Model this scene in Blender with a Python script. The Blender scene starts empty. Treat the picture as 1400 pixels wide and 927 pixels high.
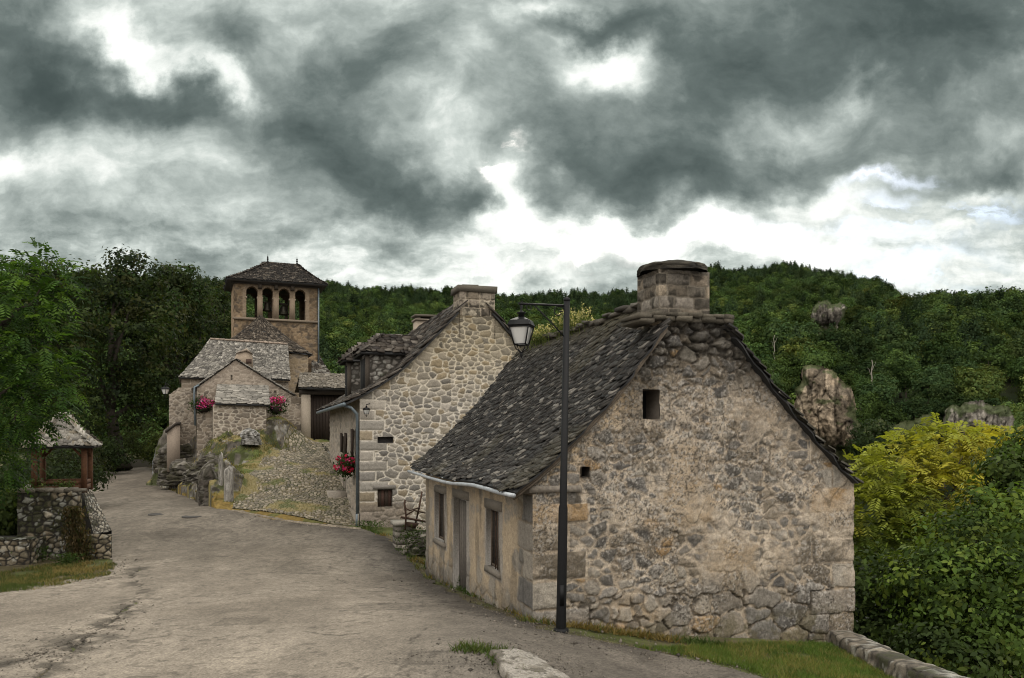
import bpy, math, random
import numpy as np

# ------------------------------------------------------------------ camera, sky, sun, exposure
S = bpy.context.scene
EZ, FX, CX, HY = 3.2, 1089.0, 700.0, 590.0      # eye height, focal length in photo pixels, vanishing column, horizon row
cam = bpy.data.cameras.new("camera"); cam_o = bpy.data.objects.new("camera", cam)
S.collection.objects.link(cam_o); S.camera = cam_o
cam_o.location = (0, 0, EZ); cam_o.rotation_euler = (math.radians(90), 0, 0)
cam.sensor_width = 36.0; cam.lens = 28.0; cam.shift_y = (HY - 463.5) / 1400.0
cam.clip_start = 0.1; cam.clip_end = 5000

SUN_EL, SUN_AZ = math.radians(30), math.radians(4)
sun = bpy.data.lights.new("sun", 'SUN'); sun.energy = 0.9; sun.angle = math.radians(22); sun.color = (1.0, 0.93, 0.82)
sun_o = bpy.data.objects.new("sun", sun); S.collection.objects.link(sun_o)
sun_o.rotation_euler = (math.radians(90) - SUN_EL, 0, math.radians(180) - SUN_AZ)
S.view_settings.view_transform = 'Standard'; S.view_settings.look = 'None'
S.view_settings.gamma = 1.0; S.view_settings.use_curve_mapping = False
S.view_settings.exposure = 0.45
S.cycles.max_bounces = 6; S.cycles.diffuse_bounces = 3; S.cycles.glossy_bounces = 2
S.cycles.transmission_bounces = 4; S.cycles.transparent_max_bounces = 6
S.cycles.filter_width = 1.05
S.cycles.caustics_reflective = False; S.cycles.caustics_refractive = False


class NT:
    """small node-tree writer"""
    def __init__(s, nt): s.nt = nt; s.n = nt.nodes; s.l = nt.links
    def put(s, inp, v):
        if v is None: return
        if isinstance(v, bpy.types.NodeSocket): s.l.new(v, inp)
        else: inp.default_value = v
    def new(s, t, **k):
        n = s.n.new(t)
        for a, b in k.items(): setattr(n, a, b)
        return n
    def m(s, op, a, b=None, c=None, clamp=False):
        n = s.n.new('ShaderNodeMath'); n.operation = op; n.use_clamp = clamp
        s.put(n.inputs[0], a); s.put(n.inputs[1], b); s.put(n.inputs[2], c)
        return n.outputs[0]
    def vm(s, op, a, b=None, c=None):
        n = s.n.new('ShaderNodeVectorMath'); n.operation = op
        s.put(n.inputs[0], a); s.put(n.inputs[1], b); s.put(n.inputs[2], c)
        return n.outputs[0]
    def scale(s, a, f):
        n = s.n.new('ShaderNodeVectorMath'); n.operation = 'SCALE'
        s.put(n.inputs[0], a); s.put(n.inputs[3], f)
        return n.outputs[0]
    def noise(s, vec, scale, detail=6.0, rough=0.55, dist=0.0, lac=2.0):
        n = s.n.new('ShaderNodeTexNoise'); s.put(n.inputs['Vector'], vec)
        n.inputs['Scale'].default_value = scale; n.inputs['Detail'].default_value = detail
        n.inputs['Roughness'].default_value = rough; n.inputs['Distortion'].default_value = dist
        n.inputs['Lacunarity'].default_value = lac
        return n
    def ramp(s, fac, stops, interp='LINEAR'):
        n = s.n.new('ShaderNodeValToRGB'); s.put(n.inputs[0], fac)
        e = n.color_ramp.elements; n.color_ramp.interpolation = interp
        while len(e) < len(stops): e.new(0.5)
        for q, (p, c) in zip(e, stops):
            q.position = p; q.color = (c[0], c[1], c[2], 1) if not isinstance(c, (int, float)) else (c, c, c, 1)
        return n.outputs[0]
    def mix(s, f, a, b, mode='MIX'):
        n = s.n.new('ShaderNodeMix'); n.data_type = 'RGBA'; n.blend_type = mode
        s.put(n.inputs[0], f); s.put(n.inputs[6], a); s.put(n.inputs[7], b)
        return n.outputs[2]
    def range(s, v, a, b, c=0.0, d=1.0, smooth=True):
        n = s.n.new('ShaderNodeMapRange'); n.interpolation_type = 'SMOOTHSTEP' if smooth else 'LINEAR'
        s.put(n.inputs[0], v)
        for i, q in zip((1, 2, 3, 4), (a, b, c, d)): n.inputs[i].default_value = q
        return n.outputs[0]


def build_world():
    w = bpy.data.worlds.new("World"); S.world = w; w.use_nodes = True
    t = NT(w.node_tree); t.n.clear()
    out = t.new('ShaderNodeOutputWorld')
    sky = t.new('ShaderNodeTexSky', sky_type='NISHITA', sun_disc=False)
    sky.sun_elevation = SUN_EL; sky.sun_rotation = SUN_AZ
    bgs = t.new('ShaderNodeBackground'); bgs.inputs[1].default_value = 0.1
    t.l.new(sky.outputs[0], bgs.inputs[0])
    d = t.new('ShaderNodeTexCoord').outputs['Generated']
    sx = t.new('ShaderNodeSeparateXYZ'); t.l.new(d, sx.inputs[0])
    X, Y, Z = sx.outputs
    yc = t.m('MAXIMUM', Y, 0.2)
    u = t.m('DIVIDE', X, yc); v = t.m('DIVIDE', Z, yc)
    cb = t.new('ShaderNodeCombineXYZ'); t.l.new(u, cb.inputs[0]); t.l.new(v, cb.inputs[1])
    p0 = cb.outputs[0]
    # warp the cloud coordinates so that the masses get ragged, billowing outlines
    w1 = t.scale(t.vm('SUBTRACT', t.noise(p0, 5.0, 3.0, 0.5).outputs['Color'], (0.5, 0.5, 0.5)), 0.20)
    w2 = t.scale(t.vm('SUBTRACT', t.noise(p0, 15.0, 6.0, 0.6).outputs['Color'], (0.5, 0.5, 0.5)), 0.085)
    p = t.vm('ADD', t.vm('ADD', p0, w1), w2)
    # cloud masses: centre, radii (photo pixels), tilt, thickness
    B = [
        # heavy masses
        (30, 60, 200, 110, 25, .52), (120, 110, 110, 62, 30, .34), (245, 140, 85, 52, 15, .50), (190, 112, 50, 40, 10, .2), (20, 150, 100, 60, 0, .16),
        (318, 45, 60, 75, 0, .30), (450, 170, 210, 150, 0, .20), (500, 90, 110, 60, 0, .30), (400, 170, 110, 90, 20, .16), (600, 40, 200, 60, 0, .16),
        (470, 240, 190, 95, 30, .30), (560, 275, 150, 55, 12, .34), (650, 262, 60, 45, -30, .34), (450, 290, 190, 50, 5, .16),
        (120, 310, 240, 70, 0, .05), (330, 345, 360, 45, 0, .08), (270, 265, 110, 50, 0, .05), (160, 250, 220, 60, 0, -.05),
        (1130, 30, 520, 150, 0, .44), (1330, 60, 260, 150, 0, .26), (980, 95, 200, 100, 25, .22), (900, 175, 170, 75, 8, .32),
        (840, 225, 170, 66, 6, .34), (960, 250, 280, 60, -2, .36), (1130, 200, 200, 70, 0, .22), (1340, 245, 140, 36, -8, .36), (1300, 200, 80, 40, 0, .2),
        (805, 28, 75, 34, -5, .34), (740, 150, 130, 60, 10, .22), (740, 190, 90, 50, 0, .10), (870, 300, 60, 26, 10, .15), (800, 345, 90, 30, 0, .14), (690, 345, 70, 36, 20, .14), (1340, 150, 200, 70, 0, .12),
        # thin, bright places
        (175, 40, 110, 40, 35, -.34), (300, 112, 80, 40, 40, -.34), (5, 215, 70, 50, 0, -.24), (60, 205, 160, 34, 0, -.03),
        (835, 78, 120, 56, 5, -.46), (735, 12, 110, 36, -15, -.26), (705, 270, 60, 100, 10, -.40), (770, 318, 170, 50, 0, -.20),
        (690, 300, 260, 90, 0, -.08), (920, 325, 190, 44, 0, -.24), (1150, 268, 220, 40, -6, -.22), (1070, 338, 150, 36, 6, -.16),
        (1270, 350, 220, 44, 5, -.12), (1070, 165, 170, 44, -10, -.22), (1165, 120, 60, 30, 60, -.20), (1330, 275, 110, 22, -10, -.2),
        (960, 345, 260, 30, 0, -.14), (1180, 385, 300, 34, 8, -.06), (620, 385, 300, 26, 0, -.10), (120, 235, 260, 36, 6, -.02), (380, 320, 160, 24, 5, .10), (170, 350, 220, 34, 4, .08), 
        (600, 190, 90, 60, 0, -.14), (560, 345, 240, 40, 0, -.08), (480, 330, 120, 30, 0, -.05),
    ]
    acc = None
    for (px, py, rx, ry, tilt, wt) in B:
        mp = t.new('ShaderNodeMapping', vector_type='TEXTURE'); t.l.new(p, mp.inputs[0])
        mp.inputs['Location'].default_value = ((px - CX) / FX, (HY - py) / FX, 0)
        mp.inputs['Rotation'].default_value = (0, 0, -math.radians(tilt))
        mp.inputs['Scale'].default_value = (rx * 1.25 / FX, ry * 1.25 / FX, 1)
        g = t.new('ShaderNodeTexGradient', gradient_type='QUADRATIC_SPHERE'); t.l.new(mp.outputs[0], g.inputs[0])
        # soft-topped bump: 1-(1-q)^2
        q = t.m('SUBTRACT', 1.0, g.outputs['Fac']); q = t.m('MULTIPLY', q, q); q = t.m('SUBTRACT', 1.0, q)
        acc = t.m('MULTIPLY', q, wt) if acc is None else t.m('MULTIPLY_ADD', q, wt, acc)
    front = t.range(Y, 0.25, 0.5)
    acc = t.m('MULTIPLY', acc, front)
    stretch = t.vm('MULTIPLY', p0, (1.0, 1.5, 1.0))
    f1 = t.m('SUBTRACT', t.noise(stretch, 3.6, 9.0, 0.58, 0.15).outputs['Fac'], 0.5)
    f2 = t.m('SUBTRACT', t.noise(t.vm('ADD', stretch, w1), 11.0, 8.0, 0.60, 0.1).outputs['Fac'], 0.5)
    f3 = t.m('SUBTRACT', t.noise(t.vm('ADD', stretch, w2), 30.0, 5.0, 0.6, 0.0).outputs['Fac'], 0.5)
    low = t.range(v, 0.34, 0.22)
    f4 = t.m('SUBTRACT', t.noise(t.vm('ADD', t.vm('MULTIPLY', p0, (1.0, 3.0, 1.0)), w2), 8.0, 8.0, 0.6, 0.1).outputs['Fac'], 0.5)
    acc = t.m('MULTIPLY_ADD', t.m('MULTIPLY', f4, low), 1.15, acc)
    T = t.m('ADD', t.m('MULTIPLY_ADD', f1, 0.50, t.m('MULTIPLY', acc, 1.04)), t.m('MULTIPLY_ADD', f3, 0.20, t.m('MULTIPLY', f2, 0.62)))
    T = t.m('MULTIPLY', t.m('ADD', T, 0.242), 0.7)
    col = t.ramp(T, [(0.0, (.80, .82, .79)), (0.07, (.66, .69, .655)), (0.14, (.47, .515, .485)), (0.225, (.315, .355, .335)),
                     (0.33, (.192, .225, .213)), (0.46, (.104, .130, .124)), (0.62, (.058, .077, .074)), (0.85, (.034, .048, .047))], 'LINEAR')
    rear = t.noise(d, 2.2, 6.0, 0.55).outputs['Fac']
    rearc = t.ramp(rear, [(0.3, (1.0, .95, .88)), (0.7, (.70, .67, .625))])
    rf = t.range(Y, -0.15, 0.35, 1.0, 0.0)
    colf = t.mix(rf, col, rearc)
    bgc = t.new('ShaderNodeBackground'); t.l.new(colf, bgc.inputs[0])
    zen = t.range(Z, 0.0, 0.8, REAR * .32, REAR * 1.66, False)      # unseen overcast boosted to light the walls, brighter overhead than low behind the viewer
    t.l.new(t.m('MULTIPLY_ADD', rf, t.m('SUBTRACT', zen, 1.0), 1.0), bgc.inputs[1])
    # blue gaps
    gaps = None
    for (px, py, rx, ry, wt) in [(690, 214, 34, 24, 1.2), (1125, 322, 90, 26, 1.1), (1310, 308, 160, 40, 1.2), (800, 350, 160, 36, .6), (1250, 378, 140, 28, 1.0), (985, 330, 80, 34, .9), (700, 370, 90, 26, .5), (1220, 252, 60, 14, .9)]:
        mp = t.new('ShaderNodeMapping', vector_type='TEXTURE'); t.l.new(p, mp.inputs[0])
        mp.inputs['Location'].default_value = ((px - CX) / FX, (HY - py) / FX, 0)
        mp.inputs['Scale'].default_value = (rx * 1.3 / FX, ry * 1.3 / FX, 1)
        g = t.new('ShaderNodeTexGradient', gradient_type='QUADRATIC_SPHERE'); t.l.new(mp.outputs[0], g.inputs[0])
        q = t.m('MULTIPLY', g.outputs['Fac'], wt * 1.6)
        gaps = q if gaps is None else t.m('ADD', gaps, q)
    gaps = t.m('MULTIPLY', t.m('MULTIPLY', gaps, front), t.range(f4, -0.08, 0.05), clamp=True)
    gaps = t.m('MULTIPLY', gaps, 0.85)
    ms = t.new('ShaderNodeMixShader')
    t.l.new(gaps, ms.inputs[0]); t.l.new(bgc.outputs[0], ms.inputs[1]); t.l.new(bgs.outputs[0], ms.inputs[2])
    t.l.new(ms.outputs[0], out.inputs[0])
    w.cycles.sampling_method = 'MANUAL'; w.cycles.sample_map_resolution = 1024

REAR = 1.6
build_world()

# ------------------------------------------------------------------ noise, cells, interpolation
def hsh(ix, iy, seed=0):
    ix = np.asarray(ix).astype(np.int64); iy = np.asarray(iy).astype(np.int64)
    h = (ix * 374761393 + iy * 668265263 + seed * 2147483629 + 974711) & 0xFFFFFFFF
    h = ((h ^ (h >> 13)) * 1274126177) & 0xFFFFFFFF
    h = ((h ^ (h >> 16)) * 2246822519) & 0xFFFFFFFF
    h = h ^ (h >> 15)
    return (h & 0xFFFFFF) / float(0x1000000)

def vn(x, y, seed=0):
    x = np.asarray(x, float); y = np.asarray(y, float)
    ix = np.floor(x); iy = np.floor(y); fx = x - ix; fy = y - iy
    fx = fx * fx * fx * (fx * (fx * 6 - 15) + 10); fy = fy * fy * fy * (fy * (fy * 6 - 15) + 10)
    a = hsh(ix, iy, seed); b = hsh(ix + 1, iy, seed); c = hsh(ix, iy + 1, seed); d = hsh(ix + 1, iy + 1, seed)
    return (a + (b - a) * fx) * (1 - fy) + (c + (d - c) * fx) * fy

def fbm(x, y, oct=4, seed=0, gain=0.5):
    s = 0; a = 1.0; n = 0
    for k in range(oct):
        s = s + a * vn(x * 2 ** k + 17.3 * k, y * 2 ** k - 9.1 * k, seed + k); n += a; a *= gain
    return s / n

def sst(x, a, b):
    t = np.clip((np.asarray(x, float) - a) / (b - a), 0, 1)
    return t * t * (3 - 2 * t)

def voro(u, v, sx, sy, jit=0.8, seed=0, wvar=0.3):
    """stones in rough courses: returns edge distance in metres, stone id (0..1), second id"""
    x = u / sx; y = v / sy
    iy = np.floor(y); F1 = np.full(x.shape, 9.0); F2 = np.full(x.shape, 9.0); I1 = np.zeros(x.shape); J1 = np.zeros(x.shape)
    asp = sy / sx
    for dy in (-1, 0, 1):
        r = iy + dy
        off = hsh(r, r * 0 + 7, seed + 5)
        ix = np.floor(x - off)
        for dx in (-2, -1, 0, 1, 2):
            c = ix + dx
            cx = c + off + 0.5 + (hsh(c, r, seed) - 0.5) * jit
            cy = r + 0.5 + (hsh(c, r, seed + 1) - 0.5) * jit
            w = (hsh(c, r, seed + 2) - 0.5) * wvar
            d = np.sqrt((x - cx) ** 2 + (y - cy) ** 2) - w
            n1 = d < F1
            F2 = np.where(n1, F1, np.minimum(F2, d))
            I1 = np.where(n1, hsh(c, r, seed + 3), I1); J1 = np.where(n1, hsh(c, r, seed + 4), J1)
            F1 = np.where(n1, d, F1)
    return (F2 - F1) * 0.5 * (sx + sy) * 0.5, I1, J1

def pal(i, cols):
    cols = np.array(cols, float); k = np.clip((np.asarray(i) * len(cols)).astype(int), 0, len(cols) - 1)
    return cols[k]

def lerp(a, b, t):
    t = np.asarray(t, float)[..., None]
    return a + (b - a) * t

class RBF:
    def __init__(s, pts, c=1.5, lam=0.02):
        p = np.array(pts, float); s.p = p[:, :2]; s.c = c
        n = len(p); K = s.k(s.p, s.p) + lam * np.eye(n)
        A = np.zeros((n + 3, n + 3)); A[:n, :n] = K
        A[:n, n] = 1; A[:n, n + 1:] = s.p; A[n, :n] = 1; A[n + 1:, :n] = s.p.T
        s.w = np.linalg.solve(A, np.concatenate([p[:, 2], [0, 0, 0]]))
    def k(s, a, b):
        return -np.sqrt(((a[:, None, :] - b[None]) ** 2).sum(-1) + s.c ** 2)
    def __call__(s, X, Y):
        X, Y = np.broadcast_arrays(np.asarray(X, float), np.asarray(Y, float)); sh = X.shape
        q = np.stack([X.ravel(), Y.ravel()], 1); out = np.empty(len(q))
        for i in range(0, len(q), 60000):
            c = q[i:i + 60000]
            out[i:i + 60000] = s.k(c, s.p) @ s.w[:-3] + s.w[-3] + c @ s.w[-2:]
        return out.reshape(sh)

def P(px, py, Y):
    return np.array([(px - CX) / FX * Y, Y, EZ + (HY - py) / FX * Y])

def in_poly(x, y, poly):
    x = np.asarray(x, float); y = np.asarray(y, float); r = np.zeros(x.shape, bool); n = len(poly)
    for i in range(n):
        x0, y0 = poly[i][:2]; x1, y1 = poly[(i + 1) % n][:2]
        if y0 == y1: continue
        c = ((y0 > y) != (y1 > y)) & (x < (x1 - x0) * (y - y0) / (y1 - y0) + x0)
        r ^= c
    return r

def seg_dist(x, y, pts):
    d = np.full(np.shape(x), 1e9)
    for (a, b) in zip(pts[:-1], pts[1:]):
        ax, ay = a[:2]; bx, by = b[:2]; L = (bx - ax) ** 2 + (by - ay) ** 2 + 1e-12
        t = np.clip(((x - ax) * (bx - ax) + (y - ay) * (by - ay)) / L, 0, 1)
        d = np.minimum(d, np.hypot(x - ax - t * (bx - ax), y - ay - t * (by - ay)))
    return d

def seg_inside(X, Y, poly):
    """signed distance, positive inside"""
    d = seg_dist(X, Y, poly + [poly[0]]); return np.where(in_poly(X, Y, poly), d, -d)

class Frame:
    """upright local frame: u to the right along a front, v away from the viewer"""
    def __init__(s, x, y, deg):
        s.o = np.array([x, y]); a = math.radians(deg); s.c, s.s = math.cos(a), math.sin(a)
        s.ud = np.array([s.c, s.s]); s.vd = np.array([-s.s, s.c])
    def xy(s, u, v): return s.o + s.ud * u + s.vd * v
    def w(s, u, v, z): q = s.xy(u, v); return np.array([q[0], q[1], z])
    def dep(s, u, v): return s.o[1] + u * s.s + v * s.c
    def upx(s, px, v=0.0):
        k = (px - CX) / FX; return (k * (s.o[1] + v * s.c) - s.o[0] + v * s.s) / (s.c - k * s.s)
    def vpx(s, px, u=0.0):
        k = (px - CX) / FX; return (s.o[0] + u * s.c - k * (s.o[1] + u * s.s)) / (s.s + k * s.c)
    def z(s, py, u, v): return EZ + (HY - py) / FX * s.dep(u, v)
    def uz(s, px, py, v=0.0): u = s.upx(px, v); return u, s.z(py, u, v)

# ------------------------------------------------------------------ mesh collecting
class MB:
    def __init__(s): s.V = []; s.C = []; s.L = []; s.N = []; s.M = []; s.n = 0
    def raw(s, verts, faces, col=(1, 1, 1), mi=0):
        """faces: (n,k) array, or a list of index lists"""
        verts = np.asarray(verts, float).reshape(-1, 3); col = np.asarray(col, float)
        if col.ndim == 1: col = np.repeat(col[None], len(verts), 0)
        s.V.append(verts); s.C.append(col)
        if isinstance(faces, np.ndarray):
            s.L.append((faces + s.n).ravel()); s.N.append(np.full(len(faces), faces.shape[1])); s.M.append(np.full(len(faces), mi))
        else:
            for f in faces:
                s.L.append(np.array(f) + s.n); s.N.append(np.array([len(f)])); s.M.append(np.array([mi]))
        s.n += len(verts); return s
    def box(s, c, ax, ay, az, col=(1, 1, 1), mi=0, taper=1.0, jit=0.0):
        """c centre, ax/ay/az half-axis vectors"""
        c, ax, ay, az = (np.asarray(q, float) for q in (c, ax, ay, az)); v = []
        for k in (-1, 1):
            f = taper if k > 0 else 1.0
            for (i, j) in ((-1, -1), (1, -1), (1, 1), (-1, 1)): v.append(c + ax * i * f + ay * j * f + az * k)
        v = np.array(v)
        if jit: v = v + RNG.uniform(-jit, jit, v.shape)
        return s.raw(v, [(0, 3, 2, 1), (4, 5, 6, 7), (0, 1, 5, 4), (1, 2, 6, 5), (2, 3, 7, 6), (3, 0, 4, 7)], col, mi)
    def abox(s, F, u0, u1, v0, v1, z0, z1, col=(1, 1, 1), mi=0, taper=1.0, jit=0.0):
        c = F.w((u0 + u1) / 2, (v0 + v1) / 2, (z0 + z1) / 2)
        return s.box(c, np.append(F.ud * (u1 - u0) / 2, 0), np.append(F.vd * (v1 - v0) / 2, 0), (0, 0, (z1 - z0) / 2), col, mi, taper, jit)
    def tube(s, pts, rad, n=8, col=(1, 1, 1), mi=0, cap=True, sq=False):
        pts = np.asarray(pts, float); rad = np.broadcast_to(np.asarray(rad, float), (len(pts),)); R = []
        t = np.gradient(pts, axis=0); t /= np.linalg.norm(t, axis=1)[:, None] + 1e-9
        ref = np.array([0, 0, 1.0]) if abs(t[0][2]) < 0.9 else np.array([0, 1.0, 0])
        a = np.cross(t[0], ref); a /= np.linalg.norm(a)
        for i in range(len(pts)):
            a = a - t[i] * (a @ t[i]); a /= np.linalg.norm(a) + 1e-9; b = np.cross(t[i], a)
            th = np.arange(n) * 2 * math.pi / n + (math.pi / 4 if sq else 0)
            R.append(pts[i] + rad[i] * (np.cos(th)[:, None] * a + np.sin(th)[:, None] * b))
        V = np.concatenate(R); f = []
        for i in range(len(pts) - 1):
            for j in range(n): f.append((i * n + j, i * n + (j + 1) % n, (i + 1) * n + (j + 1) % n, (i + 1) * n + j))
        if cap: f.append(tuple(range(n))[::-1]); f.append(tuple(range((len(pts) - 1) * n, len(pts) * n)))
        return s.raw(V, f, col, mi)
    def lathe(s, c, prof, n=16, col=(1, 1, 1), mi=0, rot=0.0):
        c = np.asarray(c, float); th = np.arange(n) * 2 * math.pi / n + rot
        V = np.concatenate([np.stack([c[0] + r * np.cos(th), c[1] + r * np.sin(th), np.full(n, c[2] + z)], 1) for r, z in prof]); f = []
        for i in range(len(prof) - 1):
            for j in range(n): f.append((i * n + j, i * n + (j + 1) % n, (i + 1) * n + (j + 1) % n, (i + 1) * n + j))
        f.append(tuple(range(n))[::-1]); f.append(tuple(range((len(prof) - 1) * n, len(prof) * n)))
        return s.raw(V, f, col, mi)
    def prism(s, poly, ext, col=(1, 1, 1), mi=0):
        poly = np.asarray(poly, float); n = len(poly); V = np.concatenate([poly, poly + np.asarray(ext, float)])
        f = [tuple(range(n)), tuple(range(2 * n - 1, n - 1, -1))] + [(i, (i + 1) % n, n + (i + 1) % n, n + i)[::-1] for i in range(n)]
        return s.raw(V, f, col, mi)
    def grid(s, Pg, Cg, keep=None, mi=0):
        """Pg (r,c,3) points, Cg (r,c,3) colours, keep (r-1,c-1) cells to keep"""
        r, c = Pg.shape[:2]; idx = np.arange(r * c).reshape(r, c)
        q = np.stack([idx[:-1, :-1], idx[:-1, 1:], idx[1:, 1:], idx[1:, :-1]], -1)
        q = q.reshape(-1, 4) if keep is None else q[keep]
        return s.raw(Pg.reshape(-1, 3), q, Cg.reshape(-1, 3), mi)
    def data(s, name, mats, smooth=False):
        V = np.concatenate(s.V); L = np.concatenate(s.L).astype(np.int32); N = np.concatenate(s.N).astype(np.int32)
        used = np.unique(L)
        if len(used) < len(V):
            mp = np.zeros(len(V), np.int32); mp[used] = np.arange(len(used)); L = mp[L]; V = V[used]; C = np.concatenate(s.C)[used]
        else: C = np.concatenate(s.C)
        me = bpy.data.meshes.new(name)
        me.vertices.add(len(V)); me.vertices.foreach_set('co', V.ravel().astype(np.float32))
        me.loops.add(len(L)); me.loops.foreach_set('vertex_index', L)
        me.polygons.add(len(N)); st = np.concatenate([[0], np.cumsum(N)[:-1]]).astype(np.int32)
        me.polygons.foreach_set('loop_start', st); me.polygons.foreach_set('loop_total', N)
        me.polygons.foreach_set('material_index', np.concatenate(s.M).astype(np.int32))
        if smooth: me.polygons.foreach_set('use_smooth', np.ones(len(N), bool))
        at = me.color_attributes.new('Col', 'FLOAT_COLOR', 'POINT')
        at.data.foreach_set('color', np.concatenate([C, np.ones((len(C), 1))], 1).ravel().astype(np.float32))
        for m in (mats if isinstance(mats, (list, tuple)) else [mats]): me.materials.append(m)
        me.update(calc_edges=True); me.validate()
        return me

def link(o): S.collection.objects.link(o); return o

def thing(name, label, cat, loc=(0, 0, 0), group=None):
    o = link(bpy.data.objects.new(name, None)); o.location = tuple(float(q) for q in loc); o.empty_display_size = 0.3
    o['label'] = label; o['category'] = cat
    if group: o['group'] = group
    return o

def part(name, mb, mats, parent, smooth=False, label=None, local=False):
    """mesh child; its shape is given in world space unless local"""
    o = link(bpy.data.objects.new(name, mb.data(name, mats, smooth))); o.parent = parent
    if parent.type == 'EMPTY' and not local: o.location = tuple(-q for q in parent.location)
    if label: o['label'] = label
    return o

def single(name, mb, mats, label, cat, group=None, smooth=False):
    o = link(bpy.data.objects.new(name, mb.data(name, mats, smooth))); o['label'] = label; o['category'] = cat
    if group: o['group'] = group
    return o

def setting(name, mb, mats, kind='structure', smooth=True):
    o = link(bpy.data.objects.new(name, mb.data(name, mats, smooth))); o['kind'] = kind
    return o

def copy_tree(o, parent=None):
    c = o.copy(); S.collection.objects.link(c); c.parent = parent
    for ch in o.children: copy_tree(ch, c)
    return c

RNG = np.random.default_rng(7); random.seed(7)

# ------------------------------------------------------------------ materials
def mat_attr(name, rough=0.9, n_scale=30.0, n_amt=0.35, b_scale=60.0, b_str=0.35, b_dist=0.01, spec=0.25, coarse=None):
    m = bpy.data.materials.new(name); m.use_nodes = True; t = NT(m.node_tree); bs = t.n['Principled BSDF']
    a = t.new('ShaderNodeAttribute', attribute_name='Col'); oc = t.new('ShaderNodeTexCoord').outputs['Object']
    f = t.noise(oc, n_scale, 5, 0.65).outputs['Fac']
    k = t.range(f, 0.28, 0.72, 1 - n_amt, 1 + n_amt, False)
    if coarse:
        k = t.m('MULTIPLY', k, t.range(t.noise(oc, coarse[0], 4, 0.6).outputs['Fac'], 0.3, 0.7, 1 - coarse[1], 1 + coarse[1], False))
    t.l.new(t.scale(a.outputs['Color'], k), bs.inputs['Base Color'])
    bs.inputs['Roughness'].default_value = rough; bs.inputs['Specular IOR Level'].default_value = spec
    if b_str:
        bp = t.new('ShaderNodeBump'); bp.inputs['Strength'].default_value = b_str; bp.inputs['Distance'].default_value = b_dist
        t.l.new(t.noise(oc, b_scale, 6, 0.7).outputs['Fac'], bp.inputs['Height']); t.l.new(bp.outputs[0], bs.inputs['Normal'])
    return m

def mat_plain(name, col, rough=0.6, metal=0.0, n_amt=0.2, n_scale=20, spec=0.4, bump=0.15):
    m = bpy.data.materials.new(name); m.use_nodes = True; t = NT(m.node_tree); bs = t.n['Principled BSDF']
    oc = t.new('ShaderNodeTexCoord').outputs['Object']; f = t.noise(oc, n_scale, 5, 0.6).outputs['Fac']
    k = t.range(f, 0.3, 0.7, 1 - n_amt, 1 + n_amt, False)
    rgb = t.new('ShaderNodeRGB'); rgb.outputs[0].default_value = (*col, 1)
    t.l.new(t.scale(rgb.outputs[0], k), bs.inputs['Base Color'])
    bs.inputs['Roughness'].default_value = rough; bs.inputs['Metallic'].default_value = metal; bs.inputs['Specular IOR Level'].default_value = spec
    if bump:
        bp = t.new('ShaderNodeBump'); bp.inputs['Strength'].default_value = bump; bp.inputs['Distance'].default_value = 0.005
        t.l.new(t.noise(oc, n_scale * 4, 4, 0.6).outputs['Fac'], bp.inputs['Height']); t.l.new(bp.outputs[0], bs.inputs['Normal'])
    return m

def mat_leaf(name, trans=0.35, rough=0.7, spec=0.12, vary=0.0):
    m = bpy.data.materials.new(name); m.use_nodes = True; t = NT(m.node_tree); t.n.clear()
    out = t.new('ShaderNodeOutputMaterial'); col = t.new('ShaderNodeAttribute', attribute_name='Col').outputs['Color']
    if vary:    # every tree its own shade
        oi = t.new('ShaderNodeObjectInfo').outputs['Random']; col = t.scale(col, t.range(oi, 0, 1, 1 - vary, 1 + vary, False)); wn = t.new('ShaderNodeTexWhiteNoise', noise_dimensions='1D'); t.l.new(oi, wn.inputs['W']); col = t.mix(t.range(wn.outputs['Value'], .5, 1, 0, .5, False), col, t.vm('MULTIPLY', col, (1.25, 1.0, .8)))
    d = t.new('ShaderNodeBsdfPrincipled'); t.l.new(col, d.inputs['Base Color'])
    d.inputs['Roughness'].default_value = rough; d.inputs['Specular IOR Level'].default_value = spec
    tr = t.new('ShaderNodeBsdfTranslucent'); t.l.new(t.vm('MULTIPLY', col, (1.5, 1.5, 0.7)), tr.inputs[0])
    ms = t.new('ShaderNodeMixShader'); ms.inputs[0].default_value = trans
    t.l.new(d.outputs[0], ms.inputs[1]); t.l.new(tr.outputs[0], ms.inputs[2]); t.l.new(ms.outputs[0], out.inputs[0])
    return m

M_WALL = mat_attr('stone_wall', 0.92, 52, 0.42, 60, 0.9, 0.018)
M_ROAD = mat_attr('worn_asphalt', 0.95, 38, 0.48, 110, 0.8, 0.008, 0.2, coarse=(2.2, 0.12))
M_SLATE = mat_attr('stone_slates', 0.72, 26, 0.35, 60, 0.45, 0.008, 0.30)
M_WOOD = mat_attr('old_wood', 0.8, 18, 0.35, 40, 0.4, 0.006, 0.25)
M_ROCK = mat_attr('rock', 0.95, 6, 0.4, 9, 0.8, 0.06, 0.2)
M_EARTH = mat_attr('earth', 0.97, 3.0, 0.35, 14, 0.6, 0.05, 0.1)
M_CLIFF = mat_attr('cliff_rock', 0.95, 0.9, 0.4, 1.3, 0.9, 0.5, 0.1)
M_HILL = mat_attr('hill_soil', 0.97, 0.05, 0.4, 0.3, 0.3, 0.5, 0.05)
M_LEAF = mat_leaf('leaves', 0.35)
M_FAR = mat_leaf('far_leaves', 0.20, 0.95, 0.0, 0.55)
M_GRASS = mat_leaf('grass_blades', 0.3)
M_PETAL = mat_leaf('petals', 0.3)
M_BARK = mat_attr('bark', 0.95, 14, 0.4, 22, 0.8, 0.03, 0.1)
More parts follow.
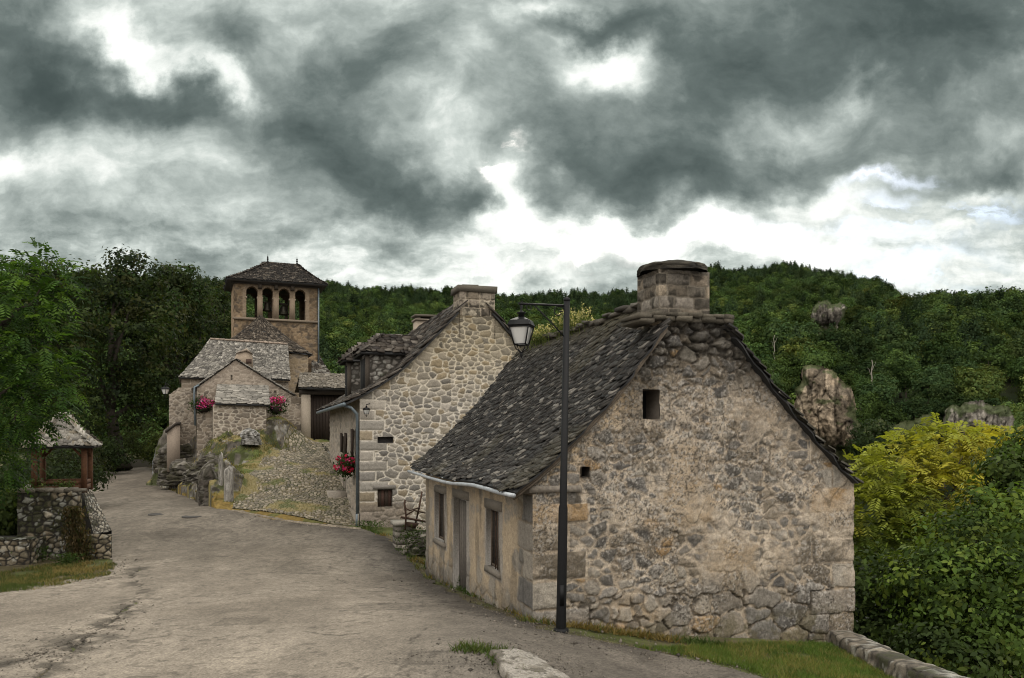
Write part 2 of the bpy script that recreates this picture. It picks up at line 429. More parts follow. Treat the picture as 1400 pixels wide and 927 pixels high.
M_IRON = mat_plain('black_painted_iron', (0.005, 0.005, 0.0055), 0.55, 0.0, 0.3, 30, 0.22)
M_RUST = mat_plain('rusty_iron', (0.05, 0.028, 0.018), 0.85, 0.0, 0.5, 12, 0.3)
M_ZINC = mat_plain('grey_zinc', (0.36, 0.38, 0.40), 0.5, 0.3, 0.25, 8, 0.5)
M_ZINCD = mat_plain('blue_grey_zinc', (0.12, 0.15, 0.17), 0.5, 0.2, 0.25, 8, 0.5)
M_DARK = mat_plain('dark_interior', (0.012, 0.011, 0.010), 0.95, 0, 0.2, 6, 0.1)
M_GLASS = mat_plain('milky_pane', (0.62, 0.62, 0.60), 0.25, 0.0, 0.06, 4, 0.5, 0.0)
M_PANE = mat_plain('dark_window_glass', (0.02, 0.022, 0.024), 0.12, 0.0, 0.1, 3, 0.6, 0.0)
M_BRONZE = mat_plain('bell_bronze', (0.06, 0.055, 0.04), 0.5, 0.6, 0.3, 8, 0.5)
M_NET = mat_plain('wire_net_rock', (0.16, 0.17, 0.17), 0.9, 0, 0.5, 4, 0.2)

# ------------------------------------------------------------------ stone walls as relief sheets
def sheet(mb, p0, ud, nd, u0, u1, z0, z1, res, style, keep=None, mi=0, ends=(False, False)):
    """a wall face with its own stone relief: p0 foot point, ud along, nd outwards"""
    u0 -= .035 * ends[0]; u1 += .035 * ends[1]
    nu = max(2, int((u1 - u0) / res) + 1); nz = max(2, int((z1 - z0) / res) + 1)
    u, z = np.meshgrid(np.linspace(u0, u1, nu), np.linspace(z0, z1, nz)); h, col = style(u, z)
    for e, s in zip(ends, (u - u0, u1 - u)):
        if e: h = .035 + (h - .035) * sst(s, 0, .07)
    Pg = np.empty(u.shape + (3,))
    Pg[..., 0] = p0[0] + ud[0] * u + nd[0] * h; Pg[..., 1] = p0[1] + ud[1] * u + nd[1] * h; Pg[..., 2] = z
    k = None
    if keep is not None:
        uc = (u[:-1, :-1] + u[1:, 1:]) / 2; zc = (z[:-1, :-1] + z[1:, 1:]) / 2; k = keep(uc, zc)
    return mb.grid(Pg, col, k, mi)

def warp(u, z, amp, sc, seed):
    return (u + amp * (fbm(u * sc, z * sc, 3, seed) - 0.5) * 2, z + amp * (fbm(u * sc + 31, z * sc + 11, 3, seed + 50) - 0.5) * 2)

def st_pointed(sx, sy, cols, mort, mw=0.03, seed=1, relief=0.03, quoin=None, tint=None, wv=0.35, jit=0.75, big=0.56):
    """rubble stones in thick pale pointing; quoin=(u of corner, +1/-1 inward) gives big corner blocks"""
    bigt = big
    def f(u, z):
        uu, zz = warp(u, z, 0.04, 5.0, seed)
        d, i, j = voro(uu, zz, sx, sy, jit, seed, wv)
        bd, bi, bj = voro(uu * 1.0, zz, sx * 1.45, sy * 1.35, jit, seed + 9, wv)
        usebig = fbm(u * 0.8, z * 0.8, 2, seed + 77) > bigt
        d = np.where(usebig, bd, d); i = np.where(usebig, bi, i); j = np.where(usebig, bj, j)
        for (uc, sg) in (quoin or []):
            q = (u - uc) * sg; row = np.floor(z / 0.36); L = 0.42 + 0.45 * ((row % 2)) * (0.7 + 0.6 * hsh(row, row * 0, seed)) + 0.12 * hsh(row, row * 0 + 3, seed)
            zr = z / 0.36 - row; dq = np.minimum(np.minimum(zr, 1 - zr) * 0.36, L - q) + (fbm(u * 9, z * 9, 2, seed) - .5) * 0.03
            isq = (q < L + 0.03); d = np.where(isq, dq, d); i = np.where(isq, hsh(row, row * 0 + int(abs(uc) * 10), seed + 2), i); j = np.where(isq, hsh(row, row * 0 + 4, seed), j)
        m = sst(d, mw * 0.6, mw * 1.25)
        c = pal(i, cols) * (0.78 + 0.44 * j)[..., None]
        c = c * (0.8 + 0.4 * fbm(u * 14, z * 14, 3, seed + 3))[..., None]
        mc = np.array(mort) * (0.82 + 0.36 * fbm(u * 3, z * 3, 4, seed + 4))[..., None]
        col = lerp(mc, c, m)
        if tint is not None: col = tint(u, z, col, m)
        h = relief * m * (0.55 + 0.45 * sst(d, mw, mw + 0.08)) + 0.012 * fbm(u * 20, z * 20, 2, seed + 5) + 0.02 * (fbm(u * 1.1, z * 1.1, 2, seed + 6) - .5)
        return h, col
    return f

def st_ashlar(rh, lw, cols, mort, seed=1, zoff=0.0):
    """roughly squared blocks in courses"""
    def f(u, z):
        uu, zz = warp(u, z - zoff, .022, 6.0, seed); row = np.floor(zz / rh); x = uu / lw + hsh(row, row * 0, seed) * 1.7; k = np.floor(x); b0 = (hsh(k, row, seed + 1) - .5) * .55; b1 = (hsh(k + 1, row, seed + 1) - .5) * .55
        fx = x - k; left = fx < b0; right = fx > 1 + b1; kk = np.where(left, k - 1, np.where(right, k + 1, k)); dx = np.minimum(np.abs(fx - b0), np.abs(fx - 1 - b1)) * lw; fz = zz / rh - row; d = np.minimum(dx, np.minimum(fz, 1 - fz) * rh) + (fbm(u * 16, z * 16, 3, seed + 2) - .5) * .016
        m = sst(d, .006, .022); c = pal(hsh(kk, row, seed + 3), cols) * (.65 + .7 * hsh(kk, row, seed + 4))[..., None] * (.55 + .9 * fbm(u * 20, z * 20, 3, seed + 5))[..., None]; c = lerp(c, np.array([.035, .031, .024]) + 0 * c, sst(fbm(u * 4, z * 4, 4, seed + 6), .50, .62) * .8)
        c = lerp(np.array(mort) * (.6 + .7 * fbm(u * 9, z * 9, 3, seed + 7))[..., None], c, m); return .03 * m * (.5 + .5 * sst(d, .01, .07)) + .012 * fbm(u * 25, z * 25, 3, seed + 8) + .02 * m * (hsh(kk, row, seed + 9) - .5), c
    return f

def st_dry(sx, sy, cols, seed=1, relief=0.06, moss=0.4, dark=0.03, jw=1.0):
    """dry-stone work with open, dark joints and moss"""
    def f(u, z):
        uu, zz = warp(u, z, 0.05, 4.0, seed); d, i, j = voro(uu, zz, sx, sy, 0.8, seed, 0.4)
        m = sst(d, 0.012 * jw, 0.05 * jw)
        c = pal(i, cols) * (0.7 + 0.6 * j)[..., None] * (0.65 + 0.7 * fbm(u * 12, z * 12, 3, seed + 3))[..., None]
        mo = sst(fbm(u * 1.7, z * 1.7, 4, seed + 8), 0.62 - moss * .2, 0.74 - moss * .2)
        c = lerp(c, np.array([0.035, 0.04, 0.018]) * (0.6 + 0.8 * fbm(u * 20, z * 20, 2, seed))[..., None], mo * 0.85)
        lic = sst(fbm(u * 6, z * 6, 3, seed + 12), 0.60, 0.68); c = lerp(c, np.array([0.42, 0.42, 0.38]) + c * 0, lic * 0.55)
        col = lerp(np.array([dark, dark * 0.9, dark * 0.75]) + c * 0, c, m)
        h = relief * m * (0.5 + 0.5 * sst(d, 0.02, 0.1)) + 0.04 * (j - .5) * m + 0.015 * fbm(u * 15, z * 15, 3, seed)
        return h, col
    return f

def recess(mb, p0, ud, nd, u0, u1, z0, z1, dep, col, back=True, bcol=None, mi=0, bmi=None):
    """the reveal of an opening cut in a sheet"""
    ud3 = np.array([ud[0], ud[1], 0]); n3 = np.array([nd[0], nd[1], 0]); o = np.array([p0[0], p0[1], 0])
    q = [o + ud3 * a + np.array([0, 0, b]) for a, b in ((u0, z0), (u1, z0), (u1, z1), (u0, z1))]
    f = [v + n3 * 0.035 for v in q]; b = [v - n3 * dep for v in q]
    mb.raw(f + b, [(0, 1, 5, 4), (1, 2, 6, 5), (2, 3, 7, 6), (3, 0, 4, 7)], col, mi)
    if back: mb.raw(b, [(0, 1, 2, 3)], bcol if bcol is not None else col, mi if bmi is None else bmi)
    return mb

# ------------------------------------------------------------------ stone slate roofs
def slates(mb, surf, amin, amax, T, expo, wid, thick, cols, seed=1, jit=0.25, moss=None, under=True, cvar=0.35, rough_edge=0.3, lift=1.0, ut=.07):
    """surf(a,t)->(...,3): a along the eave, t down the slope 0..T; amin/amax functions of t"""
    r = np.random.default_rng(seed); rows = int(T / expo); A0, A1, TT, W = [], [], [], []
    for k in range(rows + 1):
        t = min(T, (k + 1) * T / (rows + 0.0)) if k < rows else T
        if k == rows: break
        a = float(amin(t)) - r.uniform(0, wid * .5); e = float(amax(t))
        while a < e:
            w = wid * r.uniform(0.6, 1.5); A0.append(a); A1.append(min(a + w, e + r.uniform(0, .04))); TT.append(t); a += w
    a0 = np.array(A0); a1 = np.array(A1); t = np.array(TT); n = len(a0); w = a1 - a0; L = expo * 2.3
    amn = np.vectorize(amin)(t); a0 = np.maximum(a0, amn - 0.02)
    j = lambda s: r.normal(0, s, n)
    lo = t + j(expo * jit)
    oa = np.stack([a0, a1, a1 - w * .04 + j(.008), a0 + w * (.68 + .1 * r.random(n)), a0 + w * (.3 + .1 * r.random(n)), a0 + w * .04 + j(.008)], 1)
    ot = np.stack([lo - L, lo - L, lo - expo * rough_edge * r.random(n), lo + j(expo * .06), lo + j(expo * .06), lo - expo * rough_edge * r.random(n)], 1)
    otc = np.maximum(ot, 0.0)
    th = thick * r.uniform(0.7, 1.5, n); base = r.uniform(0.0, thick * .6, n)
    tw = j(thick * .35)[:, None] * np.array([-1, 1, 1, .3, -.3, -1])[None]
    hb = np.stack([base * 0, base * 0] + [thick * 1.3 * lift + base] * 4, 1) + tw
    ht = hb + th[:, None]
    def pos(a, tt, h):
        e = 0.02; p = surf(a, tt); pa = surf(a + e, tt) - surf(a - e, tt); pt = surf(a, tt + e) - surf(a, tt - e)
        nn = np.cross(pa, pt); nn /= np.linalg.norm(nn, axis=-1, keepdims=True) + 1e-9
        nn = np.where(nn[..., 2:3] < 0, -nn, nn); return p + nn * h[..., None]
    Vt = pos(oa, otc, ht); Vb = pos(oa, otc, hb - thick * .1)
    V = np.concatenate([Vt, Vb], 1)
    ci = pal(r.random(n), cols) * (1 - cvar + 2 * cvar * r.random(n))[:, None]
    if moss is not None: ci = moss(a0, t, ci, r)
    C = np.repeat(ci[:, None, :], 12, 1)
    b = (np.arange(n) * 12)[:, None]
    mb.raw(V.reshape(-1, 3), b + np.array([[0, 5, 4, 3, 2, 1]]), C.reshape(-1, 3))
    off = mb.n - len(V) * 12
    for q in ((1, 2, 8, 7), (2, 3, 9, 8), (3, 4, 10, 9), (4, 5, 11, 10), (5, 0, 6, 11)):
        ff = b + np.array([q]) + off; mb.L.append(ff.ravel()); mb.N.append(np.full(n, 4)); mb.M.append(np.zeros(n, int))
    if under:
        tt = np.linspace(0, T, 26); s = np.linspace(0, 1, 12); tg, sg = np.meshgrid(tt, s, indexing='ij')
        mn = np.array([amin(q) for q in tt])[:, None] + 0.01; mx = np.array([amax(q) for q in tt])[:, None] - 0.01; ag = mn + (mx - mn) * sg
        top = pos(ag, tg, np.full(ag.shape, -.004)); bot = pos(ag, tg, np.full(ag.shape, -ut)); cc = np.full(top.shape, .03)
        mb.grid(top, cc); mb.grid(bot, cc)
        for e in (np.s_[:, 0], np.s_[:, -1]): mb.grid(np.stack([top[e], bot[e]], 1), np.full((26, 2, 3), .03))
        for e in (0, -1): mb.grid(np.stack([top[e], bot[e]], 1), np.full((12, 2, 3), .03))
    return n

def poly_profile(pts):
    """(h,z) points from ridge to eave -> function t->(h,z), total length; corners rounded"""
    p = np.array(pts, float); d = np.concatenate([[0], np.cumsum(np.hypot(*np.diff(p, axis=0).T))])
    def f(t): return np.interp(t, d, p[:, 0]) , np.interp(t, d, p[:, 1])
    fine = np.linspace(0, d[-1], 60); h, z = f(fine); k = np.ones(7) / 7
    hp = np.convolve(np.pad(h, 3, mode='reflect', reflect_type='odd'), k, 'valid'); zp = np.convolve(np.pad(z, 3, mode='reflect', reflect_type='odd'), k, 'valid')
    def g(t):
        t = np.asarray(t, float); sl = (hp[-1] - hp[-3]) / (fine[-1] - fine[-3]); sz = (zp[-1] - zp[-3]) / (fine[-1] - fine[-3]); ex = np.maximum(t - d[-1], 0)
        return np.interp(t, fine, hp) + sl * ex, np.interp(t, fine, zp) + sz * ex
    return g, d[-1]

# ------------------------------------------------------------------ foliage
def unit(n, r): v = r.normal(size=(n, 3)); return v / (np.linalg.norm(v, axis=1)[:, None] + 1e-9)

def leaves(mb, c, size, col, r, asp=0.55, up=0.5, droop=0.3, hexa=False, out=None, rnd=.55):
    n = len(c); size = np.broadcast_to(np.asarray(size, float), (n,)) * (0.5 + 1.0 * r.random(n) ** 1.3)
    nn = unit(n, r)
    if out is None: nn[:, 2] = np.abs(nn[:, 2]) + up
    else: nn = nn * rnd + out * 1.0; nn[:, 2] += up * .5
    nn = nn + 1e-6; nn /= np.linalg.norm(nn, axis=1)[:, None]
    d = unit(n, r); d[:, 2] -= droop; d -= nn * (d * nn).sum(1)[:, None]; d /= np.linalg.norm(d, axis=1)[:, None] + 1e-9
    sd = np.cross(nn, d); S_ = size[:, None]
    if hexa:
        pts = [(-.5, 0, 0), (-.18, .5, .05), (.18, .42, .04), (.5, 0, -.06), (.18, -.42, .04), (-.18, -.5, .05)]
    else:
        pts = [(-.5, 0, 0), (0, .5, .07), (.5, 0, -.05), (0, -.5, .07)]
    V = np.stack([c + d * S_ * a + sd * S_ * asp * b + nn * S_ * h for a, b, h in pts], 1); k = len(pts)
    mb.raw(V.reshape(-1, 3), (np.arange(n) * k)[:, None] + np.arange(k)[None], np.repeat(col, k, 0))
    return mb

def blob_points(blobs, n, r, shell=0.5):
    """points in ellipsoids (x,y,z,rx,ry,rz), denser towards the outside"""
    b = np.array(blobs, float); w = (b[:, 3] * b[:, 4] * b[:, 5]) ** 0.7; k = r.choice(len(b), n, p=w / w.sum())
    rad = r.random(n) ** (1 / 3.0); rad = rad * (1 - shell) + shell * np.sqrt(r.random(n) * 0.5 + 0.5)
    return b[k, :3] + unit(n, r) * rad[:, None] * b[k, 3:6], k

def crown(blobs, nclump, per, leaf, cl_r, palette, seed, asp=0.55, up=0.5, droop=0.3, hexa=False, shell=0.5, var=0.3, flat=0.6, warm=None, rnd=.55):
    r = np.random.default_rng(seed); mb = MB(); cc, k = blob_points(blobs, nclump, r, shell)
    n = nclump * per; off = r.normal(size=(n, 3)) * cl_r * np.array([1, 1, flat]); c = np.repeat(cc, per, 0) + off
    base = pal(r.random(nclump), palette) * r.uniform(1 - var, 1 + var, nclump)[:, None]
    col = np.repeat(base, per, 0) * r.uniform(0.75, 1.25, n)[:, None]
    if warm is not None: col = warm(c, col, r)
    b = np.array(blobs, float)[np.repeat(k, per)]; o = (c - b[:, :3]) / b[:, 3:6]; o = o / (np.linalg.norm(o, axis=1)[:, None] + 1e-6) + np.repeat(unit(nclump, r), per, 0) * .45 + .6 * off / (np.linalg.norm(off, axis=1)[:, None] + 1e-6)
    leaves(mb, c, leaf, col, r, asp, up, droop, hexa, o / (np.linalg.norm(o, axis=1)[:, None] + 1e-6), rnd)
    return mb, cc

def fronds(mb, c, d, length, palette, r, pairs=6, lw=0.32, var=0.25, warm=None):
    """feather-shaped compound leaves hanging from points c in directions d"""
    n = len(c); L = length * r.uniform(.7, 1.25, n); base = pal(r.random(n), palette) * r.uniform(1 - var, 1 + var, n)[:, None]
    if warm is not None: base = warm(c, base, r)
    sd = np.cross(d, np.array([0, 0, 1.0]) + 0.4 * unit(n, r)); sd /= np.linalg.norm(sd, axis=1)[:, None] + 1e-9; nn = np.cross(sd, d)
    for i in range(pairs):
        f = (i + 1) / pairs; pos = c + d * (L * f)[:, None] - np.array([0, 0, 1.0]) * (L * .35 * f * f)[:, None]
        for s in (-1, 1):
            ll = (L * lw * (1.0 - .35 * abs(f - .5)))[:, None]; ax = sd * s * .85 + d * .5 - np.array([0, 0, .35]) + .15 * unit(n, r)
            ax /= np.linalg.norm(ax, axis=1)[:, None]; wd = np.cross(ax, nn); wd /= np.linalg.norm(wd, axis=1)[:, None] + 1e-9
            V = np.stack([pos, pos + ax * ll * .45 + wd * ll * .19, pos + ax * ll, pos + ax * ll * .45 - wd * ll * .19], 1)
            col = base * r.uniform(.8, 1.2, n)[:, None]
            mb.raw(V.reshape(-1, 3), (np.arange(n) * 4)[:, None] + np.arange(4)[None], np.repeat(col, 4, 0))
    return mb

def trunk_mb(base, top, r0, r1, limbs, seed=0, col=(0.06, 0.05, 0.04)):
    r = np.random.default_rng(seed); mb = MB(); base = np.asarray(base, float); top = np.asarray(top, float)
    s = np.linspace(0, 1, 9)[:, None]; p = base + (top - base) * s; p[1:-1, :2] += r.normal(0, 0.05 * np.linalg.norm(top - base) * .25, (7, 2))
    rad = r0 + (r1 - r0) * s[:, 0]; rad[0] *= 1.45; rad[1] *= 1.08
    mb.tube(p, rad, 10, col)
    for q in limbs:
        q = np.asarray(q, float); f = np.clip((q[2] - base[2]) / (top[2] - base[2]) - .25, .3, .95); a = base + (top - base) * f; L = np.linalg.norm(q - a)
        ss = np.linspace(0, 1, 6)[:, None]; pp = a + (q - a) * ss; pp[:, 2] += (np.sin(ss[:, 0] * math.pi) * .08 * L); pp[1:] += r.normal(0, .03 * L, (5, 3))
        mb.tube(pp, np.linspace(max(r1 * .8, r0 * .45), r0 * .08, 6), 6, col)
    return mb

def blades(X, Y, Z, h, col, r, lean=0.5, w=0.12):
    n = len(X); c = np.stack([X, Y, Z], 1); h = h * r.uniform(.5, 1.4, n); a = r.uniform(0, 2 * math.pi, n)
    sd = np.stack([np.cos(a), np.sin(a), a * 0], 1) * (h * w)[:, None]
    tip = c + np.stack([r.normal(0, lean, n) * h, r.normal(0, lean, n) * h, h], 1)
    V = np.stack([c - sd, c + sd, tip], 1); mb = MB()
    mb.raw(V.reshape(-1, 3), (np.arange(n) * 3)[:, None] + np.arange(3)[None], np.repeat(col, 3, 0)); return mb

# ------------------------------------------------------------------ terrain
def gpt(px, py, Y): q = P(px, py, Y); return (q[0], q[1], q[2])
GP = [gpt(*q) for q in [(0, 790, 19.5), (130, 771, 21), (0, 870, 12.5), (300, 927, 9.4), (700, 927, 9.25), (700, 892, 10.1), (767, 860, 12.6),
      (730, 850, 13), (583, 783, 20.9), (493, 719, 28), (540, 746, 24), (300, 740, 25), (165, 655, 45), (210, 655, 45), (310, 696, 30), (215, 660, 44),
      (400, 709, 29), (170, 642, 53), (1140, 879, 15), (1000, 897, 12.6), (1200, 927, 12), (900, 927, 10.7), (640, 818, 16), (450, 850, 13), (300, 800, 17.5),
      (130, 700, 32), (120, 655, 46), (60, 640, 58), (250, 640, 55)]]
GP += [(x, y, EZ + z) for x, y, z in [(9, 12, -4.6), (12, 20, -5.5), (8, 27, -5.0), (3, 34, -4.6), (-30, 20, -4.2), (-34, 45, -3.4), (-16, 66, -1.2), (0, 4, -2.3), (-9, 3, -2.6), (8, 5, -3.5), (-16, 12, -3.6), (0, 50, -4.5), (20, 45, -8), (-32, 66, -1.5)]]
_G = RBF(GP, 1.2, 0.03)
WALL_R = [(6.20, 15.05), (6.08, 12.5), (5.98, 10.4), (5.9, 7.0)]
def G(X, Y):
    z = _G(X, Y); X = np.asarray(X, float); Y = np.asarray(Y, float)
    xe = np.interp(Y, [5, 7, 15.1, 23.6, 26, 60], [5.9, 5.9, 6.3, 3.9, 1.5, 8])
    z = z - 7.0 * sst(X - xe, 0.25, 3.5)
    xl = np.interp(Y, [5, 19, 21.5, 24, 30, 60], [-60, -40, -14.6, -14.6, -16.2, -60])
    return z - 2.0 * sst(xl - X, 0.1, 2.5) * (Y > 19)

def gp(px, py):
    """the ground point seen at a photo pixel"""
    k = (HY - py) / FX; Y = 3.1 / -k
    for _ in range(60): Y = 0.5 * Y + 0.5 * (float(G((px - CX) / FX * Y, Y)) - EZ) / k
    return np.array([(px - CX) / FX * Y, Y, EZ + k * Y])

ROAD_POLY = [(-14, 4)] + [tuple(gp(*q)[:2]) for q in [(-60, 812), (60, 800), (150, 781), (156, 772), (140, 752), (116, 690), (108, 660)]] + [tuple(P(118, 640, 56)[:2]), tuple(P(200, 640, 56)[:2])] + \
    [tuple(gp(*q)[:2]) for q in [(214, 652), (213, 660), (255, 676), (298, 695), (400, 712), (490, 722), (530, 736), (562, 765), (588, 795), (650, 828), (735, 860), (800, 872), (880, 888), (1000, 915), (1080, 940)]] + [(5.0, 4)]

def build_ground():
    ks = np.linspace(-0.98, 0.98, 640); ys = np.geomspace(5.2, 64, 620)
    kk, yy = np.meshgrid(ks, ys); X = kk * yy; z = G(X, yy)
    # bare earth and grass floor
    g = fbm(X * .6, yy * .6, 4, 3); c = lerp(np.array([.10, .085, .05]), np.array([.075, .085, .03]), sst(g, .4, .6))
    c = c * (.7 + .6 * fbm(X * 5, yy * 5, 3, 9))[..., None]
    mb = MB(); Pg = np.stack([X, yy, z - 0.02 + .03 * (fbm(X * 3, yy * 3, 3, 2) - .5)], -1)
    mb.grid(Pg[::2, ::2], c[::2, ::2]); setting('ground', mb, M_EARTH)
    # worn asphalt
    n1 = fbm(X * .45, yy * .35, 4, 21); n2 = fbm(X * 2.5, yy * 2.5, 4, 22)
    base = np.array([.170, .145, .115]); dusty = np.array([.228, .196, .157]); grey = np.array([.098, .086, .073])
    c = lerp(base, dusty, sst(n1, .30, .70))
    px = CX + FX * kk; side = sst(X - np.interp(yy, [5, 9, 13, 20, 28], [-1.9, -1.6, -2.0, -4.2, -7.5]), -.6, 1.9)
    c = lerp(c, grey * (.85 + .4 * n2)[..., None], side * (.8 + .3 * (n1 - .5)))
    tr = fbm(X * 1.1 + yy * .25, yy * .12, 3, 24); c = c * (1 - .08 * sst(tr, .50, .75))[..., None]
    c = c * (.86 + .28 * n2)[..., None] * (.60 + .80 * fbm(X * 34, yy * 34, 3, 25))[..., None]
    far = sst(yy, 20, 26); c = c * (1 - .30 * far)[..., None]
    # long crack with a worn band beside it, and thin side cracks
    crack = [gp(*q) for q in [(40, 935), (75, 905), (110, 880), (150, 850), (185, 822), (192, 800), (178, 787), (190, 778)]]
    crack2 = [gp(*q) for q in [(-20, 915), (40, 900), (85, 882), (130, 862), (150, 850)]]
    wx = X + .12 * (fbm(X * 4, yy * 4, 3, 31) - .5) * 2; wy = yy + .14 * (fbm(X * 4 + 9, yy * 4, 3, 32) - .5) * 2
    d1 = seg_dist(wx, wy, crack); d2 = seg_dist(wx, wy, crack2)
    band = sst(np.minimum(d1, d2), .55, .02); band = band * sst(fbm(X * 3, yy * 3, 3, 33), .42, .60)
    c = lerp(c, np.array([.07, .06, .047]), np.clip(band * .9, 0, 1))
    pat = sst(fbm(X * .5 + 40, yy * .22, 3, 91), .54, .58); c = c * (1 - .10 * pat)[..., None]; sp = sst(fbm(X * 7, yy * 7, 3, 92), .64, .72) * sst(n1, .45, .6); c = c * (1 - .35 * sp)[..., None]
    for (px_, py_, w_, h_, dk) in ((420, 775, 1.3, 2.2, .82), (330, 850, .8, .7, .80), (520, 830, 1.1, .9, .78), (250, 730, 1.6, 1.4, .88), (600, 900, .7, .5, .8)):   # mended patches
        q_ = gp(px_, py_); ed = np.maximum(np.abs(X - q_[0] + .12 * (fbm(X * 2, yy * 2, 3, int(px_)) - .5)) - w_ / 2, np.abs(yy - q_[1]) - h_ / 2) + .1 * (fbm(X * 3, yy * 3, 3, int(px_) + 1) - .5); c = c * (1 - (1 - dk) * sst(ed, .05, -.02) - .18 * sst(np.abs(ed), .05, .0))[..., None]
    rut = sst(np.abs(np.mod(X - np.interp(yy, [6, 12, 20, 30, 45], [-1.5, -3.4, -6.8, -10.2, -17.8]) + 4.1, 99) - 1.15), .5, .1) + sst(np.abs(X - np.interp(yy, [6, 12, 20, 30, 45], [-1.5, -3.4, -6.8, -10.2, -17.8]) + .55), .5, .1)
    c = c * (1 + .10 * rut * sst(n2, .35, .6))[..., None]
    wcr = .028 * (0.4 + 1.4 * vn(X * 2.1, yy * 2.1, 35)); line = np.maximum(sst(d1, wcr * 1.3, wcr * .4), sst(d2, wcr * 1.2, wcr * .3) * .8)
    hair = np.zeros(X.shape)
    for pts in ([(610, 792), (560, 800), (500, 806), (455, 790)], [(380, 860), (450, 868), (520, 866)], [(260, 760), (330, 762), (372, 770)], [(462, 772), (520, 776), (560, 782)], [(520, 735), (450, 738), (415, 726)], [(575, 860), (540, 905), (560, 930)]):
        d = seg_dist(wx, wy, [gp(*q) for q in pts]); hair = np.maximum(hair, sst(d, .035, .008) * sst(vn(X * 3, yy * 3, 41), .3, .6) * .7)
    c = lerp(c, np.array([.030, .026, .02]), np.clip(np.maximum(line, hair), 0, 1))
    # darker road tone against the house foot and by the ramp
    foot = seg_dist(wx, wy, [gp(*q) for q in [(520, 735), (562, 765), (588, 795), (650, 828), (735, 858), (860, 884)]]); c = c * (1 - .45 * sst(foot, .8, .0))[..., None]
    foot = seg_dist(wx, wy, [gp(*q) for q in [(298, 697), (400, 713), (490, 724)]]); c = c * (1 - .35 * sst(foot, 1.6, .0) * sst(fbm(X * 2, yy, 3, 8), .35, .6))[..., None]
    e = fbm(X * 1.5, yy * 1.5, 3, 44); wob = .14 * (e - .5) * 2
    keep = in_poly((X + wob)[:-1, :-1], (yy + wob * .6)[:-1, :-1], ROAD_POLY)
    zz = z + .006 - .03 * line - .01 * hair + .012 * (n2 - .5)
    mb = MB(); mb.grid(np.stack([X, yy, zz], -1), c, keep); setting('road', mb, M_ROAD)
build_ground()

# far valley sides: photo row of the slope at each depth, per photo column
HC = [-600, -100, 100, 200, 320, 450, 500, 600, 700, 790, 870, 930, 990, 1080, 1150, 1200, 1260, 1320, 1400, 1480, 2000]
SKY_Y = [370, 385, 380, 385, 392, 396, 407, 404, 411, 410, 402, 385, 371, 372, 384, 396, 412, 412, 404, 396, 380]
HR = [58, 80, 110, 145, 190, 250, 330, 450, 600, 720, 900]
def _hill_rows():
    T = np.zeros((len(HC), len(HR)))
    for i, (px, s) in enumerate(zip(HC, SKY_Y)):
        L = [760, 690, 625, 570, 530, 495, 465, 440, s + 14, s, s + 60]
        R = [1020, 850, 700, 598, 525, 468, s + 12 if px > 1230 else 436, 440 if px > 1230 else 402, s + 40 if px > 1230 else s + 9, s + 60 if px > 1230 else s, s + 90]
        f = float(sst(px, 880, 1080)); T[i] = np.array(L) * (1 - f) + np.array(R) * f
    return T
_HT = _hill_rows()
def hill_z(px, Yd):
    px = np.asarray(px, float); Yd = np.asarray(Yd, float)
    i = np.clip(np.searchsorted(HC, px) - 1, 0, len(HC) - 2); a = (px - np.array(HC)[i]) / (np.array(HC)[i + 1] - np.array(HC)[i]); a = np.clip(a, 0, 1); a = a * a * (3 - 2 * a)
    l = np.log(Yd); lr = np.log(HR); j = np.clip(np.searchsorted(lr, l) - 1, 0, len(HR) - 2); b = np.clip((l - lr[j]) / (lr[j + 1] - lr[j]), 0, 1)
    y = (_HT[i, j] * (1 - a) + _HT[i + 1, j] * a) * (1 - b) + (_HT[i, j + 1] * (1 - a) + _HT[i + 1, j + 1] * a) * b
    z = EZ + (HY - y) / FX * Yd
    X = (px - CX) / FX * Yd
    return z + Yd * .012 * (fbm(X * .02, Yd * .02, 3, 5) - .5) * 2 - 6.0

def build_hills():
    pxs = np.linspace(-600, 2000, 220); yd = np.geomspace(58, 900, 120); a, b = np.meshgrid(pxs, yd)
    z = hill_z(a, b); X = (a - CX) / FX * b
    c = lerp(np.array([.025, .024, .013]), np.array([.014, .020, .008]), sst(fbm(X * .03, b * .03, 4, 2), .4, .6))
    mb = MB(); mb.grid(np.stack([X, b, z], -1), c)
    # a flat skirt of valley floor behind and beside everything, out to the horizon
    r = np.array([60, 200, 900, 3500.]); th = np.linspace(0, 2 * math.pi, 49); rr, tt = np.meshgrid(r, th)
    zz = np.where(rr < 100, EZ - 14, EZ - 22); mb.grid(np.stack([rr * np.cos(tt), rr * np.sin(tt), zz], -1), np.full(rr.shape + (3,), .04))
    setting('hills', mb, M_HILL)
build_hills()

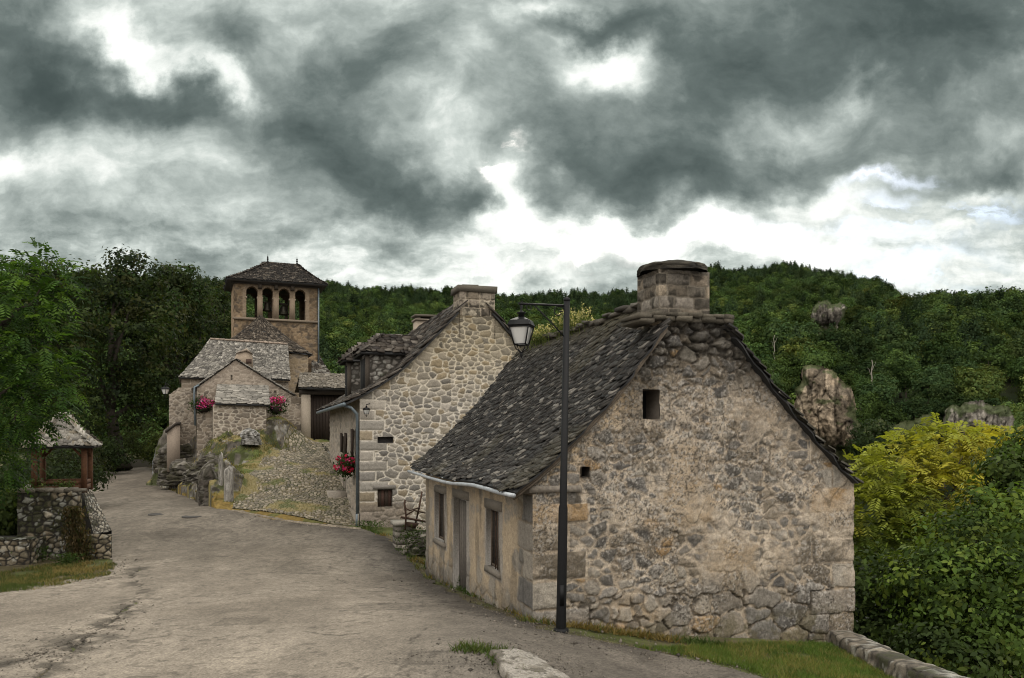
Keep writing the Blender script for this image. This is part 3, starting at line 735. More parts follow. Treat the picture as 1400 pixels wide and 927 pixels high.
CLIFFS = [  # px left, right, top, bottom, depth
    (1094, 1172, 497, 612, 135, 'tall sheer tan cliff standing among trees below the wooded hill', 3),
    (1114, 1156, 409, 440, 262, 'small grey rock outcrop high on the wooded hillside', 5),
    (1302, 1392, 551, 594, 128, 'low broken grey cliff above the yellow tree at the right edge', 8),
    (1176, 1300, 574, 606, 130, 'low brownish rock band between the tall cliff and the grey cliff', 11),
]
def rock_mesh(c, rx, ry, h, seed, nth=64, nz=40, col=((.30, .25, .185), (.21, .185, .15), (.36, .31, .24)), rough=.22, vert=1.0, top=.35, streak=True, dark=None):
    th = np.linspace(0, 2 * math.pi, nth + 1); zz = np.linspace(0, 1, nz); t, z = np.meshgrid(th, zz)
    cx, cy = np.cos(t), np.sin(t); r = np.sqrt(np.clip(1 - np.clip((z - (1 - top)) / top, 0, 1) ** 2.2, 0, 1))
    n = fbm(cx * 2.2 + 5, cy * 2.2 + z * 1.6 * (1 / vert), 5, seed, .55); n2 = fbm(cx * 6 + cy * 5, z * 9 / vert + cy * 3, 4, seed + 4)
    led = np.abs(fbm(cx * 1.5 + 3, z * 6 / vert + cy, 3, seed + 8) - .5)
    rr = r * (1 + rough * (n - .5) * 2.4 + rough * .5 * (n2 - .5) - rough * .6 * sst(led, .05, .0))
    sx = np.sign(cx) * np.abs(cx) ** .75; sy = np.sign(cy) * np.abs(cy) ** .75
    hh = h * (1 + .22 * (fbm(cx * 1.7 + 2, cy * 1.7, 3, seed + 6) - .5) * 2 * z)
    Pg = np.stack([c[0] + rx * rr * sx, c[1] + ry * rr * sy, c[2] + hh * z], -1)
    cc = pal(np.clip(fbm(cx * 3, cy * 3 + z * 2, 4, seed + 11) * 1.6 - .3, 0, .999), col) * (.6 + .8 * n2)[..., None]
    if streak: cc = cc * (1 - .55 * sst(fbm(t * 5 + .6 * n, z * .8, 4, seed + 15), .5, .68))[..., None]
    cc = cc * (1 - .6 * sst(led, .05, .0))[..., None]
    if dark is not None: cc = lerp(cc, np.array(dark), sst(fbm(cx * 4, cy * 4 + z * 4, 4, seed + 19), .5, .6) * .85)
    cc[:, -1] = cc[:, 0]; Pg[:, -1] = Pg[:, 0]
    mb = MB(); mb.grid(Pg, cc); return mb

def cliff_mesh(outline, Yd, bulge, seed, cols, res, streak=.62, green=.3):
    """a rock face standing out of the slope, its sides running back into it"""
    o = [((x - CX) / FX * Yd, EZ + (HY - y) / FX * Yd) for x, y in outline]; q = np.array(o); x0, z0 = q.min(0) - .5; x1, z1 = q.max(0) + .5
    x, z = np.meshgrid(np.arange(x0, x1, res), np.arange(z0 - 3, z1, res)); wx = x + .6 * (fbm(x * .45, z * .45, 4, seed) - .5) * 2; wz = z + .6 * (fbm(x * .45 + 9, z * .45, 4, seed + 1) - .5) * 2
    lowest = q[:, 1].min(); s = seg_inside(wx, np.maximum(wz, lowest + .3), o)
    d, i, j = voro(wx + .3 * fbm(z * .3, z * 0, 2, seed), wz, 2.0, 6.5, .9, seed + 2, .5); d2, i2, j2 = voro(wx, wz, .9, 1.1, .9, seed + 3, .5); fine = fbm(x * 2.2, z * 1.4, 5, seed + 4, .6)
    dep = bulge * (1 - np.exp(-np.maximum(s, 0) / (bulge * .35))) + (j - .5) * .8 + (j2 - .5) * .22 + 1.0 * (fine - .5) - .25 * sst(d, .35, .0) - .10 * sst(d2, .16, 0); dep = dep * sst(s, -.1, .8)
    c = lerp(np.array(cols[0]), np.array(cols[1]), sst(fbm(x * .25, z * .5, 4, seed + 5), .35, .65)); c = lerp(c, np.array(cols[2]), sst(fbm(x * .5 + 7, z * .3, 4, seed + 6), .52, .66) * .8)
    c = c * (.6 + .8 * fine)[..., None] * (.8 + .4 * j2)[..., None]; c = c * (1 - streak * sst(fbm(x * 1.3, z * .16, 4, seed + 7), .48, .66))[..., None] * (1 - .68 * sst(d, .26, .02))[..., None] * (1 - .35 * sst(d2, .10, .01))[..., None]
    c = lerp(c, np.array([.05, .065, .025]) * (.5 + fine)[..., None], sst(fbm(x * .6, z * .6, 4, seed + 8) + .3 * sst(s, 1.6, .2), .66 - green * .3, .80 - green * .3) * .85)
    Pg = np.stack([x * (Yd - dep) / Yd, Yd + bulge * .6 - dep, EZ + (z - EZ) * (Yd - dep) / Yd], -1); mb = MB(); mb.grid(Pg, c, (s > -.05)[:-1, :-1]); bk = Pg.copy(); bk[..., 1] = Yd + bulge * .6 + .8; mb.grid(bk[::3, ::3], c[::3, ::3], (s > .3)[::3, ::3][:-1, :-1]); return mb

CL_ZONES = []
TAN, GRY, BRN = ((.29, .228, .16), (.21, .172, .128), (.36, .29, .21)), ((.20, .18, .15), (.15, .137, .115), (.26, .237, .20)), ((.11, .08, .058), (.08, .063, .046), (.14, .11, .083))
for (ol, Yd, bu, cols, lab, sd, rs) in (
    ([(1096, 616), (1094, 575), (1098, 530), (1106, 518), (1108, 500), (1120, 495), (1132, 497), (1140, 503), (1150, 508), (1158, 518), (1172, 526), (1180, 545), (1178, 570), (1190, 590), (1186, 616)], 135, 5, TAN, 'tall sheer tan cliff standing among trees below the wooded hill', 3, .16),
    ([(1111, 444), (1115, 420), (1122, 413), (1134, 407), (1142, 416), (1154, 413), (1162, 421), (1155, 432), (1148, 444)], 262, 4, GRY, 'small grey rock outcrop high on the wooded hillside', 15, .3),
    ([(1296, 600), (1303, 560), (1312, 552), (1322, 561), (1330, 552), (1352, 549), (1368, 556), (1390, 557), (1396, 575), (1394, 600)], 128, 3, GRY, 'low broken grey cliff above the yellow tree at the right edge', 28, .16),
    ([(1180, 612), (1184, 592), (1196, 580), (1210, 573), (1226, 582), (1252, 575), (1276, 568), (1298, 582), (1300, 612)], 131, 2.5, BRN, 'low brownish rock band between the tall cliff and the grey cliff', 41, .2)):
    single('cliff', cliff_mesh(ol, Yd, bu, sd, cols, rs, green={TAN: .08, GRY: .2, BRN: .75}[cols]), M_CLIFF, lab, 'cliff'); xs = [p[0] for p in ol]; CL_ZONES.append((min(xs) - 6, max(xs) + 4, Yd, 0) if cols is not BRN else (0, 0, 0, 0))

# ------------------------------------------------------------------ woods on the hills
WOOD_PALS = [[(c[0] * 1.25, c[1] * 1.17, c[2] * 1.35) for c in k] for k in [[(.034, .062, .017), (.045, .078, .020), (.026, .05, .016)], [(.028, .050, .018), (.022, .042, .015), (.034, .056, .018)],
             [(.055, .085, .022), (.045, .075, .022), (.06, .082, .02)], [(.020, .036, .016), (.026, .042, .017), (.018, .032, .014)], [(.04, .07, .018), (.052, .086, .022), (.034, .058, .02)]]]
def wood_tree(i, far):
    r = np.random.default_rng(40 + i); H = 9.0
    blobs = [(0, 0, 5.6, 2.7, 2.7, 3.0)] + [(r.uniform(-2, 2), r.uniform(-2, 2), r.uniform(3.4, 7.6), r.uniform(1.1, 1.9), r.uniform(1.1, 1.9), r.uniform(.9, 1.6)) for _ in range(7)]
    if i == 3: blobs = [(0, 0, 2.2 + k * 1.25, 2.3 - k * .36, 2.3 - k * .36, 1.0) for k in range(6)]
    mb, _ = crown(blobs, 150 if far else 200, 11 if far else 18, .50 if far else .38, .50 if far else .42, WOOD_PALS[i], 60 + i, .7, .5, .2, var=.26, shell=.88, rnd=.32)
    return mb
def trunk_wood(i):
    return trunk_mb((0, 0, 0), (.2, .1, 6.5), .2, .07, [(1.3, .4, 6.2), (-1.1, .7, 5.8), (.2, -1.2, 6.6)], i, (.085, .075, .06))
protos = bpy.data.collections.new('wood_kinds')
for i in range(5):
    o = bpy.data.objects.new('wood_tree', wood_tree(i, True).data('wood_tree', M_FAR)); protos.objects.link(o)

def wood_points():
    r = np.random.default_rng(5); N = 20000; Yd = np.sqrt(r.uniform(62 ** 2, 745 ** 2, N)); px = r.uniform(-140, 1540, N)
    X = (px - CX) / FX * Yd; z = hill_z(px, Yd); row = HY - (z + 6 - EZ) * FX / Yd
    ok = np.ones(N, bool)
    for (a, b, cy, bo) in CL_ZONES: ok &= ~((px > a) & (px < b) & (Yd > cy - (13 if cy > 200 else 30)) & (Yd < cy + 7))
    ok &= ~((px > 930) & (Yd < 108)); ok &= ~((px < 420) & (Yd < 84)); ok &= ~((np.abs(px - 345) < 130) & (Yd < 96))
    ok &= ~((px > 1230) & (Yd > 420))
    near = (px > 985) & (px < 1430) & (Yd < 205)
    gap = sst(fbm(X * .025, Yd * .025, 3, 77), .36, .30); ok &= r.random(N) > gap * .8
    return r, X, Yd, z, px, ok, near
def build_woods():
    r, X, Yd, z, px, ok, near = wood_points()
    k = ok & ~near; n = int(k.sum())
    me = bpy.data.meshes.new('woods'); me.vertices.add(n); me.vertices.foreach_set('co', np.stack([X[k], Yd[k], z[k]], 1).ravel().astype(np.float32))
    sc = r.uniform(.7, 1.6, n); cl = fbm(X[k] * .016, Yd[k] * .016, 3, 71)
    kind = np.clip((cl - .28) / .44 * 3 + r.normal(0, 1.0, n), 0, 2.999).astype(int); kind = np.array([3, 1, 0])[kind] ; kind = np.where(r.random(n) < .3, np.array([0, 4, 2, 1])[r.integers(0, 4, n)], kind)
    up = (Yd[k] > 480) & (r.random(n) < .65); kind = np.where(up, 3, kind)
    for nm, ty, v in (('scl', 'FLOAT', sc), ('rot', 'FLOAT', r.uniform(0, 6.28, n)), ('kind', 'INT', kind)):
        a = me.attributes.new(nm, ty, 'POINT'); a.data.foreach_set('value', v.astype(np.int32 if ty == 'INT' else np.float32))
    o = link(bpy.data.objects.new('woods', me)); o['kind'] = 'stuff'
    ng = bpy.data.node_groups.new('woods', 'GeometryNodeTree'); ng.interface.new_socket('Geometry', in_out='INPUT', socket_type='NodeSocketGeometry'); ng.interface.new_socket('Geometry', in_out='OUTPUT', socket_type='NodeSocketGeometry')
    gi = ng.nodes.new('NodeGroupInput'); go = ng.nodes.new('NodeGroupOutput'); ip = ng.nodes.new('GeometryNodeInstanceOnPoints'); ci = ng.nodes.new('GeometryNodeCollectionInfo')
    ci.inputs['Collection'].default_value = protos; ci.inputs['Separate Children'].default_value = True; ci.inputs['Reset Children'].default_value = True
    def attr(nm, ty):
        q = ng.nodes.new('GeometryNodeInputNamedAttribute'); q.data_type = ty; q.inputs[0].default_value = nm; return q.outputs[0]
    cx = ng.nodes.new('ShaderNodeCombineXYZ'); ng.links.new(attr('rot', 'FLOAT'), cx.inputs[2])
    ng.links.new(gi.outputs[0], ip.inputs['Points']); ng.links.new(ci.outputs[0], ip.inputs['Instance']); ip.inputs['Pick Instance'].default_value = True
    ng.links.new(attr('kind', 'INT'), ip.inputs['Instance Index']); ng.links.new(cx.outputs[0], ip.inputs['Rotation']); ng.links.new(attr('scl', 'FLOAT'), ip.inputs['Scale'])
    ng.links.new(ip.outputs[0], go.inputs[0]); md = o.modifiers.new('woods', 'NODES'); md.node_group = ng
    # the nearer wooded slope to the right: every tree an object
    src = []
    for i in (0, 1, 2, 4):
        t = thing('broadleaf_tree', 'leafy green tree on the wooded hillside beyond the valley, one of many alike', 'tree', (0, 0, -400), 'trees on the wooded hillside')
        part('crown', wood_tree(i, False), M_FAR, t, local=True); part('trunk', trunk_wood(i), M_BARK, t, local=True); src.append(t)
    ii = np.nonzero(ok & near & (px > 1010) & (px < 1425) & (Yd > 118))[0]; ii = ii[np.argsort(Yd[ii])][:285]; keep = []
    for q in ii:
        if all((X[q] - X[s]) ** 2 + (Yd[q] - Yd[s]) ** 2 > 5.2 ** 2 for s in keep): keep.append(q)
    used = set()
    for q in keep:
        i = int(r.integers(0, 4)); t = src[i] if i not in used else copy_tree(src[i]); used.add(i)
        s = r.uniform(.75, 1.5); t.location = (X[q], Yd[q], z[q] + 1.0); t.rotation_euler = (0, 0, r.uniform(0, 6.28)); t.scale = (s, s, s * r.uniform(.85, 1.15))
build_woods()
for (px, y0, y1, Yd, w) in ((1191, 492, 526, 172, 'taller'), (1058, 458, 486, 215, 'more distant')):
    b = P(px, y1 + 14, Yd); t_ = P(px + (4 if w == 'leaning' else 1), y0, Yd); single('bare_trunk', trunk_mb(b, t_, .17, .07, [t_ + np.array([.9, 0, -.5]), t_ + np.array([-.8, .3, -1.6])], int(px), (.24, .22, .18)), M_BARK, 'pale bare dead trunk standing in the hillside wood, the ' + w + ' one', 'dead tree', 'bare trunks in the hillside wood')

# ------------------------------------------------------------------ rocky knoll and the cobbled ramp up to the church
def px3(q): return tuple(P(*q))
RAMP_L = [(316, 696, 29.9), (330, 668, 32.2), (350, 640, 35.2), (385, 611, 40.3), (425, 604, 42.3)]
RAMP_R = [(490, 722, 28.0), (483, 694, 30.6), (474, 662, 33.6), (462, 634, 37.4), (452, 606, 42.6)]
KP = [tuple(gp(*q)) for q in [(213, 656), (228, 668), (255, 678), (280, 688), (298, 696), (400, 713)]]
KP += [tuple(gp(*q)) for q in [(224, 651), (244, 661), (266, 671), (287, 683)]]
KP += [px3(q) for q in RAMP_L + RAMP_R]
KP += [px3(q) for q in [(400, 650, 34), (410, 690, 30.3), (420, 625, 38.2), (232, 612, 46), (222, 625, 45), (245, 630, 42), (276, 630, 38), (262, 638, 39.5), (294, 664, 33.0), (280, 622, 38.6), (292, 640, 34.6),
      (236, 597, 44), (262, 584, 42.4), (300, 580, 41.2), (330, 588, 40.6), (352, 600, 39), (365, 584, 40.4), (388, 580, 40.8), (408, 590, 41.4),
      (304, 626, 32.6), (318, 640, 33.0), (330, 620, 37), (312, 606, 37.4), (290, 600, 39), (470, 602, 44), (400, 570, 47), (300, 575, 47), (240, 590, 49), (480, 640, 36), (500, 700, 30), (500, 600, 46)]]
KP += [(-23, 46, EZ - 3.4), (-24, 50, EZ - 3.2), (-12.4, 29.2, EZ - 3.2), (-9, 27, EZ - 3.45), (-21, 41.5, EZ - 3.2), (-17, 36, EZ - 3.2)]
_K = RBF(KP, 0.35, 0.01)
KN_POLY = [tuple(gp(*q)[:2]) for q in [(211, 652), (212, 662), (254, 679), (297, 697.5), (312, 699), (400, 715), (493, 725)]] + [tuple(P(505, 700, 29)[:2]), tuple(P(500, 600, 46)[:2]), tuple(P(300, 590, 50)[:2]), tuple(P(215, 640, 52)[:2])]
RAMP_POLY = [tuple(P(*q)[:2]) for q in RAMP_L] + [tuple(P(*q)[:2]) for q in RAMP_R[::-1]]
def in_ramp(X, Y): return seg_inside(X, Y, RAMP_POLY)
def Kz(X, Y, rough=True):
    z = _K(X, Y)
    if rough:
        s = seg_inside(X, Y, RAMP_POLY); amp = sst(-s, .15, 1.6)
        n = fbm(X * .9, Y * .9, 5, 61, .55) - .5; rg = np.abs(fbm(X * .7 + 4, Y * .7, 4, 63) - .5)
        st = np.floor((z + n * .7) / .55) * .55 + .55 * sst(((z + n * .7) / .55) % 1, .55, .95)
        z = z * (1 - .35 * amp) + st * .35 * amp + amp * (n * .5 - .18 * sst(rg, .05, .0))
    return z
def build_knoll():
    nx, ny = 430, 520; k0, k1 = -.475, -.165
    yy, kk = np.meshgrid(np.geomspace(27.0, 51, ny), np.linspace(k0, k1, nx), indexing='ij'); X = kk * yy
    z = Kz(X, yy); s = seg_inside(X, yy, RAMP_POLY)
    dzy = np.gradient(z, axis=0) / np.gradient(yy, axis=0); dzx = np.gradient(z, axis=1) / np.gradient(X, axis=1); sl = np.hypot(dzx, dzy)
    n = fbm(X * 1.4, yy * 1.4, 4, 65); fine = fbm(X * 9, yy * 9, 3, 66)
    dry = np.array([.18, .148, .068]); grn = np.array([.075, .09, .028]); rock = np.array([.10, .09, .075]); dark = np.array([.03, .027, .02])
    g = lerp(dry, grn, sst(n, .46, .62)) * (.6 + .8 * fine)[..., None]
    rk = rock * (.45 + 1.1 * fbm(X * 5, yy * 5 + z * 4, 4, 67))[..., None]
    rk = lerp(rk, np.array([.26, .25, .225]), sst(fbm(X * 3, z * 5, 4, 68), .58, .66) * .7); rk = lerp(rk, dark, sst(fbm(X * 2.2, z * 3 + yy, 4, 69), .53, .62) * .85)
    rk = lerp(rk, grn * .6, sst(fbm(X * 1.3, yy * 1.3, 3, 70), .54, .62) * .8)
    low = sst(z - G(X, yy), .75, .35); g = lerp(g, lerp(np.array([.165, .115, .038]), np.array([.10, .095, .034]), sst(fbm(X * 2.2, yy * 2.2, 3, 64), .45, .6)) * (.6 + .8 * fine)[..., None], low)
    c = lerp(g, rk, sst(sl + .5 * (n - .5) - .4 * low, .62, 1.05))
    z = np.where(in_poly(X, yy, KN_POLY), z, z - 1.2)
    mb = MB(); mb.grid(np.stack([X, yy, z - .02 * sst(s, 0, .3)], -1), c); setting('rocky_knoll', mb, M_EARTH)
    # cobbles
    yy, kk = np.meshgrid(np.geomspace(27.6, 43, 640), np.linspace(-.37, -.185, 430), indexing='ij'); X = kk * yy
    keep = in_poly(X[:-1, :-1] + .2 * (fbm(X[:-1, :-1] * 2, yy[:-1, :-1] * 2, 3, 75) - .5), yy[:-1, :-1], RAMP_POLY)
    d, i, j = voro(X, yy, .15, .12, .8, 72, .35); m = sst(d, .005, .024)
    n = fbm(X * .8, yy * .8, 4, 73); left = sst(X - np.interp(yy, [28, 43], [-9.4, -11.6]), .4, -1.2)
    c = pal(i, [(.20, .172, .13), (.155, .135, .105), (.25, .215, .165), (.125, .11, .088)]) * (.65 + .7 * j)[..., None]
    gr = lerp(np.array([.085, .095, .03]), np.array([.20, .165, .07]), sst(fbm(X * 2, yy * 2, 3, 76), .4, .6))
    c = lerp(gr * .45, c, m); c = lerp(c, gr, np.clip(sst(n + .26 * left + .18 * (fbm(X * 6, yy * 6, 3, 79) - .5), .62, .76) * .8, 0, 1))
    mb = MB(); mb.grid(np.stack([X, yy, _K(X, yy) + .01 + .05 * m * (.5 + j * .6) + .05 * (fbm(X * 1.2, yy * 1.2, 3, 78) - .5)], -1), c, keep); setting('cobbled_ramp', mb, M_WALL)
    kerb = MB(); r = np.random.default_rng(3); a = np.array([gp(*q) for q in [(314, 698), (400, 714), (492, 724)]])
    L = np.linspace(0, 1, 44)
    for s0, s1 in zip(L[:-1], L[1:]):
        p0 = a[0] + (a[1] - a[0]) * min(1, s0 * 2) + (a[2] - a[1]) * max(0, s0 * 2 - 1); p1 = a[0] + (a[1] - a[0]) * min(1, s1 * 2) + (a[2] - a[1]) * max(0, s1 * 2 - 1)
        d = (p1 - p0) / 2 * .94; nrm = np.array([-d[1], d[0], 0]); nrm /= np.linalg.norm(nrm)
        g = .8 + .5 * r.random(); kerb.box((p0 + p1) / 2 + np.array([0, 0, -.05 + r.normal(0, .008)]), d, nrm * .06, (0, 0, .10), (.20 * g, .17 * g, .13 * g), jit=.01)
    setting('ramp_edge_stones', kerb, M_WALL, smooth=False)
build_knoll()

# ------------------------------------------------------------------ shared building helpers
def roof_z(profs):
    """roof height over u from left and right profiles ((u,z) samplers)"""
    us, zs = [], []
    for f, T in profs:
        t = np.linspace(0, T, 80); u, z = f(t); us.append(u); zs.append(z)
    u = np.concatenate(us); z = np.concatenate(zs); o = np.argsort(u); u, z = u[o], z[o]
    return lambda q: np.interp(q, u, z)

def stone_stack(mb, F, u0, u1, v0, v1, z0, z1, rows, cols, seed, mort=(.16, .14, .11), per=2):
    r = np.random.default_rng(seed); mb.abox(F, u0 + .02, u1 - .02, v0 + .02, v1 - .02, z0, z1, mort); h = (z1 - z0) / rows
    for i in range(rows):
        n = per + (i % 2); e = np.concatenate([[0], np.cumsum(r.uniform(.7, 1.3, n))]); e /= e[-1]
        for a, b in zip(e[:-1], e[1:]):
            for s, (q0, q1) in enumerate(((v0, v0 + (v1 - v0) * (.45 + .15 * (i % 2))), (v0 + (v1 - v0) * (.45 + .15 * (i % 2)), v1))):
                c = np.array(cols[r.integers(len(cols))]) * r.uniform(.7, 1.25); g = .008
                mb.abox(F, u0 + (u1 - u0) * a + g, u0 + (u1 - u0) * b - g, q0 + g, q1 - g, z0 + h * i + g, z0 + h * (i + 1) - g, c, jit=.012)
    return mb

# ------------------------------------------------------------------ the near house
H1 = Frame(30 / FX * 13.0, 13.0, 18.3)
W1 = H1.upx(1165); D1 = 8.3
SL_DARK = [(.022, .020, .018), (.032, .029, .026), (.016, .015, .014), (.046, .042, .037), (.027, .024, .020), (.038, .034, .030), (.024, .021, .018), (.15, .138, .12)]  # the pale last entry puts light glints into the slate colour
def build_house1():
    F = H1; root = thing('stone_house', 'weathered plastered stone house with steep slate roof behind the black street lamp', 'house', F.w(W1 / 2, D1 / 2, EZ - 3.6))
    ap = F.uz(946, 401, -.15)
    left = [ap] + [F.uz(x, y, -.15) for x, y in ((905, 452), (850, 530), (780, 606), (740, 645), (703, 673))]
    right = [ap] + [F.uz(x, y, -.15) for x, y in ((998, 455), (1070, 546), (1130, 616), (1171, 660))]
    right[1] = F.uz(995, 446, -.15)
    pl, TL = poly_profile(left); pr, TR = poly_profile(right); rz = roof_z([(pl, TL), (pr, TR)])
    ztop = F.z(439, W1 / 2, 0)
    # gable face
    stones = [(.19, .17, .143), (.14, .129, .113), (.225, .20, .165), (.118, .11, .10), (.195, .163, .122), (.26, .233, .192), (.165, .15, .13)]
    def st(u, z):
        zr = z - EZ
        uu, zz = warp(u, z, .09, 3.0, 5); uu, zz = warp(uu, zz, .02, 14.0, 15)
        d, i, j = voro(uu, zz, .27, .18, .85, 3, .55); d2, i2, j2 = voro(uu, zz, .58, .36, .8, 13, .4)
        big = sst(fbm(u * .5, z * .5, 2, 17) + .22 * sst(zr, -2.7, -3.4) - .3 * sst(zr, 0, .8),   .60, .62) > .5
        d = np.where(big, d2, d); i = np.where(big, i2, i); j = np.where(big, j2, j)
        # corner blocks on the right and at the left foot
        for uc, sg, zl in ((W1, -1, 9), (0, 1, -1.2)):
            q = (u - uc) * sg; row = np.floor((zr + .1) / .47); rr = (zr + .1) / .47 - row; L = .45 + .4 * (row % 2) + .15 * hsh(row, row * 0 + 3, 2)
            dq = np.minimum(np.minimum(rr, 1 - rr) * .47, L - q) + (fbm(u * 6, z * 6, 3, 19) - .5) * .06
            isq = (q < L + .02) & (zr < zl); d = np.where(isq, dq, d); i = np.where(isq, .55 + .4 * hsh(row, row * 0, 8), i); j = np.where(isq, hsh(row, row * 0, 9), j)
        f1 = fbm(u * 1.1, z * 1.1, 4, 23); f2 = fbm(u * 7, z * 7, 4, 24); f3 = fbm(u * 26, z * 26, 3, 25); f4 = fbm(u * 3.2, z * 3.2, 4, 28, .6)
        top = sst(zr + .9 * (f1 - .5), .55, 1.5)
        foot = sst(-zr + .5 * (f1 - .5), 2.45, 2.95)
        cover = np.clip(sst(f1 + .30 * (f2 - .5) + .2 * (f4 - .5), .44, .62) * (1 - top) * (1 - foot * .6), 0, 1)          # how far the render hides the stones
        open_ = np.clip(top * .9 + foot * .5 * sst(f4, .45, .6), 0, 1)
        m = sst(d + .02 * (f2 - .5), .012, .036)
        plaster = lerp(np.array([.35, .287, .213]), np.array([.48, .404, .312]), sst(f4, .42, .60)); plaster = lerp(plaster, np.array([.34, .25, .15]), sst(f1, .60, .72) * .5)
        le = sst(F_left(u, z), .75, .0); plaster = lerp(plaster, np.array([.50, .36, .20]), le * sst(f4, .38, .58) * .7)
        plaster = plaster * (.78 + .44 * f3)[..., None]
        sc = pal(i, stones) * (.72 + .56 * j)[..., None] * (.62 + .76 * f3)[..., None] * (.8 + .4 * f2)[..., None]
        sc = lerp(sc, np.array([.30, .19, .085]) + 0 * sc, ((j > .955) * .8).astype(float))
        mort = lerp(plaster, np.array([.035, .03, .024]) + 0 * plaster, open_ * .92)
        mm = m * (1 - cover * .68); c = lerp(mort, sc, mm); c = c * (1 - .42 * sst(d, .034, .014) * sst(d, .0, .012) * (1 - cover * .8) * sst(f2, .35, .55))[..., None]  # joint shadows painted in as thin dark outlines round the bare stones
        # lichen: pale crusts and black specks in patches, moss near the top
        pz = sst(fbm(u * 1.3 + 5, z * 1.3, 3, 31) + .12 * np.exp(-((zr + .1) / 1.2) ** 2) * np.exp(-((u - 3.2) / 1.5) ** 2), .47, .60)
        sp = fbm(u * 34, z * 34, 3, 32); c = lerp(c, np.array([.06, .052, .043]) + 0 * c, pz * sst(sp, .54, .66) * .75); sp2 = fbm(u * 27 + 3, z * 27, 3, 33)
        c = lerp(c, np.array([.44, .41, .365]) + 0 * c, (.30 + .55 * pz) * sst(sp2, .58, .70) * .62)
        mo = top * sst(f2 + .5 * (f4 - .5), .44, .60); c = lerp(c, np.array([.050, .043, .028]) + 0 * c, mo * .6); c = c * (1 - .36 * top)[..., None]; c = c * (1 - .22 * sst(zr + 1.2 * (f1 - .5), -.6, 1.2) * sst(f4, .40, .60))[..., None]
        st_ = sst(fbm(u * 2.4, z * .5, 3, 36), .52, .70) * sst(zr, -1.5, .8); c = c * (1 - .38 * st_)[..., None]
        gr = sst(-zr, 3.1, 3.5) * sst(f4, .42, .55); c = lerp(c, np.array([.10, .085, .04]) + 0 * c, gr * .6)
        crack = sst(np.abs(fbm(u * .8 + 2, z * .8, 4, 37) - .5), .010, .002) * (1 - top); c = lerp(c, np.array([.09, .075, .055]) + 0 * c, crack * .6)
        gap = sst(d, .02, .004) * sst(hsh(np.floor(u * 2.2), np.floor(z * 3), 5) , .72, .76); gap = np.maximum(gap * (1 - cover) * .35, sst(d, .025, .008) * np.maximum(foot * .8, top) * sst(f2 + .15 * top, .5, .62))
        c = lerp(c, np.array([.025, .022, .018]) + 0 * c, gap * .9)
        h = (.022 + .03 * top) * mm * (.4 + .6 * sst(d, .02, .10)) + .03 * cover + .035 * (f1 - .5) + .022 * f2 + .012 * f3 - .03 * open_ * (1 - m) - .03 * gap + .05 * foot * m * (j - .2)
        return h, c
    rake = [left[1], left[2], left[3], left[5]]
    def F_left(u, z): return seg_dist(u, z, rake)
    ow = (F.upx(877), F.upx(900), F.z(573, F.upx(888), 0), F.z(533, F.upx(888), 0)); ph = (F.upx(794), F.upx(806), F.z(652, F.upx(800), 0), F.z(638, F.upx(800), 0))
    def keep(u, z):
        k = (z < rz(u) - .02) & (z < ztop)
        for h in (ow, ph): k &= ~((u > h[0]) & (u < h[1]) & (z > h[2]) & (z < h[3]))
        return k
    mb = MB(); zb = EZ - 4.6
    sheet(mb, F.o, F.ud, -F.vd, 0, W1, zb, ztop + .1, .0145, st, keep, ends=(True, False))
    rc = (.13, .11, .09)
    recess(mb, F.o, F.ud, -F.vd, *ow, .45, rc, True, (.01, .01, .01)); recess(mb, F.o, F.ud, -F.vd, *ph, .25, (.08, .07, .055), True, (.02, .018, .015))
    # street side: plaster, coloured in patches
    nd = -F.ud
    wn = (F.vpx(684), F.vpx(667), F.z(778, 0, 2.2), F.z(697, 0, 2.2)); wd = (F.vpx(639.5), F.vpx(622), EZ - 3.75, F.z(682, 0, 4.7)); wf = (F.vpx(609), F.vpx(596), F.z(739, 0, 6.6), F.z(674, 0, 6.6))
    def st2(v, z):
        zr = z - EZ; f1 = fbm(v * .9, z * .9, 4, 51); f2 = fbm(v * 6, z * 6, 4, 52); f3 = fbm(v * 25, z * 25, 3, 53); f4 = fbm(v * 2.2 + 3, z * 2.2, 4, 54)
        uu, zz = warp(v, z, .07, 4, 55); d, i, j = voro(uu, zz, .5, .33, .8, 56, .4); m = sst(d, .012, .05)
        for (uc, sg) in ((0, 1),):
            q = v - uc; row = np.floor((zr + .1) / .47); rr = (zr + .1) / .47 - row; L = .85 - .4 * (row % 2)
            dq = np.minimum(np.minimum(rr, 1 - rr) * .47, L - q) + (f2 - .5) * .05; isq = q < L; d = np.where(isq, dq, d); m = np.where(isq, sst(dq, .005, .03), m); i = np.where(isq, hsh(row, row * 0, 8), i); j = np.where(isq, .6, j)
        pl_ = lerp(np.array([.37, .295, .205]), np.array([.31, .255, .19]), sst(f1, .4, .6)); pl_ = lerp(pl_, np.array([.25, .225, .19]), sst(f4, .54, .62) * .85)
        pl_ = pl_ * (.75 + .5 * f3)[..., None]; sc = pal(i, stones) * (.8 + .4 * j)[..., None] * (.7 + .6 * f3)[..., None]
        foot = sst(-zr + .6 * (f1 - .5), 2.75, 3.2); near = sst(1.1 - v + .9 * (f1 - .5), .0, .5)
        expo = np.clip(np.maximum(foot * .85, near), 0, 1); c = lerp(pl_, lerp(pl_ * .55, sc, m), expo)
        for (a, b, z0, z1) in (wn, wd, wf):     # dressed stone surrounds
            s = np.maximum(np.maximum(a - v, v - b), np.maximum(z0 - z, z - z1)); fr = sst(s + .05 * (f2 - .5), .20, .15) ; c = lerp(c, np.array([.27, .245, .215]) * (.7 + .6 * f3)[..., None], fr * .9)
        dk = sst(-zr, 3.25, 3.75) * .6; c = c * (1 - dk)[..., None]
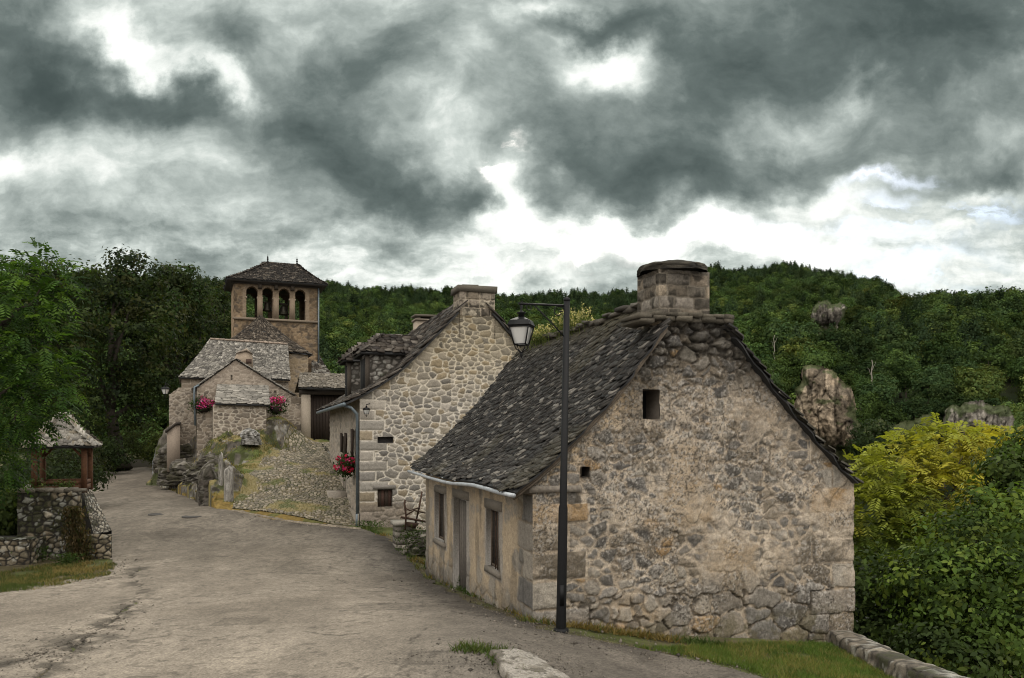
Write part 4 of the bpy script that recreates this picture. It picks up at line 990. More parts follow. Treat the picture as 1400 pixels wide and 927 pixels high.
        c = c * (1 - .35 * sst(fbm(v * 3, z * .6, 3, 58), .52, .68))[..., None]
        return .02 * expo * m + .02 * f2 + .008 * f3 + .03 * (f1 - .5), c
    zev = F.z(668, 0, 0)
    def keep2(v, z):
        k = z < zev + .25
        for h in (wn, wd, wf): k &= ~((v > h[0]) & (v < h[1]) & (z > h[2]) & (z < h[3]))
        return k
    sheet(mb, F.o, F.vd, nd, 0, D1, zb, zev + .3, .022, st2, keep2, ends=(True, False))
    for h, dp in ((wn, .12), (wd, .15), (wf, .13)): recess(mb, F.o, F.vd, nd, *h, dp, (.33, .31, .28), False)
    # far end and back of the shell
    gb = [(0, zb), (W1, zb), (W1, rz(W1) - .03)] + [(u, float(rz(u)) - .03) for u in np.linspace(W1, 0, 9)[1:-1]] + [(0, float(rz(0)) - .03)]
    mb.raw([F.w(u, D1, z) for u, z in gb], [tuple(range(len(gb)))], (.3, .25, .18))
    mb.raw([F.w(W1, 0, zb), F.w(W1, D1, zb), F.w(W1, D1, float(rz(W1))), F.w(W1, 0, float(rz(W1)))], [(0, 1, 2, 3)], (.28, .25, .2))
    mb.raw([F.w(.06, .06, zev + .1), F.w(W1, .06, zev + .1), F.w(W1, D1, zev + .1), F.w(.06, D1, zev + .1)], [(0, 1, 2, 3)], (.03, .03, .03))
    part('wall', mb, M_WALL, root)
    # roof
    v0, v1 = -.17, D1 + .2
    def sag(v): return .05 * (fbm(v * .5, v * 0 + 3, 2, 4) - .5) * 2
    def sl(a, t): u, z = pl(t); q = np.stack([F.o[0] + F.ud[0] * u + F.vd[0] * a, F.o[1] + F.ud[1] * u + F.vd[1] * a, z + sag(a)], -1); return q
    def sr(a, t): u, z = pr(t); q = np.stack([F.o[0] + F.ud[0] * u + F.vd[0] * a, F.o[1] + F.ud[1] * u + F.vd[1] * a, z + sag(a)], -1); return q
    def moss(a, t, c, r):
        g = sst(fbm(a * .8, t * .8, 3, 81), .5, .66); up = sst(t, 1.0, .1); return lerp(c, np.array([.075, .066, .042]) * r.uniform(.6, 1.3, len(a))[:, None], np.clip(g * .45 + up * .6, 0, 1))
    rf = MB(); edge = lambda t: (v0 + .05 * math.sin(t * 9) + .04 * math.sin(t * 23)) if t > .72 else .66
    edger = lambda t: (v0 + .05 * math.sin(t * 9) + .04 * math.sin(t * 23)) if t > 1.0 else .66
    slates(rf, sl, edge, lambda t: v1, TL, .084, .14, .017, SL_DARK, 11, .5, moss, rough_edge=.7, lift=1.6, cvar=.45, ut=.035); slates(rf, sr, edger, lambda t: v1, TR, .105, .2, .024, SL_DARK, 12, .45, moss, rough_edge=.6, lift=1.5, ut=.03)
    # rough ridge stones
    r = np.random.default_rng(9)
    for a in np.arange(.9, v1, .34):
        q = sl(np.array(a), np.array(0.02)); g = r.uniform(.5, 1.2); rf.box(q + np.array([0, 0, .035 + r.normal(0, .015)]), np.append(F.ud * .2, r.normal(0, .02)), np.append(F.vd * .2, 0), (0, 0, .035), (.085 * g, .075 * g, .06 * g), jit=.03)
    roof = part('roof', rf, M_SLATE, root)
    # stone slabs along the gable shoulder, chimney and its cap
    ch = MB(); zc = F.z(432, 3, 0); cu0, cu1 = F.upx(903, .06), F.upx(967, .06)
    e = [F.upx(x) for x in (872, 892, 906, 921, 940, 955, 972, 986, 998)]; rc_ = np.random.default_rng(19)
    for k, (a, b) in enumerate(zip(e[:-1], e[1:])):
        for lay in (0, 1):
            zz = ztop - .03 + .075 * lay - .05 * (k == 0); g_ = rc_.uniform(.6, 1.2); q = rc_.normal(0, .03)
            ch.abox(F, a + .006 + q * lay, b - .006 + q * lay, -.10 + rc_.normal(0, .03), .62, zz, zz + .07 + rc_.uniform(0, .015), (.12 * g_, .105 * g_, .08 * g_), jit=.02)
    CHC = [(.15, .125, .095), (.20, .165, .125), (.115, .10, .08), (.23, .19, .14), (.09, .078, .062), (.17, .15, .125)]
    cst = st_ashlar(.205, .36, CHC, (.19, .165, .13), 21, ztop); ch.abox(F, cu0 + .03, cu1 - .03, .11, .79, ztop - .3, F.z(372, 3, .06), (.1, .09, .07)); zq = F.z(371, 3, .06)
    sheet(ch, F.xy(cu0, .08), F.ud, -F.vd, 0, cu1 - cu0, ztop - .1, zq, .014, cst, ends=(True, True)); sheet(ch, F.xy(cu0, .08), F.vd, -F.ud, 0, .74, ztop - .3, zq, .016, cst, ends=(True, True)); sheet(ch, F.xy(cu1, .08), F.vd, F.ud, 0, .74, ztop - .3, zq, .03, cst, ends=(True, True))
    cm = rock_mesh(F.w((cu0 + cu1) / 2 - .01, .45, F.z(371.5, 3, .1)), (cu1 - cu0) / 2 + .16, .58, .20, 31, 56, 14, ((.034, .031, .024), (.06, .053, .04), (.025, .023, .019)), rough=.10, top=.55, streak=False)
    ch.raw(np.concatenate(cm.V), np.concatenate(cm.L).reshape(-1, 4), np.concatenate(cm.C))
    part('chimney', ch, M_WALL, roof)
    gt = MB(); ue, ze = pl(TL)
    gt.tube([F.w(float(ue) - .03, v, float(ze) - .055 + sag(np.array(v)) - .006 * v) for v in np.linspace(-.22, D1 + .25, 12)], .036, 10)
    for v in np.linspace(.4, D1 - .2, 8): gt.abox(F, float(ue) - .02, float(ue) + .12, v - .012, v + .012, float(ze) - .05, float(ze) - .03)
    part('gutter', gt, M_ZINC, roof)
    bm = MB(); zb1, zb0 = F.z(664, .3, 0), F.z(673, .3, 0)
    bm.abox(F, -.10, .80, -.075, .02, zb0, zb1, (.20, .175, .145), jit=.008); bm.abox(F, float(ue) + .1, .02, -.05, D1, zb1 - .12, zb1 + .02, (.09, .075, .06)); part('wall_beam', bm, M_WOOD, root)
    vp = MB()
    for k in range(2): vp.tube([np.append(F.xy(ue_, -.10), z_) for ue_, z_ in [(lambda q: (float(q[0]), float(q[1]) - .07 - .05 * k))(pl(np.array(t))) for t in np.linspace(.7, TL, 9)]], .022, 6, (.10, .08, .06))
    part('verge_pole', vp, M_WOOD, root)
    # openings of the street side
    for h, dp, nm in ((wn, .12, 'window'), (wf, .13, 'window')):
        w = MB(); a, b, z0, z1 = h
        w.abox(F, dp - .03, dp + .02, a, b, z0, z1, (.05, .04, .03)); fr = (.10, .075, .055)
        for q0, q1, y0, y1 in ((a, a + .05, z0, z1), (b - .05, b, z0, z1), ((a + b) / 2 - .02, (a + b) / 2 + .02, z0, z1), (a, b, z1 - .05, z1), (a, b, z0, z0 + .05)): w.abox(F, dp - .055, dp - .032, q0, q1, y0, y1, fr)
        wo = part(nm, w, M_WOOD, root)
        g = MB(); g.abox(F, dp - .045, dp - .034, a + .06, b - .06, z0 + .06, z1 - .06); part('pane', g, M_PANE, wo)
        if h is wn:
            g = MB()
            for q in np.linspace(a + .08, b - .45, 3): g.tube([F.w(.02, q, z0), F.w(.02, q, z1)], .012, 6)
            part('window_bars', g, M_RUST, wo)
    for (a, b, z0, z1) in (wn, wf):
        sm = MB(); sm.abox(F, -.055, .10, a - .08, b + .08, z0 - .12, z0 - .004, (.19, .168, .14), jit=.012); part('window_sill', sm, M_WALL, root)
        sm = MB(); sm.abox(F, -.028, .10, a - .14, b + .14, z1 + .004, z1 + .18, (.185, .165, .138), jit=.012); part('lintel', sm, M_WALL, root)
    sm = MB(); sm.abox(F, -.028, .10, wd[0] - .16, wd[1] + .16, wd[3] + .004, wd[3] + .2, (.18, .16, .132), jit=.012); part('lintel', sm, M_WALL, root)
    dmb = MB(); a, b, z0, z1 = wd; n = 6
    for k in range(n): g = .8 + .4 * random.random(); dmb.abox(F, .10, .14, a + (b - a) * k / n + .004, a + (b - a) * (k + 1) / n - .004, z0, z1, (.12 * g, .105 * g, .09 * g))
    do = part('door', dmb, M_WOOD, root); hd = MB(); hd.tube([F.w(.09, a + .12, z0 + 1.0), F.w(.05, a + .12, z0 + 1.0), F.w(.05, a + .12, z0 + .9)], .012, 6); part('handle', hd, M_IRON, do)
    return pl, TL, sl, rz
ROOF1 = build_house1()

# ------------------------------------------------------------------ the middle house
H2 = Frame(-207 / FX * 28.0, 28.0, 18.3)
SL_BROWN = [(.030, .024, .019), (.044, .035, .027), (.025, .020, .017), (.062, .051, .040), (.11, .096, .08)]
def build_house2():
    F = H2; D = 11.0; root = thing('stone_house', 'pointed rubble stone house with tall gable chimney and slate dormers beside the cobbled ramp', 'house', F.w(4, 5, EZ - 3.3))
    ap = F.uz(651, 399, -.15); left = [ap] + [F.uz(x, y, -.15) for x, y in ((629, 423), (575, 479), (544, 509), (506, 534), (472, 551))]
    right = [(2 * ap[0] - u, z) for u, z in left]; W = 2 * ap[0]
    pl, TL = poly_profile(left); pr, TR = poly_profile(right); rz = roof_z([(pl, TL), (pr, TR)])
    cols = [(.275, .25, .212), (.225, .207, .18), (.33, .30, .258), (.185, .173, .155), (.285, .25, .195), (.25, .232, .203), (.27, .225, .16)]
    def tint(u, z, c, m):
        zr = z - EZ; t = sst(zr, .5, 3.5); c = lerp(c, c * np.array([.90, .86, .75]), t); c = c * (1 - .18 * sst(zr, 2.5, 4.8))[..., None]
        ft = sst(-zr, 2.35, 2.75) * sst(1.9 - u, 0, .2); return lerp(c, np.array([.22, .185, .15]) * (.6 + .8 * fbm(u * 14, z * 14, 3, 9))[..., None], ft * .9)
    st = st_pointed(.26, .165, cols, (.57, .525, .45), .019, 91, .034, [(0, 1)], tint, wv=.5, jit=.62, big=.60)
    cw = (F.upx(516), F.upx(536), F.z(693, .8, 0), F.z(669, .8, 0)); dk = (F.upx(516), F.upx(537), F.z(606, .8, 0), F.z(597, .8, 0))
    def keep(u, z):
        k = z < rz(u) - .03
        for h in (cw, dk): k &= ~((u > h[0]) & (u < h[1]) & (z > h[2]) & (z < h[3]))
        return k
    mb = MB(); zb = EZ - 4.2
    sheet(mb, F.o, F.ud, -F.vd, 0, W, zb, ap[1], .024, st, keep, ends=(True, False))
    recess(mb, F.o, F.ud, -F.vd, *cw, .12, (.2, .18, .15), False); recess(mb, F.o, F.ud, -F.vd, *dk, .10, (.06, .055, .05), True, (.03, .028, .027))
    mb.abox(F, cw[0] - .16, cw[1] + .12, -.06, .1, cw[3], cw[3] + .15, (.20, .185, .165), jit=.01)
    # street side
    st2 = st_pointed(.36, .24, [(.27, .24, .20), (.24, .215, .18), (.30, .26, .21)], (.36, .31, .25), .03, 95, .025, [(0, 1)])
    ze = float(rz(0)); w1 = (.75, 1.65, EZ - .92, EZ + .05); dr = (4.3, 5.25, EZ - 2.6, EZ - .2)
    def keep2(v, z):
        k = z < ze + .1
        for h in (w1, dr): k &= ~((v > h[0]) & (v < h[1]) & (z > h[2]) & (z < h[3]))
        return k
    sheet(mb, F.o, F.vd, -F.ud, 0, D, zb, ze + .15, .045, st2, keep2, ends=(True, False))
    recess(mb, F.o, F.vd, -F.ud, *w1, .15, (.3, .27, .22), False); recess(mb, F.o, F.vd, -F.ud, *dr, .2, (.25, .22, .18), False)
    gb = [(0, zb), (W, zb)] + [(u, float(rz(u)) - .04) for u in np.linspace(W, 0, 11)]
    mb.raw([F.w(u, D, z) for u, z in gb], [tuple(range(len(gb)))], (.3, .25, .18)); mb.raw([F.w(W, 0, zb), F.w(W, D, zb), F.w(W, D, ze), F.w(W, 0, ze)], [(0, 1, 2, 3)], (.28, .25, .2))
    part('wall', mb, M_WALL, root)
    def mk(pf):
        def s(a, t): u, z = pf(t); return np.stack([F.o[0] + F.ud[0] * u + F.vd[0] * a, F.o[1] + F.ud[1] * u + F.vd[1] * a, z], -1)
        return s
    rf = MB(); tc = math.hypot(left[1][0] - ap[0], left[1][1] - ap[1]) - .06; edge = lambda t: (-.2 + .05 * math.sin(t * 8)) if t > tc else .88
    slates(rf, mk(pl), edge, lambda t: D + .15, TL, .19, .28, .032, SL_BROWN, 31, lift=1.3); slates(rf, mk(pr), edge, lambda t: D + .15, TR, .24, .36, .034, SL_BROWN, 32)
    roof = part('roof', rf, M_SLATE, root)
    ch = MB(); c0, c1 = F.upx(629, .05), F.upx(674, .05); CC = [(.24, .20, .15), (.28, .24, .19), (.20, .17, .135), (.25, .22, .17)]
    zq0, zq1 = F.z(432, 4, 0), F.z(397, 4, 0); cs = st_ashlar(.30, .5, CC, (.42, .36, .28), 41, zq0); sheet(ch, F.xy(c0, -.03), F.ud, -F.vd, 0, c1 - c0, zq0, zq1, .024, cs, ends=(True, True)); sheet(ch, F.xy(c0, -.03), F.vd, -F.ud, 0, .9, zq0 - .8, zq1, .03, cs, ends=(True, True)); sheet(ch, F.xy(c1, -.03), F.vd, F.ud, 0, .9, zq0 - .8, zq1, .05, cs, ends=(True, True)); ch.abox(F, c0 + .02, c1 - .02, .02, .84, zq0 - .8, zq1, (.2, .17, .13)); ch.abox(F, c0 - .12, c1 + .12, -.10, .98, F.z(399, 4, 0), F.z(391, 4, 0), (.10, .088, .07), jit=.025)
    ch.abox(F, c0 + .1, c0 + .75, .15, .7, F.z(391, 4, 0), F.z(388, 4, 0), (.08, .07, .055), jit=.03); part('chimney', ch, M_WALL, roof)
    ch = MB(); v = 9.6; c0, c1 = F.upx(569, v), F.upx(598, v); z0, z1 = F.z(462, 4, v), F.z(438, 4, v)
    ch.abox(F, c0, c1, v, v + .8, z0 - 1, z1, (.34, .285, .225)); ch.abox(F, c0 - .06, c1 + .06, v - .08, v + .88, z1, z1 + .09, (.2, .17, .135), jit=.015)
    for k in (c0 + .05, c1 - .22): ch.abox(F, k, k + .17, v, v + .8, z1 + .09, z1 + .20, (.15, .13, .1))
    ch.abox(F, c0 - .08, c1 + .08, v - .1, v + .9, z1 + .20, z1 + .30, (.11, .095, .075), jit=.015); part('chimney', ch, M_WALL, roof, label='low second chimney at the far end of the ridge')
    # dormers looking out over the street
    for (va, vb, f0) in ((2.0, 3.9, .5), (5.6, 7.0, .25)):
        zt = F.z(483, .5, 2.0); zr_ = F.z(457, 1.2, 2.9); d = MB(); stx = st_dry(.30, .17, [(.19, .175, .155), (.15, .14, .125), (.225, .205, .18)], 55, .02, .1, .05)
        zlow = float(rz(f0)) - .25; hgt = rz
        sheet(d, F.xy(0, va), F.ud, -F.vd, f0, 3.2, zlow, zt + .05, .035, stx, lambda u, z: z > hgt(u) - .15)
        d.abox(F, f0, 3.2, va + .03, vb, zlow, zt, (.16, .145, .125)); d.abox(F, f0 - .03, f0 + .03, va + .3, vb - .3, zlow + .3, zt - .15, (.02, .02, .02)); d.abox(F, f0 - .06, f0 + .1, va - .05, va + .09, zlow, zt, (.06, .05, .04))
        do = part('dormer', d, M_WALL, root); ro = MB(); vm = (va + vb) / 2; hw = (vb - va) / 2 + .22; T = math.hypot(hw, zr_ - zt); r0 = f0 + .75; e0 = f0 - .28
        uend = 4.1
        for sg in (-1, 1):
            def s(a, t, sg=sg): k = t / T; return np.stack([F.o[0] + F.ud[0] * a + F.vd[0] * (vm + sg * hw * k), F.o[1] + F.ud[1] * a + F.vd[1] * (vm + sg * hw * k), zr_ + (zt - zr_) * k + 0 * a], -1)
            slates(ro, s, lambda t: r0 + (e0 - r0) * t / T, lambda t: uend - 1.0 * t / T, T, .17, .25, .03, SL_BROWN, 44, lift=1.3)
        T2 = math.hypot(r0 - e0, zr_ - zt)
        def s3(a, t): k = t / T2; return np.stack([F.o[0] + F.ud[0] * (r0 + (e0 - r0) * k) + F.vd[0] * (vm + a), F.o[1] + F.ud[1] * (r0 + (e0 - r0) * k) + F.vd[1] * (vm + a), zr_ + (zt - zr_) * k + 0 * a], -1)
        slates(ro, s3, lambda t: -hw * t / T2, lambda t: hw * t / T2 + .01, T2, .17, .25, .03, SL_BROWN, 45); part('dormer_roof', ro, M_SLATE, do)
    ue, zz = (float(q) for q in pl(TL)); gt = MB(); gt.tube([F.w(ue - .05, v, zz - .05 - .004 * v) for v in np.linspace(-.2, D, 8)], .07, 8)
    part('gutter', gt, M_ZINCD, roof)
    dp = MB(); dp.tube([F.w(ue - .05, -.02, zz - .07), F.w(ue * .6, -.04, zz - .16), F.w(-.14, -.06, zz - .38), F.w(-.10, .10, zz - .7), F.w(-.10, .10, EZ - 2.9)], .055, 8); dp.tube([F.w(-.10, .10, EZ - 2.9), F.w(-.10, .10, EZ - 3.4)], .065, 8); part('downpipe', dp, M_ZINCD, root)
    # window, shutters, cellar hatch, door
    w = MB(); a, b, z0, z1 = w1; w.abox(F, .10, .16, a, b, z0, z1, (.03, .03, .03)); wo = part('window', w, M_WOOD, root)
    for q0, q1 in ((a - .52, a - .02), (b + .02, b + .52)):
        s = MB(); s.abox(F, -.09, -.05, q0, q1, z0 - .1, z1 + .05, (.035, .024, .018)); s.abox(F, -.105, -.085, q0 + .03, q1 - .03, z0 + .1, z0 + .2, (.03, .02, .015)); part('shutter', s, M_WOOD, wo)
    d = MB(); a, b, z0, z1 = dr; d.abox(F, .12, .18, a, b, z0, z1, (.04, .028, .02)); part('door', d, M_WOOD, root)
    for q0, q1 in ((a - .5, a - .02), (b + .02, b + .5)):
        s = MB(); s.abox(F, -.09, -.05, q0, q1, EZ - .85, z1 + .15, (.035, .024, .018)); part('shutter', s, M_WOOD, root)
    h = MB(); a, b, z0, z1 = cw; n = 4
    for k in range(n): h.abox(F, a + (b - a) * k / n + .005, a + (b - a) * (k + 1) / n - .005, .06, .10, z0, z1, (.045 + .012 * (k % 2), .032, .024))
    part('cellar_hatch', h, M_WOOD, root)
    s = MB(); s.abox(F, -.75, -.06, 3.9, 5.6, EZ - 2.95, EZ - 2.42, (.27, .24, .2), jit=.02); s.abox(F, -.1, -.05, -.03, 3.5, EZ - 3.9, EZ - 2.9, (.23, .2, .16), jit=.02); part('door_step', s, M_WALL, root)
build_house2()

# ------------------------------------------------------------------ the church on the knoll
CH = Frame(-360 / FX * 42.0, 42.0, 22.0)
SL_PALE = [(.23, .215, .185), (.18, .168, .147), (.28, .262, .23), (.14, .132, .117), (.21, .197, .172), (.105, .098, .086)]
SL_TOWER = [(.013, .0105, .008), (.020, .016, .012), (.011, .009, .007), (.028, .022, .016), (.018, .014, .011), (.08, .068, .053)]
CW = [(.205, .17, .132), (.245, .205, .16), (.165, .14, .112), (.28, .238, .19), (.185, .155, .125)]
def build_church():
    F = CH; root = thing('church', 'small stone church with four arched belfry under a hipped slate roof on the rocky knoll', 'church', F.w(2, 5, EZ))
    def U(px, v): return F.upx(px, v)
    def plane(v, pts): return [F.uz(x, y, v) for x, y in pts]
    def slab_surf(r0, r1, e0, e1, vr, ve):
        """slope between a ridge line and an eave line given in photo columns/rows at their own depths; a runs 0..1 along"""
        R0, R1 = F.w(*_uvz(r0, vr)), F.w(*_uvz(r1, vr)); E0, E1 = F.w(*_uvz(e0, ve)), F.w(*_uvz(e1, ve)); return R0, R1, E0, E1
    def _uvz(p, v): u, z = F.uz(p[0], p[1], v); return (u, v, z)
    def quad_roof(mb, R0, R1, E0, E1, expo, wid, th, cols, seed, curve=0.0, left=None, **k):
        T = float(np.linalg.norm((E0 + E1) / 2 - (R0 + R1) / 2)); LW = float(np.linalg.norm(E1 - E0))
        def s(a, t):
            q = np.asarray(t / T)[..., None]; f = np.asarray(a / LW)[..., None]; p = (R0 + (R1 - R0) * f) * (1 - q) + (E0 + (E1 - E0) * f) * q
            p = p - np.array([0, 0, 1.0]) * curve * np.sin(np.clip(q, 0, 1) * math.pi); return p
        slates(mb, s, (lambda t: 0.0) if left is None else (lambda t: left(t / T) * LW), lambda t: LW, T, expo, wid, th, cols, seed, **k)
    # tower with its four bell openings
    VT = 8.5; tb = MB(); TD = 3.4; a = plane(VT, [(320, 386), (434, 390)]); u0, u1 = a[0][0], a[1][0]; zt = F.z(384, u0, VT) ; zb = F.z(545, u0, VT)
    arches = [(344.5, 7.4), (366, 7.2), (388.5, 7.4), (410.5, 7.2)]
    def st_t(u, z):
        s = st_pointed(.30, .18, [(.155, .11, .068), (.19, .135, .082), (.13, .095, .064), (.215, .155, .098), (.12, .094, .07)], (.205, .155, .10), .022, 111, .02)
        h, c = s(u, z); c = c * (.55 + .9 * fbm(u * 1.1, z * .8, 4, 112))[..., None]; c = lerp(c, np.array([.05, .04, .03]) + 0 * c, sst(fbm(u * 4, z * 4, 3, 116), .58, .68) * .6)
        for (cx, cw) in AR: # pale dressed piers round the openings
            dd = arch_d(u, z, cx, cw); fr = sst(dd, .26, .18); c = lerp(c, np.array([.215, .165, .115]) * (.8 + .4 * fbm(u * 9, z * 5, 2, 7))[..., None], fr)
        return h, c
    AR = [(U(x, VT), w / FX * F.dep(2, VT)) for x, w in arches]; zs = F.z(436, 2, VT); ztop = F.z(393.5, 2, VT)
    def arch_d(u, z, cx, hw):
        q = np.abs(u - cx) - hw; zc = ztop - hw; rad = np.hypot(u - cx, z - zc) - hw
        return np.where(z > zc, rad, np.where(z > zs, q, np.hypot(np.maximum(q, 0), zs - z)))
    def keep(u, z):
        k = np.ones(u.shape, bool)
        for cx, cw in AR: k &= ~(arch_d(u, z, cx, cw) < 0)
        return k
    sheet(tb, F.xy(0, VT), F.ud, -F.vd, u0, u1, zb, zt + .02, .04, st_t, keep)
    for dv in (.45, TD): tb2 = sheet(tb, F.xy(0, VT + dv), F.ud, -F.vd, u0, u1, zs - .3, zt, .12, st_t, keep)
    sheet(tb, F.xy(u1, VT), F.vd, F.ud, 0, TD, zb, zt, .08, lambda v, z: st_pointed(.4, .26, [(.27, .19, .12), (.31, .22, .14)], (.33, .25, .17), .022, 113, .02)(v, z))
    sheet(tb, F.xy(u0, VT), F.vd, -F.ud, 0, TD, zb, zt, .12, lambda v, z: st_pointed(.4, .26, [(.27, .19, .12), (.31, .22, .14)], (.33, .25, .17), .022, 114, .02)(v, z))
    for cx, hw in AR:  # reveals and little imposts
        zc = ztop - hw; arc = [(cx - hw, zs), (cx - hw, zc)] + [(cx - hw * math.cos(q), zc + hw * math.sin(q)) for q in np.linspace(0, math.pi, 11)[1:-1]] + [(cx + hw, zc), (cx + hw, zs)]
        f = [F.w(u, VT - .02, z) for u, z in arc]; b = [F.w(u, VT + .46, z) for u, z in arc]; n = len(arc)
        tb.raw(f + b, [(i, i + 1, n + i + 1, n + i) for i in range(n - 1)] + [(0, n, 2 * n - 1, n - 1)], (.22, .165, .115))
        for sg in (-1, 1): tb.abox(F, cx + sg * hw - .045, cx + sg * hw + .045, VT - .06, VT + .3, zc - .40, zc - .30, (.32, .26, .20))
    e = [u0 + .02] + [(AR[k][0] + AR[k + 1][0]) / 2 for k in range(3)] + [u1 - .02]
    for x in e[1:-1]: tb.abox(F, x - .16, x + .16, VT - .09, VT + .02, zs, zc - .28, (.225, .175, .125)); tb.abox(F, x - .11, x + .11, VT - .30, VT + .02, zt - .40, zt - .1, (.05, .04, .03))
    tb.abox(F, u0 - .08, u1 + .08, VT - .14, VT + .02, zs - .14, zs, (.20, .16, .12)); tb.abox(F, u0 + .05, u1 - .05, VT + .05, VT + TD, zs - .5, zs - .3, (.05, .045, .04))
    tower = part('tower', tb, M_WALL, root)
    rf = MB(); ov = .48; A, B = u0 - ov + .02, u1 + ov + .1; VA, VB = VT - .55, VT + TD + .55; zE = F.z(385, 2.5, VA); zR = F.z(358.5, 2, VT + TD / 2); vm = (VA + VB) / 2; rA, rB = U(366, vm), U(406, vm)
    T = math.hypot(vm - VA, zR - zE)
    for sg, seed in ((-1, 1), (1, 2)):
        def s(a, t, sg=sg): k = t / T; return np.stack([F.o[0] + F.ud[0] * a + F.vd[0] * (vm + sg * (vm - VA) * k), F.o[1] + F.ud[1] * a + F.vd[1] * (vm + sg * (vm - VA) * k), zR + (zE - zR) * k - .10 * np.sin(np.clip(k, 0, 1) * math.pi) + 0 * a], -1)
        slates(rf, s, lambda t: rA + (A - rA) * t / T, lambda t: rB + (B - rB) * t / T, T, .13, .17, .024, SL_TOWER, 120 + seed)
    for (ra, ea, seed) in ((rA, A, 3), (rB, B, 4)):
        T3 = math.hypot(ra - ea, zR - zE)
        def s(a, t, ra=ra, ea=ea, T3=T3): k = t / T3; uu = ra + (ea - ra) * k; return np.stack([F.o[0] + F.ud[0] * uu + F.vd[0] * (vm + a), F.o[1] + F.ud[1] * uu + F.vd[1] * (vm + a), zR + (zE - zR) * k - .10 * np.sin(np.clip(k, 0, 1) * math.pi) + 0 * a], -1)
        slates(rf, s, lambda t, T3=T3: -(vm - VA) * t / T3, lambda t, T3=T3: (vm - VA) * t / T3 + .01, T3, .13, .17, .024, SL_TOWER, 130 + seed)
    rf.abox(F, A + .05, B - .05, VA + .05, VB - .05, zE - .10, zE - .03, (.03, .025, .02)); rf.abox(F, A + .32, B - .32, VA + .35, VB - .35, zE - .20, zE - .10, (.035, .028, .022))
    ro = part('roof', rf, M_SLATE, tower)
    for u in (rA, rB):
        f = MB(); f.lathe(F.w(u, vm, zR), [(.10, -.05), (.06, .06), (.035, .12), (.075, .20), (.03, .26), (.06, .31), (.012, .40), (.01, .50)], 8); part('finial', f, M_IRON, tower)
    for k, (cx, sc) in enumerate(((AR[1][0], .8), (AR[2][0], 1.0))):
        b = MB(); zc = zs + .95 - .1 * k; b.lathe(F.w(cx + .05, VT + .95, zc - .42 * sc), [(.40 * sc, 0), (.36 * sc, .06), (.28 * sc, .22), (.22 * sc, .44), (.17 * sc, .56), (.05, .62)], 16); b.abox(F, cx - .5, cx + .6, VT + .88, VT + 1.02, zc + .2 * sc, zc + .34 * sc); part('bell', b, M_BRONZE, tower)
    dp = MB(); dp.tube([F.w(u1 + .05, VT - .12, zE - .2), F.w(u1 + .05, VT - .12, zs - 3.2)], .05, 8); part('downpipe', dp, M_ZINCD, tower)

    # crossing under its pyramid roof, with the wall below to the right
    nv = MB(); vA, vF = 8.2, 5.5; a0 = U(309, vF); a1 = U(424, vF); zE2 = F.z(485, a1, vF)
    sheet(nv, F.xy(0, vF + .15), F.ud, -F.vd, a0 + .2, a1 - .1, EZ - 1, zE2 + .02, .04, st_pointed(.30, .18, [(.25, .195, .128), (.28, .218, .142), (.22, .178, .128), (.2, .168, .132)], (.30, .24, .17), .025, 141, .02))
    nv.abox(F, a0 + .2, a1 - .12, vF + .2, vF + 5, EZ - 1, zE2, (.3, .24, .17)); part('nave_wall', nv, M_WALL, root)
    nr = MB(); ap = F.w(*_uvz((355, 431), vA)); L0 = F.w(a0, vF, F.z(468, a0, vF)); R0 = F.w(a1 + .1, vF, zE2); Bk = F.w(a1 + .1, vF + 5.6, zE2)
    for q, (P0, P1) in enumerate(((L0, R0), (R0, Bk))):
        T = float(np.linalg.norm((P0 + P1) / 2 - ap)); LW = float(np.linalg.norm(P1 - P0))
        def s(a, t, P0=P0, P1=P1, T=T, LW=LW): k = np.asarray(t / T)[..., None]; f = np.asarray(a / LW)[..., None]; return ap + (P0 + (P1 - P0) * (.5 + f) - ap) * k - np.array([0, 0, .12]) * np.sin(np.clip(k, 0, 1) * math.pi)
        slates(nr, s, lambda t, T=T, LW=LW: -.5 * LW, lambda t, T=T, LW=LW: .5 * LW, T, .135, .2, .028, [(.045, .035, .025), (.066, .052, .038), (.03, .024, .018), (.13, .108, .083)], 150 + q, under=False)
        nr.raw([ap - (0, 0, .06), P0 - (0, 0, .06), P1 - (0, 0, .06)], [(0, 1, 2)], (.03, .03, .03))
    part('nave_roof', nr, M_SLATE, root)
    ai = MB(); v = 7.2; ai.abox(F, U(424, v), U(452, v), v, v + 4, EZ - 1, F.z(512, 6, v), (.2, .16, .11)); part('aisle_wall', ai, M_WALL, root)
    ar = MB(); quad_roof(ar, F.w(*_uvz((426, 484), v + 2)), F.w(*_uvz((436, 486), v + 2)), F.w(*_uvz((426, 512), v - .2)), F.w(*_uvz((455, 514), v - .2)), .2, .28, .035, SL_PALE[3:] + SL_TOWER[3:], 161, .12, moss=None); part('aisle_roof', ar, M_SLATE, root)

    # choir with the long pale roof
    vE, vR = 2.2, 5.2; cb = MB(); b0, b1 = U(248, vE), U(395, vE); zc = F.z(518, b0, vE)
    sheet(cb, F.xy(0, vE + .2), F.ud, -F.vd, b0, b1, EZ - 1.5, zc, .05, st_pointed(.28, .17, CW, (.40, .35, .285), .018, 171, .02, [(b0, 1)])); cb.abox(F, b0, b1, vE + .25, vR + 3, EZ - 1.5, zc - .05, (.28, .24, .19)); part('choir_wall', cb, M_WALL, root)
    cr = MB(); R0, R1 = F.w(*_uvz((287, 464), vR)), F.w(*_uvz((393, 471), vR)); E0, E1 = F.w(*_uvz((244, 516), vE - .1)), F.w(*_uvz((397, 519.5), vE - .1))
